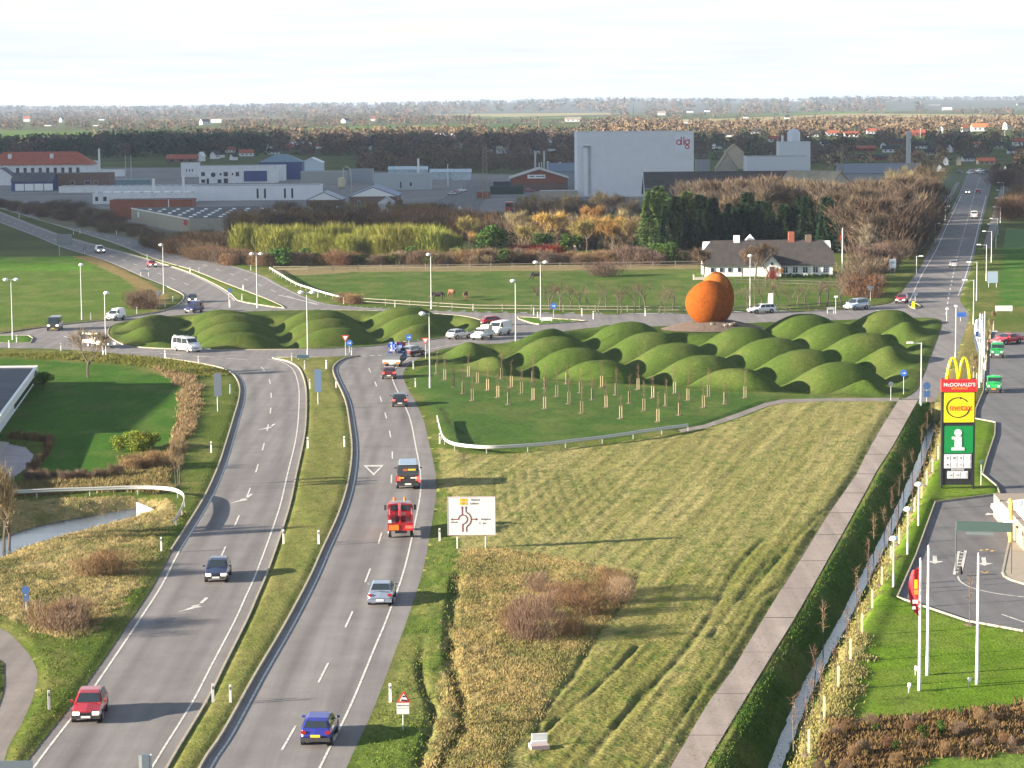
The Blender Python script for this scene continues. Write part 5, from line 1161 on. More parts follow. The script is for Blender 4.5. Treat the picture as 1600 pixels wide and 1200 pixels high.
hs = [(1530,205,24,12,M_orr,W,0),(1575,202,16,12,M_orr,W,40),(1470,208,12,12,M_slate,W,80),(1508,206,12,10,M_orr,W,20),(1430,212,34,9,M_roofred,M_brickred,0),(1392,238,26,10,M_slate,W,-10),(1380,232,14,10,M_slate,W,80),
      (1485,238,14,13,M_slate,W,70),(1478,258,14,14,M_slate,W,75),(1498,258,12,13,M_fibre,M_tan,80),(1512,252,18,10,M_slate,W,10),(1527,230,10,8,M_orr,W,0),(1560,232,24,10,M_slate,M_tan,5),(1592,228,20,12,M_roofred,W,0),(1585,240,22,9,M_slate,W,0),
      (1540,257,26,10,M_roofred,M_tan,5),(1580,268,20,10,M_slate,W,20),(1470,268,14,12,M_slate,W,60),(1140,214,12,7,M_slate,W,0),(1180,209,18,7,M_slate,W,0),(1210,222,20,9,M_roofred,W,0),(1120,232,14,9,M_slate,W,50),
      (1300,212,18,8,M_roofred,W,0),(1330,214,22,8,M_roofred,W,0),(1362,209,16,8,M_roofred,W,0),(1290,228,16,9,M_slate,W,20),(1270,214,16,8,M_slate,W,0),(1350,236,34,8,M_roofred,M_brickred,0),
      (695,215,30,6,M_sky,M_brickred,0),(715,232,16,7,M_fibre,M_tan,0),(785,240,18,11,M_fibre,W,10),(765,237,9,8,M_slate,W,60),(858,224,12,9,M_slate,W,80),(835,240,14,9,M_slate,W,30),(880,225,8,6,M_slate,W,0),(862,236,12,8,M_slate,W,0),(900,238,10,7,M_slate,W,0),
      (580,235,10,8,M_slate,W,80),(420,234,12,10,M_slate,W,80),(428,241,18,8,M_slate,W,0),(452,235,12,10,M_roofred,M_brickred,60),(470,227,38,5,M_met,W,0),(500,232,10,7,M_roofred,W,30),(545,228,10,6,M_slate,W,0),
      (315,252,12,14,W,W,70),(336,248,16,12,M_slate,W,70),(347,246,8,9,M_slate,W,20),(365,250,12,10,M_slate,W,60),(385,244,22,10,M_roofred,W,10),(285,254,46,12,M_roofred,M_brickbr,0),(360,238,16,8,M_roofred,W,0),
      (96,191,8,8,M_slate,W,80),(42,190,10,8,M_roofred,W,0),(75,197,10,4,M_slate,W,0),(150,197,8,4,M_slate,W,0),(160,188,10,4,M_slate,W,0),(320,195,14,9,M_slate,W,40),(338,192,16,5,M_met,W,0),(540,192,14,7,M_slate,W,60),(583,189,8,6,M_roofred,W,0),
      (580,167,8,4,M_slate,W,0),(765,173,10,5,M_slate,W,0),(795,170,12,6,M_slate,W,0),(895,190,24,7,M_fibre,W,0),(995,173,22,6,M_fibre,W,0),(1034,180,12,6,M_fibre,W,0),(1078,176,10,5,M_slate,W,0),(1105,175,8,5,M_slate,W,0),(1092,171,8,4,M_roofred,W,0),
      (1147,169,8,5,M_slate,W,0),(1240,166,10,4,M_slate,W,0),(1398,168,14,7,M_slate,W,0),(1420,168,16,5,M_met,W,0),(1460,169,18,5,M_met,W,0),(1480,172,14,4,M_met,W,0),(1595,168,12,7,M_slate,W,0),(1072,193,8,6,M_fibre,W,0),(1230,186,8,5,M_slate,W,0),(1165,185,8,5,M_slate,W,0),
      (1245,232,18,9,M_roofred,W,0),(1400,225,20,8,M_slate,M_brickred,0),(1440,232,18,9,M_slate,W,0),(1455,243,16,10,M_slate,M_tan,0),(1425,246,20,9,M_roofred,M_brickred,0),(1375,250,22,8,M_slate,M_brickred,0),(1340,250,20,8,M_slate,M_brickred,0)]
hs.sort(key=lambda a: a[0]); HOLES = [(a[0], a[1], a[2], a[3]) for a in hs]
for i, (x, yb, w, hp_, rm, wm, rz) in enumerate(hs):
    near_ = 'near the horizon' if yb - yh(x) < 20 else ('in the far countryside' if yb - yh(x) < 42 else 'among the town trees')
    house(x, yb, w, hp_, rm, wm, 'g', rz, 'small %s house %s, %s house from the left in the picture' % (rn.get(id(rm), 'pale-roofed'), near_, ordn(i + 1)))
# slim lamp and flag poles of the town
for i, (x, yb, yt) in enumerate([(1431,220,208),(1455,230,212),(1459,230,215),(1474,226,208),(1495,226,214),(1438,215,200),(1530,228,214),(1565,226,212),(1597,224,206),(1570,212,200),(1132,236,222),(507,212,200),(731,224,210),(1402,222,198)]):
    stack(x, yb, yt, .16, 'thin pale pole standing in the town, %s such pole in the list from the horizon' % ordn(i + 1), 'pole', M_pole, 'pole')
for o in bpy.data.objects:
    pass
# ---- farmhouse
def farmhouse():
    a, b = span(1101, 1301, 433.5); mid = (a + b) / 2; L = (b - a).length; ang = math.atan2((b - a).y, (b - a).x)
    s = F / mid.y; h = 16.5 / s + .3; D_ = 8.5; r = 4.3
    o = empty('farmhouse', mid, ang, 'long white farmhouse with dark slate roof and brick chimney behind the sculpture', 'farmhouse')
    MB().prism([(-L / 2, 0, 0), (-L / 2, D_, 0), (-L / 2, D_, h), (-L / 2, D_ * .72, h + r * .55), (-L / 2, D_ / 2, h + r * .97), (-L / 2, D_ * .28, h + r * .55), (-L / 2, 0, h)], (L, 0, 0)).build('wall', M_white, o)
    # half-hipped roof
    e = .45; z0 = h - .15; k = 1.6
    MB().add([(-L / 2 - e, -e, z0), (L / 2 + e, -e, z0), (L / 2 + e, D_ + e, z0), (-L / 2 - e, D_ + e, z0), (-L / 2 - e, D_ * .25, z0 + r * .55), (L / 2 + e, D_ * .25, z0 + r * .55), (L / 2 + e, D_ * .75, z0 + r * .55), (-L / 2 - e, D_ * .75, z0 + r * .55), (-L / 2 + k, D_ / 2, h + r + .1), (L / 2 - k, D_ / 2, h + r + .1)],
             [(0, 1, 5, 4), (4, 5, 9, 8), (2, 3, 7, 6), (6, 7, 8, 9), (4, 8, 7), (5, 6, 9), (3, 2, 1, 0)]).build('roof', M_slate, o)
    for x, c, hh in ((1240, M_brickred, 1.5), (1267, M_brickbr, .9), (1154, M_white, .9)):
        u = (x - 1201) / 200 * L
        MB().box((u, D_ / 2, h + r + hh / 2 - .2), (1.1, .9, hh + .6)).build('chimney', c, o)
    for x in (1227, 1242.5, 1258, 1274, 1289.5):
        u = (x - 1201) / 200 * L
        f = MB().box((u, -.02, h * .56), (.95, .08, h * .50)).build('window', M_white, o)
        for sx in (-.23, .23):
            for sz in (-.26, .0, .26): MB().box((u + sx, -.07, h * .56 + sz * h * .60), (.36, .06, h * .135)).build('pane', M_win, f)
    for x in (1113, 1127, 1140, 1155):
        u = (x - 1201) / 200 * L; f = MB().box((u, -.02, h * .6), (.8, .08, h * .42)).build('window', M_white, o); MB().box((u, -.07, h * .6), (.62, .06, h * .34)).build('pane', M_win, f)
    u = (1205 - 1201) / 200 * L
    MB().prism([(u - 1.7, -1.1, 0), (u + 1.7, -1.1, 0), (u + 1.7, -1.1, h * .95), (u, -1.1, h + 1.75), (u - 1.7, -1.1, h * .95)], (0, 4.6, 0)).build('porch', M_white, o)
    for sg in (-1, 1): MB().prism([(u, -1.35, h + 1.80), (u + sg * 2.05, -1.35, h * .95 - .3), (u + sg * 2.05, -1.35, h * .95 - .12), (u, -1.35, h + 1.98)], (0, 5.2, 0)).build('porch_roof', M_slate, o)
    MB().box((u, -1.14, h * .95 + .35), (.4, .06, .5)).build('porch_window', M_win, o)
    MB().box((u, -1.14, 1.0), (.9, .06, 2.0)).build('door', mat('door_brown', (.10, .05, .03), .6), o)
    u = (1177 - 1201) / 200 * L
    MB().prism([(u - 1.6, D_ / 2 + .5, h + r - .8), (u + 1.6, D_ / 2 + .5, h + r - .8), (u, D_ / 2 + .5, h + r + 1.0)], (0, 2.5, 0)).build('back_gable', M_white, o)
farmhouse()
p = G(1316, 435); z = ztop(1316, 356, p); o = empty('flagpole', p, 0, 'white flagpole with limp red pennant right of the farmhouse', 'flagpole')
MB().tube([(0, 0, 0), (0, 0, z)], [.12, .06], 8).build('pole', M_white, o); MB().prism([(-.08, 0, z - .2), (-.2, 0, z - .5), (-.45, 0, z - 2.4), (-.1, 0, z - 1.6)], (0, .04, 0)).build('pennant', M_red, o)
# ---- low building at the left edge, partly in view
def leftbld():
    C1 = G(56, 603); z = ztop(56, 573, C1); C2 = G(0, 684); e = (C2 - C1); e.z = 0; e2 = e * 2.2
    o = empty('flat_roof_building', C1, 0, 'low flat-roofed building with white fascia and window band at the left edge', 'building')
    back = Vector((-30, .3, 0)); pts = [Vector((0, 0, 0)), e2, e2 + back, back]
    n = Vector((-e.y, e.x, 0)).normalized(); n = n if n.x > 0 else -n
    MB().prism([p_ - n * .25 for p_ in pts], (0, 0, z - .55)).build('wall', M_whitewall, o)
    MB().prism([Vector((0, 0, z - .55)) + p_ for p_ in pts], (0, 0, .5)).build('roof', M_roofdark, o)
    MB().prism([Vector((0, 0, z - .6)), e2 + Vector((0, 0, z - .6)), e2 + n * .3 + Vector((0, 0, z - .6)), n * .3 + Vector((0, 0, z - .6))], (0, 0, .75)).build('fascia', M_white, o)
    MB().prism([Vector((0, 0, z - .6)), Vector((-30, .3, z - .6)), Vector((-30, .55, z - .6)), Vector((0, .3, z - .6))], (0, 0, .7)).build('fascia', M_white, o)
    MB().prism([Vector((-8.5, -3.5, z - .04)), Vector((-3.5, -3.5, z - .04)), Vector((-7.5, -12, z - .04)), Vector((-16, -12, z - .04))], (0, 0, .25)).build('roof_light', mat('frosted_rooflight', (.34, .42, .5), .4), o)
    en = e.normalized()
    for i in range(14):
        s0 = en * (1.2 + i * 1.9) - n * .22
        MB().box((s0.x, s0.y, 1.3), (.12, 1.6, 1.6), math.atan2(en.y, en.x) - math.pi / 2).build('window', M_win, o)
    MB().prism([n * .05, e2 + n * .05, e2 + n * 1.3, n * 1.3], (0, 0, .10)).build('paved_border', M_concrete, o)
leftbld()
# the taller block of the same place, left of the frame; it throws the big shadow on the lawn
def tallblock():
    c = G(-40, 700); q = SUNV
    o = empty('hotel_block', Vector((-88, 261, 0)), 0, 'tall pale block standing left of the low flat-roofed building, outside the picture', 'building')
    MB().box((0, 0, 5.4), (14, 44, 10.8)).build('wall', M_whitewall, o); MB().box((0, 0, 10.9), (14.4, 44.4, .2)).build('roof', M_roofdark, o)
    for k in range(2):
        for j in range(11): MB().box((7.04, -18 + 3.6 * j, 2.4 + 3.9 * k), (.08, 1.8, 1.5)).build('window', M_win, o)
tallblock()
# ---- restaurant corner at the right edge
def rest():
    a = G(1591, 866); o = empty('restaurant', a, rad(-3), 'restaurant corner with white canopy and yellow band at the right edge', 'restaurant')
    MB().box((4.5, 8.5, 1.5), (8, 16, 3.0)).build('wall', mat('beige_render', (.24, .20, .16), .9, var=.08), o)
    MB().prism([(-.3, 3.2, 2.3), (9, 5.5, 3.8), (9, 5.5, 4.3), (-.3, 3.2, 2.8)], (0, 9, 0)).build('canopy', M_white, o)
    MB().box((1.4, .42, 1.5), (1.9, .1, 1.4)).build('window', M_win, o); MB().box((1.6, .36, .72), (2.3, .1, .12)).build('window_sill', M_white, o)
    MB().lathe((.1, 4.5, 0), [(.16, 0), (.16, 5.0), (.05, 5.05)], 8).build('yellow_pillar', mat('warm_yellow', (.75, .45, .08), .5), o); MB().lathe((.5, 7.5, 0), [(.16, 0), (.16, 4.6), (.05, 4.65)], 8).build('yellow_pillar', mat('warm_yellow', (.7, .4, .05), .5), o)
    MB().lathe((1.2, 8.3, 3.4), [(.1, 0), (.34, .12), (.42, .45), (.34, .75), (.1, .88)], 12).build('globe_lamp', M_white, o)
sheet('pavement', [[(p.x, p.y) for p in GL([(1588,795),(1582,805),(1577,840),(1570,872),(1565,896),(1568,902),(1580,908),(1600,914),(1700,930),(1700,790)])]], .10, mat('tan_paving', (.30, .25, .19), .9, var=.08, vscale=2), kind='structure')
kerb([(p.x, p.y) for p in GL([(1588,795),(1582,805),(1577,840),(1570,872),(1565,896),(1568,902),(1580,908),(1600,914),(1700,930)])], 1, h=.13, w=.15)
rest()
for o in bpy.data.objects:
    if o.name == 'restaurant': o.scale = (1, 1, .62)
# ---- far woods, laid out after the houses so that these stay in view
BR = [(.16, .115, .07), (.14, .10, .065), (.18, .13, .08), (.125, .095, .065)]
PU = [(.14, .10, .08), (.125, .096, .08), (.15, .108, .08), (.095, .092, .06)]
DG = [(.052, .072, .042), (.062, .078, .044), (.060, .064, .044)]
OR = [(.15, .115, .075), (.14, .11, .07), (.16, .118, .075)]
MIX = BR + DG + PU[:1]
wood('distant_forest', [(-120, 1720, 9, 15, 2000, 10, 17, DG + DG + BR[:1], 1.6), (-120, 1720, 15, 21, 2200, 8, 14, DG + BR, 1.5)], 14, 3, label='distant dark forest along the horizon')
wood('distant_woodland', [(-120, 1720, 21, 34, 2600, 6, 11, MIX, 1.3), (-120, 950, 32, 52, 1300, 6, 10, MIX + BR, 1.2), (940, 1720, 34, 60, 2300, 6, 11, OR + BR + BR + BR, 1.2), (250, 760, 44, 57, 600, 6, 10, OR + BR, 1.2)], 26, 5, label='patchwork of brown and green woods between the far fields')
wood('town_trees', [(430, 910, 56, 84, 950, 6, 11, PU + PU + DG[:1] + BR[:2], 1.1), (560, 910, 82, 110, 450, 4, 8, PU + BR[:2], 1.15), (1080, 1720, 58, 96, 1100, 5, 10, PU + BR[:2] + DG[:2], 1.0), (1260, 1480, 90, 112, 130, 5, 9, PU + BR, 1.1), (1590, 1720, 96, 150, 170, 5, 9, PU + BR, 1.1)], 60, 6, label='purple brown bare trees among the houses of the town')
wood('dark_wood', [(-120, 440, 55, 84, 640, 8, 13, DG + DG + PU[:1], 1.2), (-100, 130, 50, 60, 70, 6, 12, OR + BR, 1.1), (350, 440, 46, 60, 90, 8, 12, BR, 1.2)], 90, 7, label='dense dark evergreen wood behind the red-roofed hall')
# ================================================================ VEHICLES
def lerp(a, b, t): return a + (b - a) * t
def paint(name, c, metal=.0): return mat('car_' + name, c, .28, metal=metal, coat=.6, var=.0)
M_lit = mat('headlight_on', (.9, .85, .7), .2, emit=(1, .86, .6), es=2.2); M_lamp = mat('headlight_glass', (.6, .62, .65), .1); M_tail = mat('tail_light', (.30, .01, .01), .3)
M_tailon = mat('brake_light_on', (.5, .02, .02), .3, emit=(1, .05, .03), es=1.2); M_plate = mat('white_plate', (.7, .7, .68), .5); M_plateY = mat('yellow_plate', (.75, .5, .03), .5)
M_plas = mat('dark_bumper', (.03, .03, .033), .6); M_rim = mat('wheel_rim', (.32, .33, .34), .35, metal=.6); M_skin = mat('seat_cloth', (.12, .11, .10), .9)
def section(w, zb, zt, crown=.05, tuck=.10):
    return [(-w + tuck, zb), (-w, zb + .18), (-w, zt - .20), (-w + .10, zt - .03), (0, zt + crown), (w - .10, zt - .03), (w, zt - .20), (w, zb + .18), (w - tuck, zb)]
def loft(mb, secs):
    n = len(secs[0][1]); base = len(mb.v)
    for x, s in secs:
        for y, z in s: mb.v.append((x, y, z))
    for i in range(len(secs) - 1):
        for k in range(n):
            a = base + i * n + k; b = base + i * n + (k + 1) % n; mb.f.append([a, b, b + n, a + n])
    mb.f.append([base + k for k in range(n)][::-1]); e = base + (len(secs) - 1) * n; mb.f.append([e + k for k in range(n)])
def wheel(o, x, y, r=.30, w=.20):
    s = 1 if y > 0 else -1
    a = MB().tube([(x, y - s * w, r), (x, y - s * .03, r), (x, y, r)], [r, r, r * .93], 16).build('wheel', M_dark, o)
    MB().tube([(x, y - s * .01, r), (x, y + s * .012, r)], [r * .62, r * .58], 10).build('rim', M_rim, a)
SPEC = { # L, W, belt, body profile [(x,z)], cabin profile [(x,z)], wheelbase(xf,xr), n side windows
 'hatch': (3.95, 1.64, .92, [(1.95,.52),(1.88,.68),(1.1,.86),(.80,.92),(-1.2,.95),(-1.82,.93),(-1.95,.62)], [(.92,.92),(.30,1.34),(-.15,1.41),(-1.15,1.38),(-1.45,1.30),(-1.80,.94)], (1.22,-1.22)),
 'sedan': (4.4, 1.68, .90, [(2.18,.52),(2.10,.68),(1.2,.85),(.92,.90),(-1.3,.94),(-2.05,.93),(-2.18,.62)], [(1.0,.90),(.35,1.32),(-.1,1.38),(-.95,1.35),(-1.55,.95)], (1.35,-1.25)),
 'estate': (4.5, 1.70, .92, [(2.2,.52),(2.12,.68),(1.2,.87),(.92,.92),(-1.6,.95),(-2.12,.93),(-2.2,.6)], [(1.0,.92),(.35,1.38),(-.1,1.44),(-1.6,1.42),(-1.85,1.36),(-2.12,.95)], (1.38,-1.30)),
 'minivan': (4.5, 1.78, 1.0, [(2.2,.55),(2.14,.75),(1.5,.98),(1.2,1.02),(-1.8,1.04),(-2.15,1.0),(-2.2,.62)], [(1.35,1.02),(.55,1.58),(0,1.66),(-1.7,1.66),(-1.95,1.56),(-2.16,1.0)], (1.45,-1.35)),
 'van': (4.8, 1.86, 1.12, [(2.36,.5),(2.30,.9),(1.9,1.08),(1.6,1.12),(-2.2,1.14),(-2.36,1.12),(-2.38,.5)], [(1.75,1.1),(1.1,1.82),(.7,1.94),(-2.1,1.96),(-2.28,1.86),(-2.37,1.1)], (1.55,-1.45)),
 'smallvan': (4.1, 1.68, 1.0, [(2.02,.5),(1.95,.72),(1.3,.95),(1.05,1.0),(-1.8,1.02),(-2.0,1.0),(-2.03,.5)], [(1.1,1.0),(.45,1.5),(.1,1.62),(-.2,1.78),(-1.8,1.80),(-1.95,1.7),(-2.02,1.0)], (1.25,-1.25)),
 'coupe': (4.5, 1.76, .84, [(2.22,.48),(2.1,.60),(1.2,.78),(.85,.84),(-1.5,.90),(-2.05,.88),(-2.22,.6)], [(.92,.84),(.15,1.2),(-.3,1.25),(-1.0,1.2),(-1.85,.9)], (1.35,-1.3)),
}
def vehicle(kind, px, py, to, color, label, cat='car', lights='off', plate=M_plate, name=None, roof=None, s=1.0, bumpers=None, panelvan=False, tails=None, glass=True, front_lit=False, roofrack=False):
    """to: survey point the nose points at"""
    p = G(px, py, 0.012); t = G(*to); rz = math.atan2(t.y - p.y, t.x - p.x)
    L, Wd, belt, body, cab, (xf, xr) = SPEC[kind]; w = Wd / 2
    o = empty(name or {'van': 'van', 'smallvan': 'small_van', 'minivan': 'minivan'}.get(kind, 'car'), p, rz, label, cat); o.scale = (s, s, s)
    mb = MB(); secs = []
    for i, (x, z) in enumerate(body):
        k = .90 if i in (0, len(body) - 1) else (.96 if i in (1, len(body) - 2) else 1.0)
        secs.append((x, section(w * k, .30 if 0 < i < len(body) - 1 else .38, z, .04)))
    loft(mb, secs[::-1]); mb.build('body', color, o, smooth=False)
    # greenhouse
    zt_m = max(z for _, z in cab); csec = []; slope = .20 if kind in ('van', 'smallvan') else .24
    def hw(z): return lerp(w - .07, w - slope + (.08 if kind in ('van',) else 0), (z - belt) / (zt_m - belt))
    for x, z in cab:
        z = max(z, belt + .012); t_ = hw(z)
        csec.append((x, [(-(w - .07), belt - .06), (-t_, z - .045), (-t_ + .10, z), (t_ - .10, z), (t_, z - .045), ((w - .07), belt - .06)]))
    mb = MB(); loft(mb, csec[::-1]); cabin = mb.build('cabin', roof or color, o)
    def gq(name_, pts): MB().prism(pts, (0, 0, 0)) ; return None
    def pane(nm, quad, off):
        q = [Vector(a) for a in quad]; n = (q[1] - q[0]).cross(q[3] - q[0]).normalized()
        if n.dot(Vector(off)) < 0: n = -n
        MB().prism([a + n * .004 for a in q], n * .012).build(nm, M_glass, o)
    def top(i, j, a, b, ys):      # quad on the top slope between stations
        (x0, z0), (x1, z1) = cab[i], cab[j]; y0 = hw(max(z0, belt)) - .10; y1 = hw(z1) - .12
        P0 = (lerp(x0, x1, a), lerp(z0, z1, a)); P1 = (lerp(x0, x1, b), lerp(z0, z1, b)); ya = lerp(y0, y1, a) ; yb = lerp(y0, y1, b)
        return [(P0[0], -ya, P0[1]), (P0[0], ya, P0[1]), (P1[0], yb, P1[1]), (P1[0], -yb, P1[1])]
    pane('windscreen', top(0, 1, .05, .97, 0), (1, 0, .3))
    n_ = len(cab)
    if not panelvan: pane('rear_window', top(n_ - 1, n_ - 2, .12 if kind not in ('van', 'smallvan', 'minivan') else .30, .92, 0), (-1, 0, .2))
    ztop_ = zt_m - .10
    xs_top = [x for x, z in cab if z > belt + .6 * (zt_m - belt)]; xa, xb = max(xs_top), min(xs_top)
    zl = belt + .02; x_f = cab[0][0] - .18; x_r = cab[-1][0] + .22
    for sg in (-1, 1):
        def sp_(x, z): return (x, sg * (lerp(w - .07, hw(zt_m), (z - belt) / (zt_m - belt)) + .002), z)
        zu = ztop_; xuf = xa - .05; xur = xb + .02
        if panelvan: cuts_ = [(x_f, xuf, x_f - .95, x_f - .95)]
        else:
            m1 = lerp(x_f, x_r, .40); m2 = lerp(x_f, x_r, .72)
            cuts_ = [(x_f, xuf, m1 + .04, m1 + .04), (m1 - .04, m1 - .04, m2 + .03, m2 + .03), (m2 - .03, m2 - .03, x_r, max(xur, x_r + .12))]
        for a, b, c, d in cuts_:
            b = min(b, a); d = max(d, c) if c == x_r else d
            if b - d < .12: continue
            pane('side_window', [sp_(a, zl), sp_(b, zu), sp_(d, zu), sp_(c, zl)], (0, sg, .1))
        MB().box((cab[0][0] - .25, sg * (w + .09), belt + .08), (.12, .17, .12)).build('mirror', color if roof is None else M_plas, o)
        zf = body[1][1] - .03
        MB().box((body[1][0] + .015, sg * (w - .30), zf - .06), (.14, .34, .15)).build('headlight', M_lit if lights in ('front', 'on') else M_lamp, o)
        zr = body[-2][1] - .13
        MB().box((body[-1][0] + .04, sg * (w - .19), zr - (.02 if kind not in ('van', 'smallvan') else .1)), (.12, .26, .15 if kind not in ('van', 'smallvan') else .3)).build('tail_light', tails or (M_tailon if lights in ('rear', 'on') else M_tail), o)
        for x in (xf, xr):
            MB().tube([(x, sg * (w - .20), .31), (x, sg * (w + .004), .31)], .37, 16).build('wheel_arch', M_dark, o); wheel(o, x, sg * (w + .012))
    bm = bumpers or M_plas
    MB().box((body[0][0] + .02, 0, .42), (.14, Wd - .12, .20)).build('bumper', bm, o); MB().box((body[-1][0] - .02, 0, .42), (.14, Wd - .12, .20)).build('bumper', bm, o)
    MB().box((body[0][0] + .10, 0, .42), (.02, .5, .11)).build('number_plate', plate if lights != 'rear' else M_plate, o); MB().box((body[-1][0] - .10, 0, .46 if plate is M_plate else .62), (.02, .5, .13)).build('number_plate', plate, o)
    MB().box((body[0][0] - .0, 0, .60), (.12, Wd * .42, .09)).build('grille', M_black, o)
    if not panelvan:
        m = MB()
        for x in (.15, -.65):
            for y in (-.36, .36): m.box((x, y, belt + .05), (.14, .42, .3))
    return o
CR = paint('red', (.30, .010, .016)); CB = paint('dark_blue', (.012, .018, .06)); CP = paint('violet_blue', (.02, .025, .22)); CS = paint('silver_blue', (.28, .33, .42), .5); CG = paint('dark', (.02, .022, .03))
CW = paint('white', (.72, .72, .70)); CV = paint('silver', (.42, .44, .46), .5); CDR = paint('dark_red', (.10, .015, .02)); CGR = paint('green', (.02, .22, .07)); CGR2 = paint('bright_green', (.02, .30, .08)); CRED2 = paint('bright_red', (.5, .015, .02))
vehicle('hatch', 141, 1118, (95, 1215), CR, 'bright red hatchback driving towards the viewer at the lower left', lights='front')
vehicle('hatch', 341, 903, (300, 1000), CB, 'dark navy hatchback driving towards the viewer on the left carriageway', lights='front')
vehicle('hatch', 500, 1153, (545, 1055), CP, 'violet-blue hatchback with yellow plate driving away, lowest car on the right carriageway', plate=M_plateY)
vehicle('sedan', 597, 938, (622, 860), CS, 'silver-blue saloon driving away on the right carriageway', bumpers=CS)
vehicle('van', 638, 758, (640, 690), paint('black_rear', (.035, .03, .032)), 'tall black high-roof van with pale blue roof driving away', 'van', lights='rear', s=1.08)
vehicle('hatch', 624, 633, (612, 590), CG, 'small dark hatchback with red tail lights driving away', lights='rear', tails=M_tailon)
vehicle('hatch', 608, 590, (612, 560), CDR, 'dark red hatchback braking behind the orange-striped trailer', lights='rear')
vehicle('estate', 645, 556, (670, 551), CDR, 'dark red estate car with pale roof turning into the roundabout', roof=CV)
vehicle('hatch', 717, 529, (760, 524), CV, 'silver rounded hatchback in the roundabout, left of the white pickup')
vehicle('van', 780, 523, (720, 536), CW, 'white panel van in the roundabout behind the white pickup', 'van', panelvan=True, lights='front')
vehicle('hatch', 773, 508, (840, 506), CR, 'red hatchback half hidden behind the white panel van')
vehicle('van', 86, 515, (50, 540), paint('black_green', (.018, .025, .022)), 'dark green-black van with headlights on at the left of the roundabout', 'van', lights='front', plate=M_plateY, s=1.0)
vehicle('smallvan', 180, 500, (120, 511), CW, 'small white delivery van at the upper left of the roundabout', 'van', panelvan=True, lights='front')
vehicle('smallvan', 303, 488, (255, 497), paint('navy_red', (.02, .02, .10)), 'dark blue small van with red side entering the roundabout', 'van')
vehicle('hatch', 301, 472, (295, 500), CG, 'black hatchback waiting behind the dark blue small van', lights='front')
vehicle('van', 292, 549, (345, 556), CW, 'white minibus with roof rack in the front part of the roundabout', 'van', bumpers=CW, roofrack=True)
vehicle('minivan', 156, 395, (200, 415), CV, 'silver minivan with pale roof coming down the upper left road', 'car', lights='front')
vehicle('hatch', 237, 417, (280, 435), CR, 'small red car coming down the upper left road', lights='front')
vehicle('estate', 1190, 489, (1130, 492), CW, 'white low estate car passing before the farmhouse'); vehicle('minivan', 1338, 483.5, (1280, 490), paint('ice_silver', (.42, .50, .60), .5), 'pale silver-blue people carrier leaving the junction', s=1.05)
vehicle('hatch', 1409, 473, (1385, 488), CR, 'red car with headlights on waiting at the junction', lights='front', s=1.05); vehicle('sedan', 1490, 417, (1500, 380), CV, 'silver saloon driving away up the straight road', bumpers=CV)
vehicle('van', 1522, 341, (1526, 310), CW, 'white van driving away up the straight road', 'van', s=1.05); vehicle('hatch', 1512, 302.5, (1505, 330), CW, 'tiny white car with headlights on far up the straight road', lights='front'); vehicle('hatch', 1528, 302, (1532, 280), CR, 'tiny red car beside the white one far up the straight road')
vehicle('coupe', 1573, 537, (1540, 541), CRED2, 'low bright red coupe on the parking lot', s=1.12, bumpers=CRED2)
# white roof rack on the minibus
for o in list(bpy.data.objects):
    if o.get('label', '').startswith('white minibus'):
        m = MB(); 
        for x in (-1.7, -.6, .5): m.box((x, 0, 2.03), (.06, 1.5, .05))
        m.box((-2.3, -.3, 2.02), (.5, .25, .12)); m.build('roof_rack', M_galv, o)
    if o.get('label', '').startswith('dark blue small van'):
        for sg in (-1, 1): MB().box((-1.35, sg * .85, 1.15), (.9, .02, .7)).build('side_graphic', CR, o)
    if o.get('label', '').startswith('tall black'):
        q = o
        put_text('TAXI', .28, M_plateY, (-2.42, -.1, 1.55), q, .01, rz=-math.pi / 2) if False else None
        MB().box((-2.375, .22, 1.58), (.05, .34, .16)).build('rear_graphic', mat('orange_graphic', (.45, .10, .04), .5), q); MB().box((-2.375, -.30, 1.6), (.05, .62, .13)).build('rear_graphic', M_plateY, q)
        MB().box((-2.42, .5, .95), (.04, .38, .10)).build('rear_graphic', M_plateY, q); MB().box((-2.42, -.45, .95), (.04, .5, .10)).build('rear_graphic', M_plate, q)
        MB().box((-.6, 0, 1.985), (3.3, 1.36, .05), top=.97).build('roof_panel', mat('pale_blue_roof', (.24, .32, .42), .4), q)
        for sg in (-1, 1): MB().box((-2.34, sg * .90, .85), (.10, .12, .5)).build('tail_light_cluster', M_tailon if sg < 0 else M_tail, q)
def place(px, py, to, name, label, cat):
    p = G(px, py, .012); t = G(*to); return empty(name, p, math.atan2(t.y - p.y, t.x - p.x), label, cat)
def wheels(o, xs, w, r=.36):
    for x in xs:
        for s in (-1, 1): wheel(o, x, s * w, r, .24)
# red recovery truck driving away
M_orange = mat('warning_orange', (.65, .18, .02), .5)
o = place(626, 834, (622, 760), 'recovery_truck', 'red recovery truck with orange beacons driving away', 'truck')
MB().box((0, 0, .62), (5.4, .9, .25)).build('chassis', M_plas, o); wheels(o, (1.7, -1.5), .95)
m = MB(); loft(m, [(1.2, section(.98, .75, 2.15)), (2.3, section(.98, .75, 2.2)), (2.7, section(.95, .6, 1.5))]); m.build('cab', CR, o)
MB().box((1.17, 0, 1.85), (.06, 1.5, .42)).build('rear_window', M_glass, o)
MB().box((-.9, 0, 1.15), (3.9, 1.95, .35)).build('bed', CR, o); MB().box((-2.75, .0, 1.0), (.16, 1.95, .55)).build('tailboard', CRED2, o)
MB().box((-2.86, .52, .98), (.06, .75, .4)).build('reflector_board', M_orange, o); MB().box((-2.86, -.62, 1.0), (.06, .55, .22)).build('tail_light', M_tailon, o); MB().box((-2.86, .82, 1.45), (.06, .22, .22)).build('work_lamp', M_white, o)
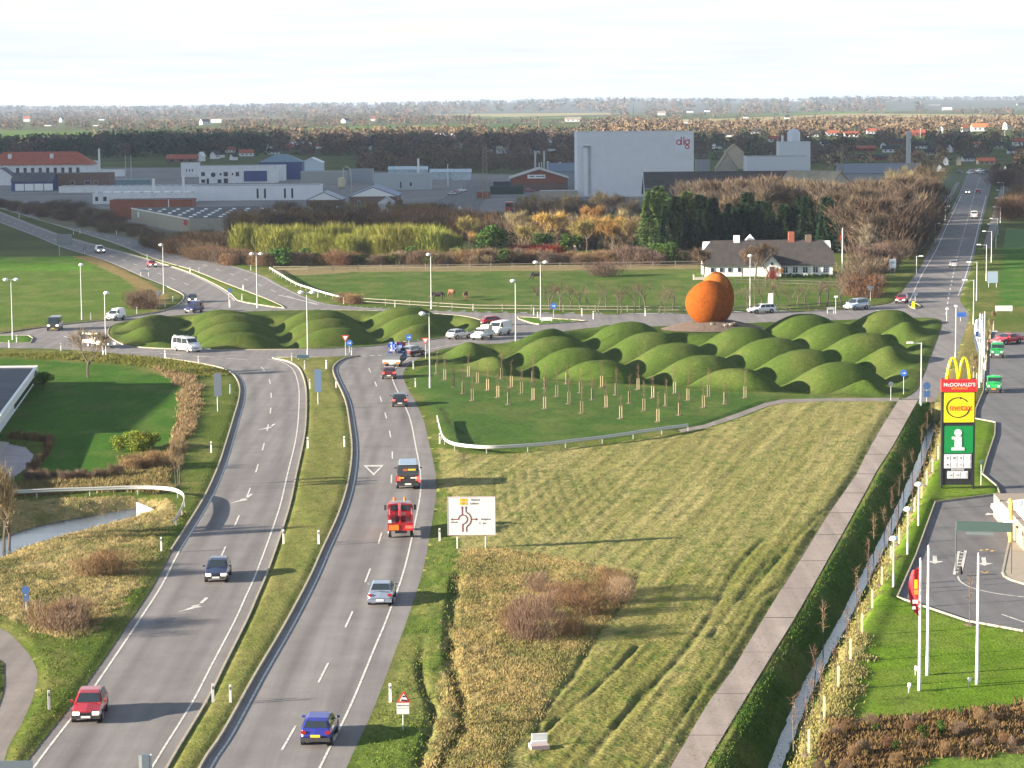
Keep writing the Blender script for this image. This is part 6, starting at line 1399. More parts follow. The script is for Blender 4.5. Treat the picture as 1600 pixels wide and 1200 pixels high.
for y in (-.85, .85): MB().box((-.9, y, 1.62), (3.4, .1, .6)).build('side_locker', CR, o)
MB().tube([(-2.5, .05, 1.2), (-1.9, .05, 2.05), (.6, .05, 2.3)], .11, 6).build('crane_boom', CR, o); MB().box((-1.2, 0, 1.5), (1.6, .8, .5)).build('winch', mat('dark_red_metal', (.14, .02, .02), .6), o)
MB().box((1.3, 0, 2.32), (.3, 1.5, .1)).build('light_bar', M_galv, o)
for y in (-.35, .45): MB().lathe((1.3, y, 2.37), [(.09, 0), (.09, .24), (.03, .28)], 8).build('beacon', M_orange, o)
for y in (-1.15, 1.15): MB().box((1.9, y, 1.75), (.14, .16, .4)).build('mirror', M_plas, o)
# pick-up with boxes of boats seen from behind: trailer with orange stripes and blue load
o = place(617, 571, (640, 556), 'loaded_trailer', 'trailer with white and orange striped tail carrying a heap of blue goods', 'trailer')
MB().box((0, 0, .62), (5.0, 2.1, .3)).build('bed', M_plas, o); wheels(o, (-.4, -1.3), 1.0, .33)
MB().box((-2.55, 0, .75), (.14, 2.2, .40)).build('tailboard', M_white, o)
for y in (-.8, .8): MB().box((-2.64, y, .62), (.05, .5, .22)).build('stripe', M_orange, o)
MB().box((-2.66, 0, .50), (.04, .5, .12)).build('number_plate', M_plate, o)
MB().prism([(-2.5, -1.0, .95), (-2.0, -1.0, 1.35), (.6, -1.0, 1.5), (.9, -1.0, .95)], (0, 2.0, 0)).build('grey_cover', mat('grey_tarpaulin', (.10, .11, .12), .8), o)
rr = random.Random(4)
for i in range(44):
    c = [M_bluew, mat('bright_blue_goods', (.03, .08, .35), .5), CR, M_white, mat('dark_goods', (.03, .03, .05), .7)][rr.choice((0, 1, 1, 0, 2, 3, 4))]
    MB().box((rr.uniform(.4, 2.3), rr.uniform(-.9, .9), rr.uniform(1.1, 2.7)), (rr.uniform(.25, .6), rr.uniform(.2, .5), rr.uniform(.2, .5)), rr.uniform(0, 3)).build('goods', c, o)
MB().box((3.6, 0, 1.0), (1.6, 1.7, 1.0)).build('tow_car_boot', M_bluew, o)
# white pickup with load, roundabout right
o = place(754, 530, (700, 541), 'pickup_truck', 'white pickup with tall white box load between the silver car and the white van', 'truck')
m = MB(); loft(m, [(-.2, section(.82, .45, 1.0)), (1.2, section(.82, .4, 1.0)), (2.2, section(.78, .4, .85))]); m.build('body', CW, o); wheels(o, (1.4, -1.4), .84, .31)
m = MB(); loft(m, [(-.1, section(.78, .9, 1.6)), (.5, section(.76, .9, 1.62)), (1.2, section(.7, .85, 1.0))]); m.build('cabin', CW, o); MB().box((.8, 0, 1.33), (.5, 1.3, .36)).build('windscreen', M_glass, o)
MB().box((-1.3, 0, .72), (2.3, 1.6, .3)).build('bed', CW, o); MB().box((-1.1, .1, 1.4), (1.3, 1.2, 1.1)).build('box_load', mat('cream_box', (.6, .58, .5), .7), o); MB().box((-2.1, 0, 1.0), (.3, 1.4, .3)).build('goods', M_galv, o)
for s in (-1, 1): MB().box((2.18, s * .55, .68), (.1, .3, .16)).build('headlight', M_lamp, o)
# white work pickup with boom, left
o = place(157, 543, (225, 550), 'work_pickup', 'white work pickup with cream boom and ladders beside the lamp post', 'truck')
m = MB(); loft(m, [(-.1, section(.85, .45, 1.05)), (1.3, section(.85, .4, 1.05)), (2.4, section(.8, .4, .85))]); m.build('body', CW, o); wheels(o, (1.5, -1.6), .87, .33)
m = MB(); loft(m, [(-.1, section(.8, .95, 1.68)), (.6, section(.78, .95, 1.70)), (1.3, section(.7, .9, 1.05))]); m.build('cabin', paint('slate', (.12, .14, .17)), o)
MB().box((.9, 0, 1.38), (.5, 1.35, .36)).build('windscreen', M_glass, o); MB().box((-1.5, 0, .8), (2.9, 1.7, .4)).build('bed', mat('cream_metal', (.7, .62, .5), .6), o)
MB().box((-1.5, .6, 1.15), (2.7, .35, .35)).build('locker', M_white, o); MB().tube([(-.5, 0, 1.0), (-.5, 0, 1.85), (-2.2, 0, 1.75), (-3.6, 0, 1.75)], .14, 6).build('boom', mat('cream_metal', (.6, .6, .6), .6), o); MB().box((-3.7, 0, 1.7), (.5, .5, .4)).build('basket', M_white, o)
for s in (-1, 1): MB().box((2.38, s * .55, .68), (.1, .3, .16)).build('headlight', M_lit, o)
# green trucks on the lot
def green_truck(px, py, to, c, lab, top):
    o = place(px, py, to, 'green_truck', lab, 'truck'); wheels(o, (1.2, -1.2), .84, .36)
    m = MB(); loft(m, [(-1.9, section(.86, .55, 1.15)), (.9, section(.86, .5, 1.15)), (1.9, section(.8, .5, 1.05))]); m.build('body', c, o)
    m = MB(); loft(m, [(-.2 if not top else -1.5, section(.8, 1.05, 1.85)), (.6, section(.8, 1.05, 1.88)), (1.3, section(.76, 1.0, 1.15))]); m.build('cabin', c, o)
    MB().box((1.02, 0, 1.5), (.34, 1.3, .45)).build('windscreen', M_glass, o)
    for s in (-1, 1): MB().box((1.9, s * .55, .85), (.08, .24, .2)).build('headlight', M_lamp, o); MB().box((.3, s * .82, 1.5), (.9, .05, .4)).build('side_window', M_glass, o)
    MB().box((1.95, 0, .55), (.14, 1.6, .2)).build('bumper', M_plas, o); MB().box((2.03, 0, .52), (.03, .5, .14)).build('number_plate', M_plate if top else M_orange, o)
    return o
green_truck(1558, 558, (1556, 580), CGR, 'dark green cab-over truck on the parking lot behind the flagpoles', True)
o = green_truck(1553, 612, (1548, 640), CGR2, 'bright green open truck with wooden bumper nearest the sign tower', False)
for s in (-1, 1): MB().box((-1.1, s * .8, 1.35), (1.6, .06, .5)).build('side_board', CGR2, o)
MB().box((-1.9, 0, 1.35), (.06, 1.6, .5)).build('tail_board', CGR2, o)
# red lorry and loader in the yard, parked cars far off
o = place(796, 331, (790, 345), 'lorry', 'red lorry cab parked in the industrial yard', 'lorry'); MB().box((0, 0, 1.7), (2.4, 2.4, 2.6), top=.93).build('cab', CR, o); MB().box((1.2, 0, 2.1), (.1, 2.0, .9)).build('windscreen', M_glass, o); MB().box((-3, 0, .8), (4, 2.2, .4)).build('chassis', M_plas, o); wheels(o, (.5, -3.5), 1.15, .5)
o = place(811, 339, (800, 345), 'wheel_loader', 'yellow-orange machine beside the red lorry', 'machine'); MB().box((0, 0, 1.9), (2.6, 1.8, 1.3), top=.8).build('cab', mat('machine_orange', (.6, .33, .05), .5), o); MB().box((0, 0, .9), (3.4, 1.5, .6)).build('chassis', M_plas, o); wheels(o, (1.0, -1.0), .95, .6)
for i, (x, y, c) in enumerate([(1516,272,CW),(1521,271,CR),(1530,269,CW),(1533,268.5,CW),(1543,271,CB),(1534,272,CV),(1500,271,CG),(828,300,CR),(707,305,CV),(712,303,CR),(722,300,CW),(346,293,CW),(700,332,CW),(720,335,CW),(702,338,CV)]):
    vehicle('hatch', x, y, (x + 12, y + .5), c, 'tiny parked car far away, %s such car counted through the yards' % ordn(i + 1))
# ---- horses
M_h1 = mat('horse_brown', (.10, .045, .022), .8); M_h2 = mat('horse_black', (.015, .013, .012), .7); M_h3 = mat('horse_bay', (.14, .06, .03), .8)
def horse(px, py, rz, m, graze, label, s=1.0):
    p = GT(px, py); o = empty('horse', p, rad(rz), label, 'horse'); o.scale = (s, s, s)
    b = MB(); loft(b, [(x, [(r * .62 * math.cos(a), z + r * math.sin(a)) for a in [k * math.pi / 4 for k in range(8)]]) for x, z, r in ((-.85, 1.12, .18), (-.72, 1.12, .33), (-.35, 1.10, .34), (.1, 1.06, .33), (.5, 1.12, .35), (.78, 1.2, .24))])
    hp = [(.68, 0, 1.28), (1.05, 0, .9), (1.25, 0, .45), (1.38, 0, .18)] if graze else [(.68, 0, 1.28), (1.0, 0, 1.62), (1.15, 0, 1.85), (1.5, 0, 1.66)]
    b.tube(hp, [.24, .17, .12, .08], 8)
    for x, y, f in ((.55, .17, 1), (.62, -.17, 1), (-.62, .17, -1), (-.7, -.17, -1)):
        b.tube([(x, y, 1.05), (x + (.02 if f > 0 else .08), y, .68), (x + (0 if f > 0 else -.10), y, .48), (x, y, .10), (x + .05, y, 0)], [.16, .10, .06, .05, .07], 6)
    b.build('body', m, o, smooth=True)
    MB().tube([(-.85, 0, 1.25), (-1.02, 0, 1.05), (-1.03, 0, .5)], [.05, .08, .03], 6).build('tail', M_h2, o); MB().tube([(.62, 0, 1.5), (.86, 0, 1.35 if graze else 1.62), (1.0, 0, 1.05 if graze else 1.95)], [.05, .07, .04], 5).build('mane', M_h2, o)
horse(684, 471, 185, mat('horse_dark', (.05, .035, .03), .8), True, 'dark horse grazing nearest the fence, left of the two small ones', 1.1); horse(706, 465, 120, M_h3, True, 'small reddish-brown horse grazing farther back'); horse(727, 469, 80, M_h1, True, 'reddish-brown horse seen from behind, right of the others'); horse(838, 438, 180, M_h2, True, 'black horse lying low far back in the pasture', 1.0)
# ================================================================ SCULPTURE
M_rust = mat('rust_orange', (.235, .060, .007), .95, spec=.08, var=.25, vscale=2.2, bump=.05, bscale=5)
def blob(name, c, R, seed, parent, m, n=40, cut=None, rz=0.0):
    V_, F_ = [], []; ca, sa = math.cos(rz), math.sin(rz)
    for i in range(n + 1):
        th = math.pi * i / n
        for j in range(2 * n):
            ph = math.pi * j / n; x, y, z = math.sin(th) * math.cos(ph), math.sin(th) * math.sin(ph), math.cos(th)
            k = 1 + .012 * math.sin(3 * ph + seed) + .01 * math.sin(5 * th + seed) - .10 * max(0, -z) ** 3
            X_, Y_, Z_ = x * R[0] * k, y * R[1] * k, z * R[2] * k
            if cut: Y_ = max(Y_, cut) if cut < 0 else min(Y_, cut)
            V_.append((c[0] + X_ * ca - Y_ * sa, c[1] + X_ * sa + Y_ * ca, c[2] + Z_))
    for i in range(n):
        for j in range(2 * n): F_.append([i * 2 * n + j, (i + 1) * 2 * n + j, (i + 1) * 2 * n + (j + 1) % (2 * n), i * 2 * n + (j + 1) % (2 * n)])
    return link(name, npmesh(name, V_, F_, m, smooth=True), parent)
pS = G(1106, 517); 
scu = empty('sculpture', pS, 0, 'huge round rust-orange split nut sculpture standing among the grass mounds', 'sculpture')
s_ = pS.y / F; zb = .45
blob('front_shell', (.2, .6, zb + 3.4), (3.4, 2.7, 3.3), 1, scu, M_rust)
blob('back_shell', (1.4, 2.9, zb + 3.9), (2.6, 2.3, 3.9), 2, scu, M_rust)
blob('crown_lobe', (1.25, 1.9, zb + 5.9), (1.9, 1.3, 1.75), 4, scu, mat('rust_bright', (.33, .10, .010), .95, var=.12, vscale=2))
MB().lathe((-.6, .3, zb - .5), [(.9, 0), (.75, .5), (.9, .9)], 12).build('foot', M_rust, scu); 
M_soil = mat('bare_soil', (.11, .08, .06), 1, var=.3, vscale=1.5, bump=.1, bscale=2)
sv, sf = [], []
for i in range(13):
    for j in range(36):
        r = i / 12; a = 2 * math.pi * j / 36; h = 1.3 * (1 - r ** 1.6) * (1 + .1 * math.sin(3 * a)) + .2 * math.sin(9 * a + i) * r * (1 - r)
        sv.append((pS.x + .8 + r * 7.5 * math.cos(a), pS.y + 1 + r * 5.5 * math.sin(a), h + .25))
for i in range(12):
    for j in range(36): sf.append([i * 36 + j, (i + 1) * 36 + j, (i + 1) * 36 + (j + 1) % 36, i * 36 + (j + 1) % 36])
link('soil_mound', npmesh('soil_mound', sv, sf, M_soil, smooth=True), kind='structure')
rr = random.Random(9)
for i in range(14):
    x = pS.x + rr.uniform(0, 4.5); y = pS.y - rr.uniform(1.2, 3.6); r = rr.uniform(.2, .45)
    props(MB().lathe((x, y, .9), [(r * .6, 0), (r, r * .4), (r * .7, r), (r * .2, r * 1.2)], 6).build('boulder', mat('boulder', (.17, .14, .11), .95, var=.2)), 'pale boulder, %s in the heap at the foot of the round sculpture' % ordn(i + 1), 'boulder', 'boulders at the foot of the round sculpture')

# ================================================================ LAMPS
M_lampg = mat('lamp_glass', (.80, .82, .82), .2)
def lamp(px, py, yt, arms, label, r=.08, head='disc', dirs=None, name='street_lamp'):
    p = GT(px, py); h = ztop(px, yt, p) - p.z; o = empty(name, p, 0, label, 'street lamp')
    MB().tube([(0, 0, -.3), (0, 0, 1.2), (0, 0, 1.25), (0, 0, h)], [r * 1.5, r * 1.4, r, r * .7], 8).build('pole', M_pole, o)
    for dx, dy in arms:
        if abs(dx) > .05 or abs(dy) > .05: MB().tube([(0, 0, h - .12), (dx, dy, h - .02)], .045, 5).build('arm', M_pole, o)
        if head == 'disc': MB().lathe((dx, dy, h - .18), [(.15, -.12), (.36, .02), (.40, .14), (.26, .30), (.08, .34)], 12).build('lamp_head', M_lampg, o, smooth=True)
        else: MB().box((dx, dy, h), (.75 if abs(dx) > abs(dy) else .3, .3 if abs(dx) > abs(dy) else .75, .16), top=.8).build('lamp_head', M_lampg, o)
    return o
D2 = [(-.75, 0), (.75, 0)]
lamp(20, 531, 436, D2, 'double-headed street lamp at the far left of the roundabout'); lamp(402, 480, 396, D2, 'double-headed street lamp between the two upper left carriageways')
lamp(481, 561, 456, D2, 'double-headed street lamp at the tip of the grass median'); lamp(845, 500, 409, D2, 'double-headed street lamp on the small triangular island')
lamp(128, 500, 413, [(.12, 0)], 'single-headed street lamp in front of the green field'); lamp(166, 557, 457, [(.25, 0)], 'single-headed street lamp beside the white work pickup')
lamp(256, 459, 382, [(-.3, 0)], 'single-headed street lamp left of the dark cars entering the roundabout'); lamp(672, 606, 489, [(-.8, 0)], 'tall street lamp at the corner of the lawn with staked saplings')
lamp(674, 483, 397, [(-.35, 0)], 'street lamp on the far side of the roundabout beside the horses'); lamp(806, 537, 438, [(-.35, 0)], 'street lamp left of the first grass mounds on the right side')
lamp(1172, 484, 399, [(0, 0)], 'street lamp left of the farmhouse windows'); lamp(1439, 630, 535, [(-1.25, 0)], 'angular street lamp at the end of the slab path', head='box')
lamp(1493, 566, 478, [(0, .3)], 'thin street lamp directly behind the yellow arches', head='box')
for i, (x, yb, yt, d) in enumerate([(1521, 507, 437, -1.3), (1526, 470, 409, -1.3), (1541, 439, 382, -1.4), (1549, 410, 361, -1.5), (1556, 388, 350, -1.6), (1559, 366, 341, -1.6), (1563, 348, 323, -1.7), (1566, 330, 309, -1.7), (1567, 314, 297, -1.8), (1568, 303, 285, -1.8)]):
    lamp(x, yb, yt, [(d, 0)], '%s nearest of the street lamps along the right side of the straight road' % ordn(i + 1), head='box')
for i, (x, yb, yt) in enumerate([(1461, 378, 349), (1432, 437, 400), (1477, 345, 322)]): lamp(x, yb, yt, [(.8, 0)], ('middle', 'nearest', 'farthest')[i] + ' of the three street lamps on the left side of the straight road', head='box')
# lawn lamps
for i, (x, yb, yt) in enumerate([(1396, 917, 842), (1418, 866, 796), (1435, 821, 757)]):
    p = GT(x, yb); h = ztop(x, yt, p) - p.z; o = empty('lawn_lamp', p, 0, ('nearest', 'middle', 'farthest')[i] + ' of three white lawn lamps with domed heads beside the ditch', 'lamp')
    MB().tube([(0, 0, 0), (0, 0, .8), (0, 0, .81), (0, 0, h)], [.07, .07, .045, .045], 8).build('pole', M_white, o); MB().lathe((0, 0, h - .15), [(.08, 0), (.30, .06), (.33, .16), (.2, .32), (.05, .36)], 12).build('lamp_head', M_lampg, o, smooth=True)

# ================================================================ MARKER POSTS
def posts(pts, where, h=1.0):
    pts = sorted(pts, key=lambda a: -a[1])
    for i, (x, y) in enumerate(pts):
        p = GT(x, y); o = empty('marker_post', p, random.uniform(-.3, .3), '%s nearest white marker post %s' % (ordn(i + 1), where), 'marker post', 'marker posts ' + where)
        hh = h * random.uniform(.95, 1.1)
        MB().box((0, 0, hh / 2 - .1), (.14, .12, hh + .2), top=.9).build('post', M_white, o); MB().box((0, -.065, hh * .8), (.07, .02, .16)).build('reflector', M_plas, o)
posts([(77, 1109), (252, 861), (330, 707), (360, 615), (310, 570), (258, 560), (161, 555), (95, 548), (14, 543)], 'along the left edge of the left carriageway and the roundabout')
posts([(333, 1097), (443, 849), (481, 700), (484, 607), (476, 577), (456, 564)], 'on the left side of the grass median')
posts([(360, 1097), (498, 850), (538, 698), (525, 606), (510, 576), (549, 556)], 'on the right side of the grass median')
posts([(610, 1097), (687, 845), (687, 693), (649, 605), (646, 577)], 'along the right edge of the right carriageway')
posts([(26, 535), (142, 500), (214, 490), (258, 480), (270, 472)], 'beside the green field at the upper left')
posts([(30, 340), (230, 405), (297, 426), (311, 426), (359, 479), (378, 469), (380, 454), (115, 366), (125, 365)], 'on the grass between the upper left carriageways')
posts([(182, 367), (309, 402), (497, 465), (537, 475), (617, 480), (739, 485), (834, 491), (840, 497), (909, 492), (927, 497), (1008, 492), (392, 423)], 'on the far side of the roundabout')

# ================================================================ STAKED SAPLINGS ON THE LAWN
stk = [(815,615),(833,597),(833,625),(852,607),(851,639),(870,620),(886,600),(889,631),(907,614),(909,646),(926,625),(940,605),(947,637),(963,617),(970,654),(984,630),(997,609),(1006,642),(1020,622),(1028,659),(1041,634),(1054,615),(1062,649),(1075,626),(1099,637),(1107,620),(1133,631),(1164,622),(683,584),(695,594),(709,605),(724,615),(738,626),(732,589),(746,599),(762,610),(778,621),(795,632),(784,592),(799,605)]
stk.sort()
tmv, cmv = KIND['youngtree'][0]
T_sap = tw('sapling_twig', (.17, .10, .07))
def sapling_mesh(h, seed, n=60):
    r = np.random.default_rng(seed); mb = MB(); mb.tube([(0, 0, 0), (r.normal() * .05, 0, h * .5), (r.normal() * .1, r.normal() * .1, h)], [.03, .022, .01], 4, False)
    z = r.uniform(.4, 1, n); pos = np.stack([r.normal(size=n) * .05, r.normal(size=n) * .05, z * h], 1); d = r.normal(size=(n, 3)) * .6 + np.array((0, 0, .7))
    return mb.mesh('trunk', M_bark), tri_mesh('twigs', sliver_cloud(pos, d, r.uniform(.25, .6, n), r.uniform(.015, .03, n), r), T_sap)
saps = [sapling_mesh(h, s) for h, s in ((2.9, 1), (3.3, 2), (2.5, 3), (3.0, 4))]
stake_me = MB().box((0, 0, .62), (.065, .065, 1.4)).mesh('stake', M_wood)
dirt_me = MB().lathe((0, 0, 0), [(.42, -.05), (.34, .05), (.1, .07)], 9).mesh('soil_ring', M_soil)
for i, (x, y) in enumerate(stk):
    row = 'front rows' if y > 632 else ('middle rows' if y > 612 else 'back rows')
    p = GT(x, y); o = empty('staked_sapling', p, random.uniform(-.4, .4), 'sapling between two stakes, %s from the left, %s of the lawn planting' % (ordn(i + 1), row), 'sapling', 'staked saplings on the lawn below the mounds')
    for s in (-1, 1): link('stake', stake_me, o).location = (s * .12, 0, 0)
    t_, c_ = saps[i % 4]; link('trunk', t_, o); link('twigs', c_, o); link('soil_ring', dirt_me, o)
dt = [(1264,1179),(1288,1126),(1310,1076),(1329,1032),(1347,991),(1363,952),(1378,915),(1392,881),(1405,851),(1429,802),(1440,780),(1448,759),(1457,739),(1466,719)]
post_me = MB().box((0, 0, .6), (.10, .10, 1.4)).mesh('stake', mat('pale_stake', (.70, .58, .38), .8, var=.15, vscale=4))
for i, (x, y) in enumerate(dt):
    p = GT(x, y); o = empty('ditch_sapling', p, 0, 'slim sapling with pale stake on the right ditch bank, %s nearest' % ordn(i + 1), 'sapling', 'staked saplings along the ditch')
    link('stake', post_me, o); t_, c_ = saps[i % 4]; a = link('trunk', t_, o); b = link('twigs', c_, o); a.location = b.location = (-.18, .1, 0); link('soil_ring', dirt_me, o)
for i, (x, y) in enumerate([(1286,1020),(1272,1075),(1338,960),(1356,905),(1365,870),(1381,842),(1393,820),(1404,800),(1412,775),(1425,745),(1440,715),(1448,690),(1455,668),(1268,1130),(1240,1180)]):
    p = GT(x, y); o = empty('bank_sapling', p, 0, 'unstaked thin bare sapling close to the ditch water, %s nearest' % ordn(i + 1), 'sapling', 'unstaked saplings close to the ditch water')
    t_, c_ = saps[(i + 1) % 4]; link('trunk', t_, o); link('twigs', c_, o); o.scale = (1.1, 1.1, 1.05)
p = GT(1515, 976); o = empty('lawn_sapling', p, 0, 'single bare sapling on the lawn at the edge of the lower parking area', 'sapling'); link('trunk', saps[1][0], o); link('twigs', saps[1][1], o); link('soil_ring', dirt_me, o)
for i, (x, y) in enumerate([(1552,516),(1547,530),(1543,548),(1541,566),(1526,600),(1521,590),(1540,580),(1518,610)]):
    p = GT(x, y); o = empty('edge_sapling', p, 0, 'tan sapling with stake left of the upper parking area, %s in the row' % ordn(i + 1), 'sapling', 'saplings at the edge of the upper parking area')
    link('stake', post_me, o); t_, c_ = KIND['tantree'][0]; q = link('twigs', c_, o); q.scale = (.10, .10, .26)

# ================================================================ SIGNS
M_board = mat('white_board', (.56, .57, .57), .6); M_ink = mat('dark_red_ink', (.16, .012, .015), .6); M_ltxt = mat('grey_lettering', (.10, .10, .11), .6); M_sred = mat('signal_red', (.55, .03, .02), .5); M_bluebd = mat('direction_blue', (.04, .10, .24), .5)
def sign_root(px, py, name, label, cat='road sign', rz=0.0): return empty(name, GT(px, py), rz, label, cat)
# large map sign
o = sign_root(737, 858, 'direction_sign', 'large white map sign showing the roundabout, on two posts beside the right carriageway')
s_ = o.location.y / F; Wd = 76 * s_; zt_ = ztop(737, 776, o.location) - o.location.z; zb_ = ztop(737, 836, o.location) - o.location.z; Hh = zt_ - zb_
MB().box((0, 0, (zt_ + zb_) / 2), (Wd, .08, Hh)).build('board', M_board, o)
for x in (-22.5, 22.5): MB().tube([(x * s_, .1, -.4), (x * s_, .1, zt_ - .1)], .055, 8).build('post', M_pole, o)
def U(px, py): return ((px - 738) * s_, zt_ - (py - 776) * s_)      # board coordinates
fr = MB(); t = .035
for c, d in (((0, -.05, zt_ - t / 2), (Wd, .012, t)), ((0, -.05, zb_ + t / 2), (Wd, .012, t)), ((-Wd / 2 + t / 2, -.05, (zt_ + zb_) / 2), (t, .012, Hh - 2 * t)), ((Wd / 2 - t / 2, -.05, (zt_ + zb_) / 2), (t, .012, Hh - 2 * t))): fr.box(c, d)
fr.build('border', mat('pink_border', (.55, .35, .38), .5), o)
d_ = MB()
def bar(x0, y0, x1, y1, w=1.5):
    a = U(x0, y0); b = U(x1, y1); v = Vector((b[0] - a[0], 0, b[1] - a[1])); n = Vector((-v.z, 0, v.x)).normalized() * w * s_ / 2
    d_.prism([(a[0] + n.x, -.045, a[1] + n.z), (b[0] + n.x, -.045, b[1] + n.z), (b[0] - n.x, -.045, b[1] - n.z), (a[0] - n.x, -.045, a[1] - n.z)], (0, -.012, 0))
def arc(cx_, cy_, r, a0, a1, w=1.5, n=14):
    pts = [(cx_ + r * math.cos(a0 + (a1 - a0) * k / n), cy_ - r * math.sin(a0 + (a1 - a0) * k / n)) for k in range(n + 1)]
    for a, b in zip(pts, pts[1:]): bar(*a, *b, w)
def head(x, y, dx, dy):
    a = U(x + dx * 3, y + dy * 3); b = U(x - dy * 1.9, y + dx * 1.9); c = U(x + dy * 1.9, y - dx * 1.9); d_.prism([(a[0], -.045, a[1]), (b[0], -.045, b[1]), (c[0], -.045, c[1])], (0, -.012, 0))
arc(724.5, 812, 7, -math.pi * .42, math.pi * 1.0); bar(717.5, 812, 709, 812); head(708, 812, -1, 0)
bar(723.5, 805, 723.5, 794); head(723.5, 794, 0, -1); bar(725.5, 819, 724, 820.5); bar(724, 820, 724, 832)
bar(729.5, 794, 729.5, 799.5); head(729.5, 794, 0, -1); bar(729.5, 799.5, 733, 803); arc(725, 812, 12.5, -math.pi * .30, math.pi * .28); bar(738, 812, 745, 812); head(745, 812, 1, 0); bar(732.5, 821.5, 730, 825); bar(730, 825, 730, 832)
d_.build('route_diagram', M_ink, o)
for i, (ly, tx) in enumerate(((781, '11'), (786.5, '55'))):
    a = U(725.5, ly); MB().box((a[0], -.05, a[1]), (11 * s_, .012, 4.6 * s_)).build('route_box', mat('route_yellow', (.62, .38, .01), .5), o); put_text(tx, 4.2 * s_, M_ltxt, (a[0], -.06, a[1]), o)
for tx, x, y, sz in (('Thisted', 744, 781, 4.6), ('Løkken', 742.5, 786.8, 4.6), ('Aabybro', 760.5, 812, 4.4), ('C  km', 755.5, 818.5, 4.4), ('Birkelse', 711, 816.5, 3.4)):
    a = U(x, y); put_text(tx, sz * s_, M_ltxt, (a[0], -.05, a[1]), o)
# triangular warning with plates
o = sign_root(630, 1140, 'warning_sign', 'red-edged triangular queue warning sign over two white plates beside the right carriageway'); s_ = o.location.y / F
zt_ = ztop(632, 1079, o.location) - o.location.z; MB().tube([(0, .04, -.3), (0, .04, zt_ - .2)], .035, 6).build('post', M_pole, o)
def tri_sign(o, cx_, zt_, w, up=True, m_in=M_board, m_out=M_sred, y=0.0, k=.66):
    h = w * .87; sgn = 1 if up else -1; z0 = zt_ - h if up else zt_; z1 = zt_ if up else zt_ - h
    MB().prism([(cx_ - w / 2, y, z0), (cx_ + w / 2, y, z0), (cx_, y, z1)], (0, -.03, 0)).build('red_triangle', m_out, o)
    cz = z0 + (z1 - z0) / 3; q = lambda x, z: (cx_ + (x - cx_) * k, y - .034, cz + (z - cz) * k)
    MB().prism([q(cx_ - w / 2, z0), q(cx_ + w / 2, z0), q(cx_, z1)], (0, -.01, 0)).build('white_triangle', m_in, o)
    return cz
cz = tri_sign(o, .05, zt_, 22 * s_)
for dx, dz in ((0, .12), (-.07, -.08), (.10, -.10)): MB().box((.05 + dx, -.055, cz + dz), (.13, .015, .08)).build('car_symbol', M_black, o)
MB().box((0, -.02, zt_ - 24 * s_), (20 * s_, .03, 8 * s_)).build('plate', M_board, o); MB().box((0, -.02, zt_ - 33.5 * s_), (20 * s_, .03, 9 * s_)).build('plate', M_board, o)
put_text('Risiko for kø', 3.4 * s_, M_ltxt, (0, -.04, zt_ - 24 * s_), o)
# give-way signs
def giveway(x, yb, yt, w, label, back=False, rz=0.0):
    o = sign_root(x, yb, 'give_way_sign', label, rz=rz); z = ztop(x, yt, o.location) - o.location.z; s_ = o.location.y / F
    MB().tube([(0, .04, -.2), (0, .04, z - .1)], .04, 6).build('post', M_pole, o); tri_sign(o, 0, z, w * s_, False, M_signback if back else M_board, M_signback if back else M_sred)
giveway(540, 557, 524, 12, 'red and white give-way sign at the left of the right carriageway entry'); giveway(665, 560, 528, 12, 'red and white give-way sign behind the tall lamp post')
giveway(249, 481, 455, 11, 'grey back of a give-way sign beside the brown shrubs', True); giveway(1360, 470, 447, 11, 'pale give-way sign at the junction left of the straight road', True); giveway(1533, 758, 719, 9, 'grey back of a small give-way sign right of the sign tower', True)
def disc(x, yb, yc, r, m, label, arrow_=True, name='blue_sign', second=None):
    o = sign_root(x, yb, name, label); z = ztop(x, yc, o.location) - o.location.z; s_ = o.location.y / F
    MB().tube([(0, .05, -.2), (0, .05, z + r * s_ * .5)], .035, 6).build('post', M_pole, o); MB().tube([(0, 0, z), (0, -.03, z)], r * s_, 18).build('disc', m, o)
    if arrow_: MB().prism([(-.5 * r * s_, -.035, z + .1 * r * s_), (.2 * r * s_, -.035, z + .1 * r * s_), (.2 * r * s_, -.035, z + .4 * r * s_), (.6 * r * s_, -.035, z), (.2 * r * s_, -.035, z - .4 * r * s_), (.2 * r * s_, -.035, z - .1 * r * s_), (-.5 * r * s_, -.035, z - .1 * r * s_)], (0, -.01, 0)).build('arrow', M_board, o)
    if second: MB().box((.02, -.01, z - (r + 6.5) * s_), (10 * s_, .03, 10 * s_)).build('plate', m, o)
    return o
disc(546, 549, 536, 5, M_blue, 'blue round arrow sign just right of the left give-way sign'); disc(639, 538, 527, 5, M_blue, 'blue round arrow sign on the kerb of the mound island')
disc(865, 497, 478, 5, M_blue, 'blue round arrow sign on the small triangular island'); disc(1412, 616, 583, 5.5, M_blue, 'blue round cycle path sign at the right end of the mounds'); disc(1448, 628, 603, 6, M_bluebd, 'blue round sign beside the angular street lamp', False, second=True)
disc(1392, 626, 600, 4, M_signback, 'small grey sign back at the bottom right of the mounds', False); disc(41, 953, 922, 7, M_bluebd, 'dark blue round sign with square plate under it in the dry meadow', False, second=True)
disc(1430, 480, 459, 4, M_signback, 'thin grey sign on the small island at the start of the straight road', False)
o = sign_root(1427, 481, 'traffic_bollard', 'small yellow bollard on the island at the start of the straight road', 'bollard'); MB().box((0, 0, .5), (.5, .3, 1.0), top=.8).build('bollard', M_yellow, o)
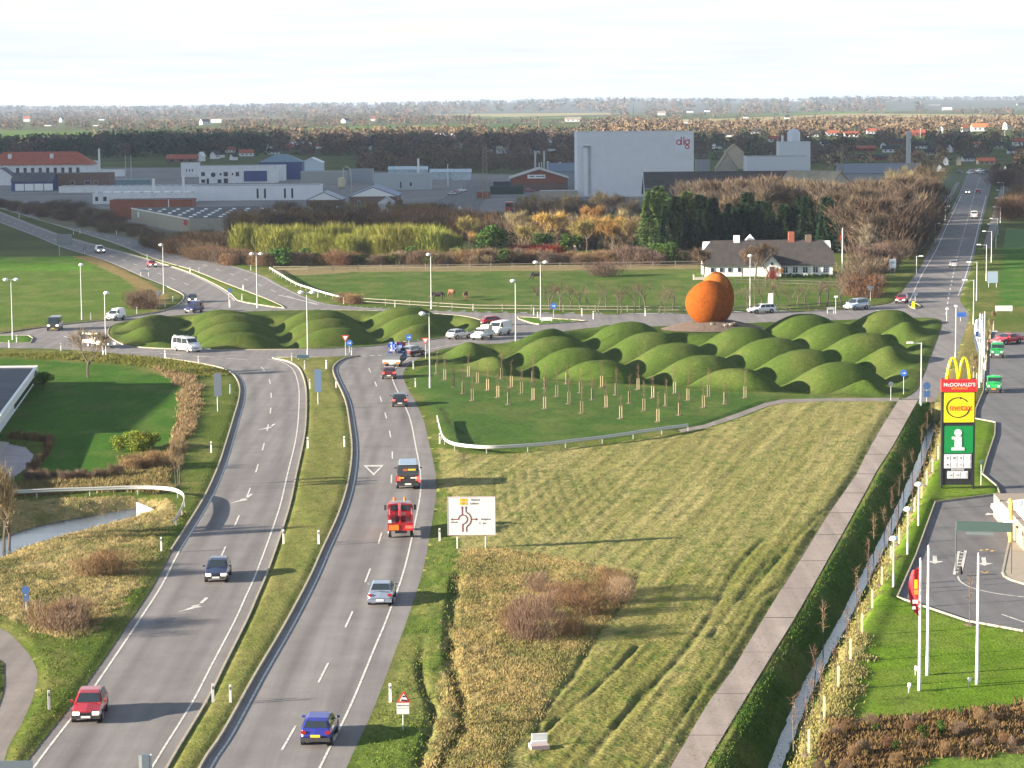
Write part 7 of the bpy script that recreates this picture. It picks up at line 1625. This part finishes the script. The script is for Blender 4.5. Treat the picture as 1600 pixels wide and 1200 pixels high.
def panel(x0, x1, yt, yb_, ybase, legs, m, label, name='direction_board', d=.08, cat='road sign', rz=0.0):
    xc = (x0 + x1) / 2; o = sign_root(xc, ybase, name, label, cat, rz); s_ = o.location.y / F; a = ztop(xc, yt, o.location) - o.location.z; b = ztop(xc, yb_, o.location) - o.location.z
    MB().box((0, 0, (a + b) / 2), ((x1 - x0) * s_ / max(.15, math.cos(rz)), d, a - b)).build('board', m, o)
    for x in legs: MB().tube([((x - xc) * s_, .09, -.2), ((x - xc) * s_, .09, a - .05)], .05, 6).build('post', M_pole, o)
    return o
panel(335, 347, 583, 619, 643, [340], M_signback, 'tall grey back of a road sign left of the left carriageway'); panel(492, 503, 577, 612, 632, [497], mat('blue_grey_board', (.10, .16, .26), .5), 'tall blue-grey sign back on the grass median')
panel(90, 113, 366, 383, 399, [93], M_signback, 'square grey sign back beside the upper left road'); panel(130, 135, 385, 391, 397, [132], M_signback, 'two small grey signs beside the silver minivan')
panel(219, 233, 422, 424.5, 431, [220, 232], M_signback, 'low grey board beside the small red car'); panel(357, 363, 451, 457, 478, [358], M_bluebd, 'small blue sign at the tip of the upper left median')
panel(1358, 1380, 431, 444, 454, [1364, 1373], M_signback, 'wide grey sign back on two posts before the straight road'); panel(1543, 1559, 424, 442, 449, [1545, 1557], mat('pale_blue_board', (.28, .36, .46), .5), 'pale board with blue cap at the right of the straight road')
panel(1390, 1400, 405, 419, 427, [1392, 1398], mat('pale_blue_board', (.2, .2, .2), .5), 'pale board with blue cap at the left of the straight road'); panel(1555, 1582, 477.5, 486, 488, [1557, 1580], M_board, 'low white board with orange edge at the right of the junction', name='white_board')
panel(846, 863, 495.5, 501, 503, [847, 862], M_board, 'low white board on the small triangular island', name='white_board'); panel(1370, 1397, 484.5, 490.5, 493, [1372, 1395], mat('pale_green_board', (.36, .44, .40), .5), 'low pale green chevron board at the far edge of the right mounds', name='chevron_board')
panel(1495, 1509, 488, 495, 500, [1501], M_blue, 'small blue and white plate on the strip right of the junction', name='blue_plate'); panel(464, 483, 554.5, 559.5, 561.5, [466, 481], mat('dark_blue_board', (.03, .08, .13), .6), 'low dark blue board at the tip of the grass median', name='chevron_board')
panel(1202, 1208, 458, 476, 487, [1201, 1207.5], M_board, 'narrow white banner between two posts behind the white estate car', name='banner'); panel(1292, 1304, 480, 484, 489, [1293, 1303], M_galv, 'low grey gate left of the silver people carrier', name='gate'); panel(1303, 1309, 462, 465, 489, [1306], M_board, 'small white sign on a tall post left of the silver people carrier')
panel(1477, 1482, 481, 484, 500, [1479.5], M_board, 'small white sign at the corner of the mounds and the junction')
for x, y in ((337, 333), (275, 273)): pass
panel(334, 338, 332, 338, 346, [336], M_board, 'tiny sign') if False else None
# things peeking in at the bottom edge
o = panel(-30, 56, 1189, 1240, 1330, [-10, 40], M_signback, 'grey road sign back cut off by the bottom left picture corner', rz=0.0); 
o = sign_root(231, 1300, 'sign_mast', 'top of a grey box-profile mast at the bottom picture edge', 'mast'); z = ztop(231, 1179, o.location) - o.location.z
MB().box((0, 0, z / 2), (.34, .3, z)).build('mast', M_signback, o); MB().box((.22, 0, z / 2), (.09, .2, z)).build('white_edge', M_board, o); MB().box((-.25, 0, z - .5), (.15, .1, .9)).build('bracket', M_galv, o)
# white box on the field
p = GT(842, 1168); o = empty('field_box', p, rad(12), 'small white-lidded concrete box in the grass at the bottom of the field', 'box')
MB().box((0, 0, .08), (.95, .8, .22)).build('base', mat('pinkish_concrete', (.36, .28, .27), .9), o); MB().box((.12, .40, .42), (.82, .10, .42)).build('lid', M_white, o); MB().box((.05, .22, .24), (.85, .12, .12)).build('rim', M_white, o)
# ---- sign tower
p = GT(1495.5, 763); s_ = p.y / F; o = empty('sign_tower', p, rad(-1), 'tall black roadside sign tower with yellow arches, red, yellow and green panels', 'sign tower'); T0 = lambda py: ztop(1495.5, py, p) - p.z
def TX(px): return (px - 1495.5) * s_
tz = T0(590)
for x in (1470.5, 1520.5): MB().box((TX(x), 0, tz / 2 - .1), (2.6 * s_, .5, tz + .1)).build('post', M_black, o)
MB().box((0, 0, (T0(612) + T0(757)) / 2), (47.5 * s_, .36, T0(612) - T0(757))).build('black_panel', M_black, o)
def pan(nm, x0, x1, y0, y1, m, y=-.18, d=.08): return MB().box(((TX(x0) + TX(x1)) / 2, y - d / 2, (T0(y0) + T0(y1)) / 2), (TX(x1) - TX(x0), d, T0(y0) - T0(y1))).build(nm, m, o)
pan('red_panel', 1470, 1523.5, 592, 611.5, M_red, -.26, .10); MB().box((0, .05, (T0(592) + T0(611.5)) / 2), (53 * s_, .6, T0(592) - T0(611.5))).build('red_box', M_red, o)
pan('yellow_panel', 1472.8, 1519.8, 613, 659, M_yellow, -.26); pan('green_panel', 1474, 1519, 665, 707.5, M_green, -.20)
put_text("McDONALD'S", 8.0 * s_, M_board, (TX(1496.2), -.375, T0(600.6)), o, .010, 1.02); put_text('RESTAURANT', 4.3 * s_, mat('orange_letters', (.8, .32, .02), .5), (TX(1496.5), -.375, T0(606.3)), o, .004, 1.0)
put_text('metax', 15.5 * s_, mat('red_orange_letters', (.62, .10, .01), .5), (TX(1498.5), -.36, T0(636.2)), o, .012, .93)
m = MB(); R1 = 17.2; n = 40
for k in range(n):
    if 9 <= k <= 9: pass
    t0 = 2 * math.pi * k / n; t1 = 2 * math.pi * (k + 1) / n
    if abs((t0 % (2 * math.pi)) - .25) < .28: continue
    f = lambda t, r: (TX(1494.3) + r * s_ * math.cos(t) * 1.03, -.345, T0(636) + r * s_ * math.sin(t) * .90)
    m.prism([f(t0, R1 + 1.1), f(t1, R1 + 1.1), f(t1, R1 - .9), f(t0, R1 - .9)], (0, -.02, 0))
m.prism([(TX(1497), -.345, T0(624)), (TX(1498), -.345, T0(619)), (TX(1500), -.345, T0(619.5)), (TX(1498.5), -.345, T0(622))], (0, -.02, 0)); m.build('ring_emblem', mat('dark_olive_ink', (.06, .05, .005), .6), o)
m = MB().tube([(TX(1495.2), -.28, T0(675.5)), (TX(1495.2), -.32, T0(675.5))], 5.9 * s_, 20); m.build('letter_i_dot', M_board, o)
m = MB(); m.prism([(TX(1485.5), -.28, T0(681.5)), (TX(1501), -.28, T0(681.5)), (TX(1501), -.28, T0(698)), (TX(1505.5), -.28, T0(698.5)), (TX(1505.5), -.28, T0(703)), (TX(1485.2), -.28, T0(703)), (TX(1485.2), -.28, T0(698.5)), (TX(1489.8), -.28, T0(698)), (TX(1489.8), -.28, T0(686)), (TX(1485.5), -.28, T0(685.5))], (0, -.04, 0)); m.build('letter_i', M_board, o)
M_lil = mat('lilac_panel', (.50, .50, .58), .5)
pan('pictogram_board', 1473.8, 1516.5, 709, 731, M_lil, -.20, .04); pan('pictogram_board', 1479, 1511.5, 735.5, 747, M_lil, -.20, .04)
sym = {0: 'flame', 1: 'fork', 2: 'flame', 3: 'grid', 4: 'car', 5: 'grid', 6: 'slash', 7: 'grid'}
def pict(cx_, cy_, w, h, kind):
    b = pan('pictogram', cx_ - w / 2, cx_ + w / 2, cy_ - h / 2, cy_ + h / 2, M_board, -.24, .02); m = MB(); X0, Z0 = TX(cx_), T0(cy_); q = s_
    if kind == 'flame': m.prism([(X0 - 1.0 * q, -.262, Z0 - 1.6 * q), (X0 + 1.1 * q, -.262, Z0 - 1.6 * q), (X0 + .9 * q, -.262, Z0 + .3 * q), (X0 + .1 * q, -.262, Z0 + 2.0 * q), (X0 - .9 * q, -.262, Z0 + .2 * q)], (0, -.01, 0))
    elif kind == 'fork':
        for dx in (-1.4, 0, 1.4): m.box((X0 + dx * q, -.265, Z0), (.5 * q, .01, 3.8 * q))
    elif kind == 'car': m.box((X0, -.265, Z0 - .3 * q), (3.4 * q, .01, 1.5 * q)); m.box((X0, -.265, Z0 + .9 * q), (2 * q, .01, .8 * q))
    elif kind == 'slash': m.prism([(X0 - 2.2 * q, -.262, Z0 + 1.6 * q), (X0 - 1.6 * q, -.262, Z0 + 2.0 * q), (X0 + 2.2 * q, -.262, Z0 - 1.4 * q), (X0 + 1.5 * q, -.262, Z0 - 1.9 * q)], (0, -.01, 0))
    elif kind == 'bed': m.box((X0, -.265, Z0 - .8 * q), (4.4 * q, .01, .9 * q)); m.box((X0 + 1.2 * q, -.265, Z0 + .3 * q), (1.2 * q, .01, 1.6 * q))
    else: m.box((X0 - .8 * q, -.265, Z0 + .6 * q), (1.0 * q, .01, 1.0 * q)); m.box((X0 + .8 * q, -.265, Z0 - .7 * q), (1.0 * q, .01, 1.0 * q))
    m.build('symbol', M_ltxt if kind != 'grid' else mat('pale_ink', (.35, .35, .42), .6), b).matrix_parent_inverse = Matrix()
for i in range(8): pict(1479.3 + (i % 4) * 10.4, 714.8 + (i // 4) * 10.6, 7.6, 7.6, sym[i])
for i, k in enumerate(('bed', 'bed', 'grid')): pict(1484.5 + i * 10.5, 741.2, 7.6, 7.6, k)
put_text('BOOKING', 4.4 * s_, M_board, (TX(1495.5), -.20, T0(733.2)), o, .006, 1.0)
def arch(x0, x1, nm):
    pts = []; xm = (x0 + x1) / 2
    for k in range(25):
        t = -1 + 2 * k / 24; u = abs(t) ** 2.3
        pts.append((TX(xm + (x1 - x0) / 2 * t), 0, lerp(T0(559.5), T0(592), u)))
    r = [(1.9 + 1.0 * abs(-1 + 2 * k / 24)) * s_ for k in range(25)]
    m = MB().tube(pts, r, 10); m.v = [(x, y * 1.6, z) for x, y, z in m.v]; m.build(nm, mat('arch_yellow', (.88, .66, .005), .35), o, smooth=True)
arch(1477.6, 1495.6, 'yellow_arch'); arch(1495.6, 1513.8, 'yellow_arch')
# ---- flagpoles
def flagpole(x, yb, yt, r, label, fl=None):
    p = GT(x, yb); h = ztop(x, yt, p) - p.z; o = empty('flagpole', p, 0, label, 'flagpole')
    MB().tube([(0, 0, -.2), (0, 0, 1.1), (0, 0, 1.12), (0, 0, h)], [r * 1.25, r * 1.2, r, r * .75], 10).build('pole', M_white, o, smooth=True); MB().lathe((0, 0, h), [(r * .9, 0), (r, .06), (r * .3, .14)], 8).build('pole_cap', mat('pink_cap', (.6, .3, .35), .5), o)
    if fl:
        fm, y0, y1, w, trims = fl; s_ = p.y / F; z0 = ztop(x, y0, p) - p.z; z1 = ztop(x, y1, p) - p.z; n = 16; V_, F_ = [], []
        for i in range(n + 1):
            t = i / n; wd = w * (math.sin(math.pi * min(1, .18 + t * .80)) ** .7) * s_
            for j in range(7):
                u = j / 6; V_.append((-.06 - u * wd, .10 * math.sin(u * 7 + t * 5) * u, lerp(z0, z1, t) - u * (.9 if t < .9 else .4) * w * s_ * .35))
        for i in range(n):
            for j in range(6): F_.append([i * 7 + j, i * 7 + j + 1, (i + 1) * 7 + j + 1, (i + 1) * 7 + j])
        link('flag', npmesh('flag', V_, F_, fm, smooth=True), o)
        for (tt_, uu, ww, hh, mm) in trims:
            wd = w * s_; MB().box((-.06 - uu * wd, -.13, lerp(z0, z1, tt_)), (ww, .02, hh)).build('flag_emblem', mm, o)
    return o
M_flag = mat('red_flag', (.50, .02, .03), .7)
flagpole(1436.5, 1079, 875, .085, 'nearest left white flagpole, carrying the red flag', (M_flag, 886, 960, 17, [(.35, .35, .16, .5, M_yellow), (.52, .32, .22, .28, mat('orange_emblem', (.8, .3, .03), .6)), (.72, .4, .3, .22, M_board), (.85, .5, .18, .18, M_board)]))
flagpole(1449, 1055, 855, .085, 'bare white flagpole just right of the one with the red flag'); flagpole(1526.5, 1069, 867, .085, 'bare white flagpole farthest right on the lawn')
M_wf = mat('white_flag', (.62, .66, .74), .7)
flagpole(1530.5, 606, 491, .09, 'left of the three white flagpoles by the upper parking area, with white banner', (M_wf, 497, 552, 9, [(.45, .5, .35, .6, M_bluew), (.62, .3, .25, .4, M_metd)]))
flagpole(1534, 598, 492, .08, 'middle of the three white flagpoles by the upper parking area', (M_wf, 500, 530, 6, [])); flagpole(1537.5, 591, 488, .08, 'right of the three white flagpoles by the upper parking area')
for i, (x, y) in enumerate([(1420, 1082), (1430.5, 1055), (1514, 1073)]):
    p = GT(x, y); o = empty('spotlight', p, 0, ('nearest left', 'farther left', 'right')[i] + ' small spotlight at the foot of the lawn flagpoles', 'spotlight'); MB().tube([(0, 0, 0), (0, 0, .25)], .04, 6).build('stem', M_pole, o); MB().tube([(0, -.08, .3), (.06, .06, .48)], [.08, .12], 8).build('lamp_head', M_lampg, o)
# ---- drive-in height bar
pL = GT(1493.5, 893); pR = GT(1580, 896); h = ztop(1493.5, 817, pL); h2 = ztop(1493.5, 832, pL); v = pR - pL; o = empty('height_bar', pL, math.atan2(v.y, v.x), 'dark green height limit bar on two thin posts over the lower parking area', 'barrier'); L = v.length
for x in (0, L): MB().tube([(x, 0, 0), (x, 0, h)], .045, 6).build('post', mat('dark_green_metal', (.03, .05, .045), .5), o)
MB().box((L / 2, 0, (h + h2) / 2), (L, .10, h - h2)).build('board', mat('board_green', (.035, .065, .06), .5), o)
MB().box((L * .42, 0, h2 - .16), (L * .5, .05, .18)).build('clearance_flap', mat('grey_green', (.09, .12, .13), .5), o)
p = GT(1500.5, 897); o = empty('bollard', p, 0, 'small dark bollard at the end of the painted ladder marking', 'bollard'); MB().lathe((0, 0, 0), [(.16, 0), (.12, .5), (.05, .55)], 8).build('bollard', M_dark, o)
# ---- culvert headwall
a = G(213, 786, .1); b = G(243, 795, -.1); o = empty('culvert', a, 0, 'white concrete culvert headwall at the head of the stream', 'culvert'); v = b - a
MB().prism([(0, 0, -.9), (v.x, v.y, -.9), (v.x, v.y, -.35), (0, 0, .05)], (.06, .22, 0)).build('headwall', M_white, o)
# ---- guard rails
M_rail = mat('guard_rail', (.52, .52, .50), .45, metal=.35, var=.08)
def guardrail(pts, label, step=4.0, h=.62, closed=False, m=M_rail):
    L = smooth_line([GT(x, y) for x, y in pts], 6); o = empty('guard_rail', L[0], 0, label, 'guard rail'); L = [p_ - L[0] for p_ in L]
    prof = [(0, -.17), (.04, -.11), (.04, -.05), (0, 0), (.04, .05), (.04, .11), (0, .17)]; V_, F_ = [], []
    for i, p_ in enumerate(L):
        t_ = (L[min(i + 1, len(L) - 1)] - L[max(i - 1, 0)]); n = Vector((t_.y, -t_.x, 0)).normalized()
        for a_, b_ in prof: V_.append(tuple(p_ + n * a_ + Vector((0, 0, h + b_))))
        for a_, b_ in prof[::-1]: V_.append(tuple(p_ + n * (a_ - .02) + Vector((0, 0, h + b_))))
    n_ = len(prof) * 2
    for i in range(len(L) - 1):
        for k in range(n_): F_.append([i * n_ + k, i * n_ + (k + 1) % n_, (i + 1) * n_ + (k + 1) % n_, (i + 1) * n_ + k])
    link('rail', npmesh('rail', V_, F_, m), o)
    d = 0; last = L[0]; pm = MB().box((0, 0, h / 2 - .1), (.08, .10, h + .1)).mesh('post', m)
    for p_ in L:
        d += (p_ - last).length; last = p_
        if d >= step or p_ is L[0]: d = 0; q_ = link('post', pm, o); q_.location = p_ + Vector((0, .08, 0))
guardrail([(-20,782),(25,780),(90,777),(140,775.5),(215,773),(262,775),(282,781),(288,790),(284,806),(271,828)], 'curved guard rail around the stream and dry meadow at the left')
guardrail([(683,660),(687,676),(692,692),(702,701),(722,706),(760,709),(800,707.5),(850,704),(900,698),(950,692),(1010,683),(1075,674)], 'long curved guard rail along the lower edge of the sapling lawn')
guardrail([(421,423),(440,435),(462,448),(485,456),(500,461),(530,469),(562,474)], 'guard rail behind the upper right edge of the roundabout road')
# ---- wooden rail fences
def fence(pts, label, step=3.2, h=1.15, m=M_wood, rails=(.45, .95), name='rail_fence'):
    L = [GT(x, y) for x, y in pts]; o = empty(name, L[0], 0, label, 'fence'); base = L[0].copy(); pm = MB().box((0, 0, h / 2 - .1), (.13, .13, h + .2)).mesh('post', m)
    for a_, b_ in zip(L, L[1:]):
        n = max(1, round((b_ - a_).length / step))
        for k in range(n): link('post', pm, o).location = a_.lerp(b_, k / n) - base
        for z in rails: MB().tube([a_ - base + Vector((0, -.08, z)), b_ - base + Vector((0, -.08, z))], .06, 4).build('rail', m, o)
M_fence = mat('weathered_fence', (.24, .21, .17), .9, var=.2, vscale=2)
fence([(565,475),(640,480),(740,486),(830,487),(930,488),(1080,489)], 'low rail fence between the roundabout road and the horse pasture', m=M_fence, step=5)
fence([(428,424),(480,424),(560,422.5),(700,421.5),(800,420),(950,418),(1090,416)], 'long rail fence at the back of the horse pasture', m=M_fence, step=5)
fence([(1150,445),(1220,446),(1330,450)], 'dark rail fence below the farmhouse', m=mat('dark_fence', (.08, .07, .06), .9), step=5)
fence([(1130,489),(1230,487),(1330,480)], 'thin rail fence on the road side before the farmhouse', m=mat('dark_fence', (.1, .1, .1), .9), step=5)
p = GT(1084, 437); props(MB().box((p.x + 1.8, p.y, .4), (3.4, 1.2, .5)).box((p.x, p.y, .6), (.2, 1.2, .9)).build('feed_trough', mat('pale_trough', (.42, .38, .32), .8)), 'pale long trough in the pasture left of the farmhouse', 'trough')
p = GT(902, 400); props(MB().tube([(p.x, p.y, 0), (p.x - 1.0, p.y, 4.5)], [.5, .1], 5).build('leaning_trunk', mat('pale_trunk', (.40, .33, .25), .9)), 'pale leaning broken trunk in the mixed shrubs', 'trunk')
# white tanks and poles in front of the willows
for i, (x, yb, yt, r) in enumerate([(527, 341, 322, .3), (554, 341, 329, .3), (604, 342, 333, .25), (637, 341, 330, .35), (702, 340, 324, .3), (706, 340, 332, .4), (718, 341, 323, .5), (722, 339, 325, .35), (679, 340, 334, .2), (1340, 300, 292, .4)]):
    stack(x, yb, yt, r, 'short white vent post %s from the left behind the yellow willows' % ordn(i + 1), 'vent_post', M_white, 'post')

# ================================================================ GRASS TUFTS (uncountable)
def tufts(nm, zn, n, h, wd, cols, seed, label, mask=None):
    r = np.random.default_rng(seed); idx = np.where(zm(zn) & ~deep & (D > .5) & (Y < 330))[0]
    if mask is not None: idx = idx[mask[idx]]
    wgt = 1.0 / Y[idx] ** 1.0; pick = r.choice(idx, n, p=wgt / wgt.sum()); clump = fbm(X[pick] * .9, Y[pick] * .9, seed, 3); pick = pick[clump > .36]; n = len(pick)
    pos = np.stack([X[pick] + r.normal(size=n) * .2, Y[pick] + r.normal(size=n) * .3, H[pick] - .03], 1)
    d = r.normal(size=(n, 3)) * .45; d[:, 2] = 1; d[:, 0] += .2
    v = sliver_cloud(pos, d, r.uniform(.5, 1.2, n) * h * (.6 + .8 * fbm(X[pick] * .6, Y[pick] * .6, seed + 3, 2)), r.uniform(.7, 1.4, n) * wd, r)
    c = (.25 * np.array(cols)[r.integers(0, len(cols), n)] + .72 * Cc[pick]) * r.uniform(.8, 1.25, (n, 1)); link(nm, npmesh(nm, v, np.arange(3 * n).reshape(-1, 3), M_wood_far, c.repeat(3, 0)), kind='stuff', label=label)
tufts('dry_grass', 'dry_meadow', 230000, .17, .04, [(.33,.26,.13),(.29,.22,.11),(.25,.20,.09),(.20,.18,.07),(.36,.29,.16)], 101, 'tall dry straw-coloured grass')
tufts('reeds', 'reed_strip', 50000, .5, .07, [(.30,.21,.12),(.22,.15,.09),(.34,.26,.15),(.13,.10,.06)], 103, 'brown reeds and dead stalks')
tufts('rough_grass', 'rough_grass', 26000, .32, .09, [(.12,.14,.03),(.20,.17,.05),(.08,.12,.02)], 104, 'rough roadside grass')
tufts('verge_grass', 'verge', 60000, .13, .07, [(.09,.14,.02),(.13,.15,.03),(.07,.11,.018),(.12,.14,.03)], 105, 'uneven green verge grass')
tufts('mound_tufts', 'mound_grass', 1, .12, .1, [(.07,.1,.02)], 111, 'short rough grass of the mounds') if False else None
dd2, _, _ = near(P2, ditch, False, 8.0); pw_in = inside(P2, offset_poly(path_w, .25))
tufts('bank_grass', 'bank_grass', 42000, .09, .05, [(.07,.15,.02),(.06,.13,.015),(.12,.17,.03)], 106, 'lush green grass on the ditch bank', (dd2 > 1.0) & ~pw_in)
tufts('bank_straw', 'dry_bank', 26000, .2, .07, [(.30,.26,.11),(.22,.20,.07),(.14,.16,.04)], 107, 'dry grass on the sunny ditch bank', dd2 > 1.0)
tufts('bed_plants', 'shrub_bed', 26000, .28, .09, [(.16,.08,.04),(.20,.12,.05),(.10,.08,.03),(.26,.17,.04)], 110, 'low brown ground cover in the planted bed')

# ================================================================ AIR
hz = MB().box((0, 13000, 34), (36000, 30000, 78)).build('haze', None, kind='stuff')
mh_ = bpy.data.materials.new('haze'); mh_.use_nodes = True; t = mh_.node_tree; t.nodes.clear()
pv = t.nodes.new('ShaderNodeVolumePrincipled'); pv.inputs['Density'].default_value = 5.5e-5; pv.inputs['Color'].default_value = (.66, .78, 1.0, 1); pv.inputs['Anisotropy'].default_value = .2
ou = t.nodes.new('ShaderNodeOutputMaterial'); t.links.new(pv.outputs[0], ou.inputs['Volume']); hz.data.materials.append(mh_)
hz['label'] = 'thin bluish air over the whole plain'

# one of the scattered clouds of the left-hand sky; its shadow lies over the industrial estate and the town
def cloud(nm, box, alt, n, seed, label):
    x0, x1, y0, y1 = box; r = np.random.default_rng(seed); k = alt / math.tan(SUN_EL); off = np.array((SUNV.x * k, SUNV.y * k)); Vs, Fs = [], []; nn = 0
    lat, lon = 7, 12; th = np.linspace(0, np.pi, lat); ph = np.linspace(0, 2 * np.pi, lon, endpoint=False)
    T, Pp = np.meshgrid(th, ph, indexing='ij'); U3 = np.stack([np.sin(T) * np.cos(Pp), np.sin(T) * np.sin(Pp), np.cos(T)], -1).reshape(-1, 3)
    q = [[i * lon + j, i * lon + (j + 1) % lon, (i + 1) * lon + (j + 1) % lon, (i + 1) * lon + j] for i in range(lat - 1) for j in range(lon)]
    for _ in range(n):
        cx_, cy_ = r.uniform(x0, x1), r.uniform(y0, y1); s = r.uniform(60, 130)
        Vs.append(U3 * np.array((s, s * 1.2, s * .28)) * r.uniform(.9, 1.1, (len(U3), 1)) + np.array((cx_ + off[0], cy_ + off[1], alt + r.uniform(-15, 15)))); Fs.append(np.array(q) + nn); nn += len(U3)
    m = mat('cloud', (.8, .8, .8), 1.0, spec=0.0)
    m.node_tree.nodes['Principled BSDF'].inputs['Alpha'].default_value = .38
    link(nm, npmesh(nm, np.concatenate(Vs), np.concatenate(Fs), m, smooth=True), kind='stuff', label=label)
cloud('cloud', (-230, -70, 640, 780), 620, 9, 45, 'small low cloud over the plain')
cloud('cloud', (-420, 520, 760, 1950), 620, 135, 44, 'low cloud over the plain')
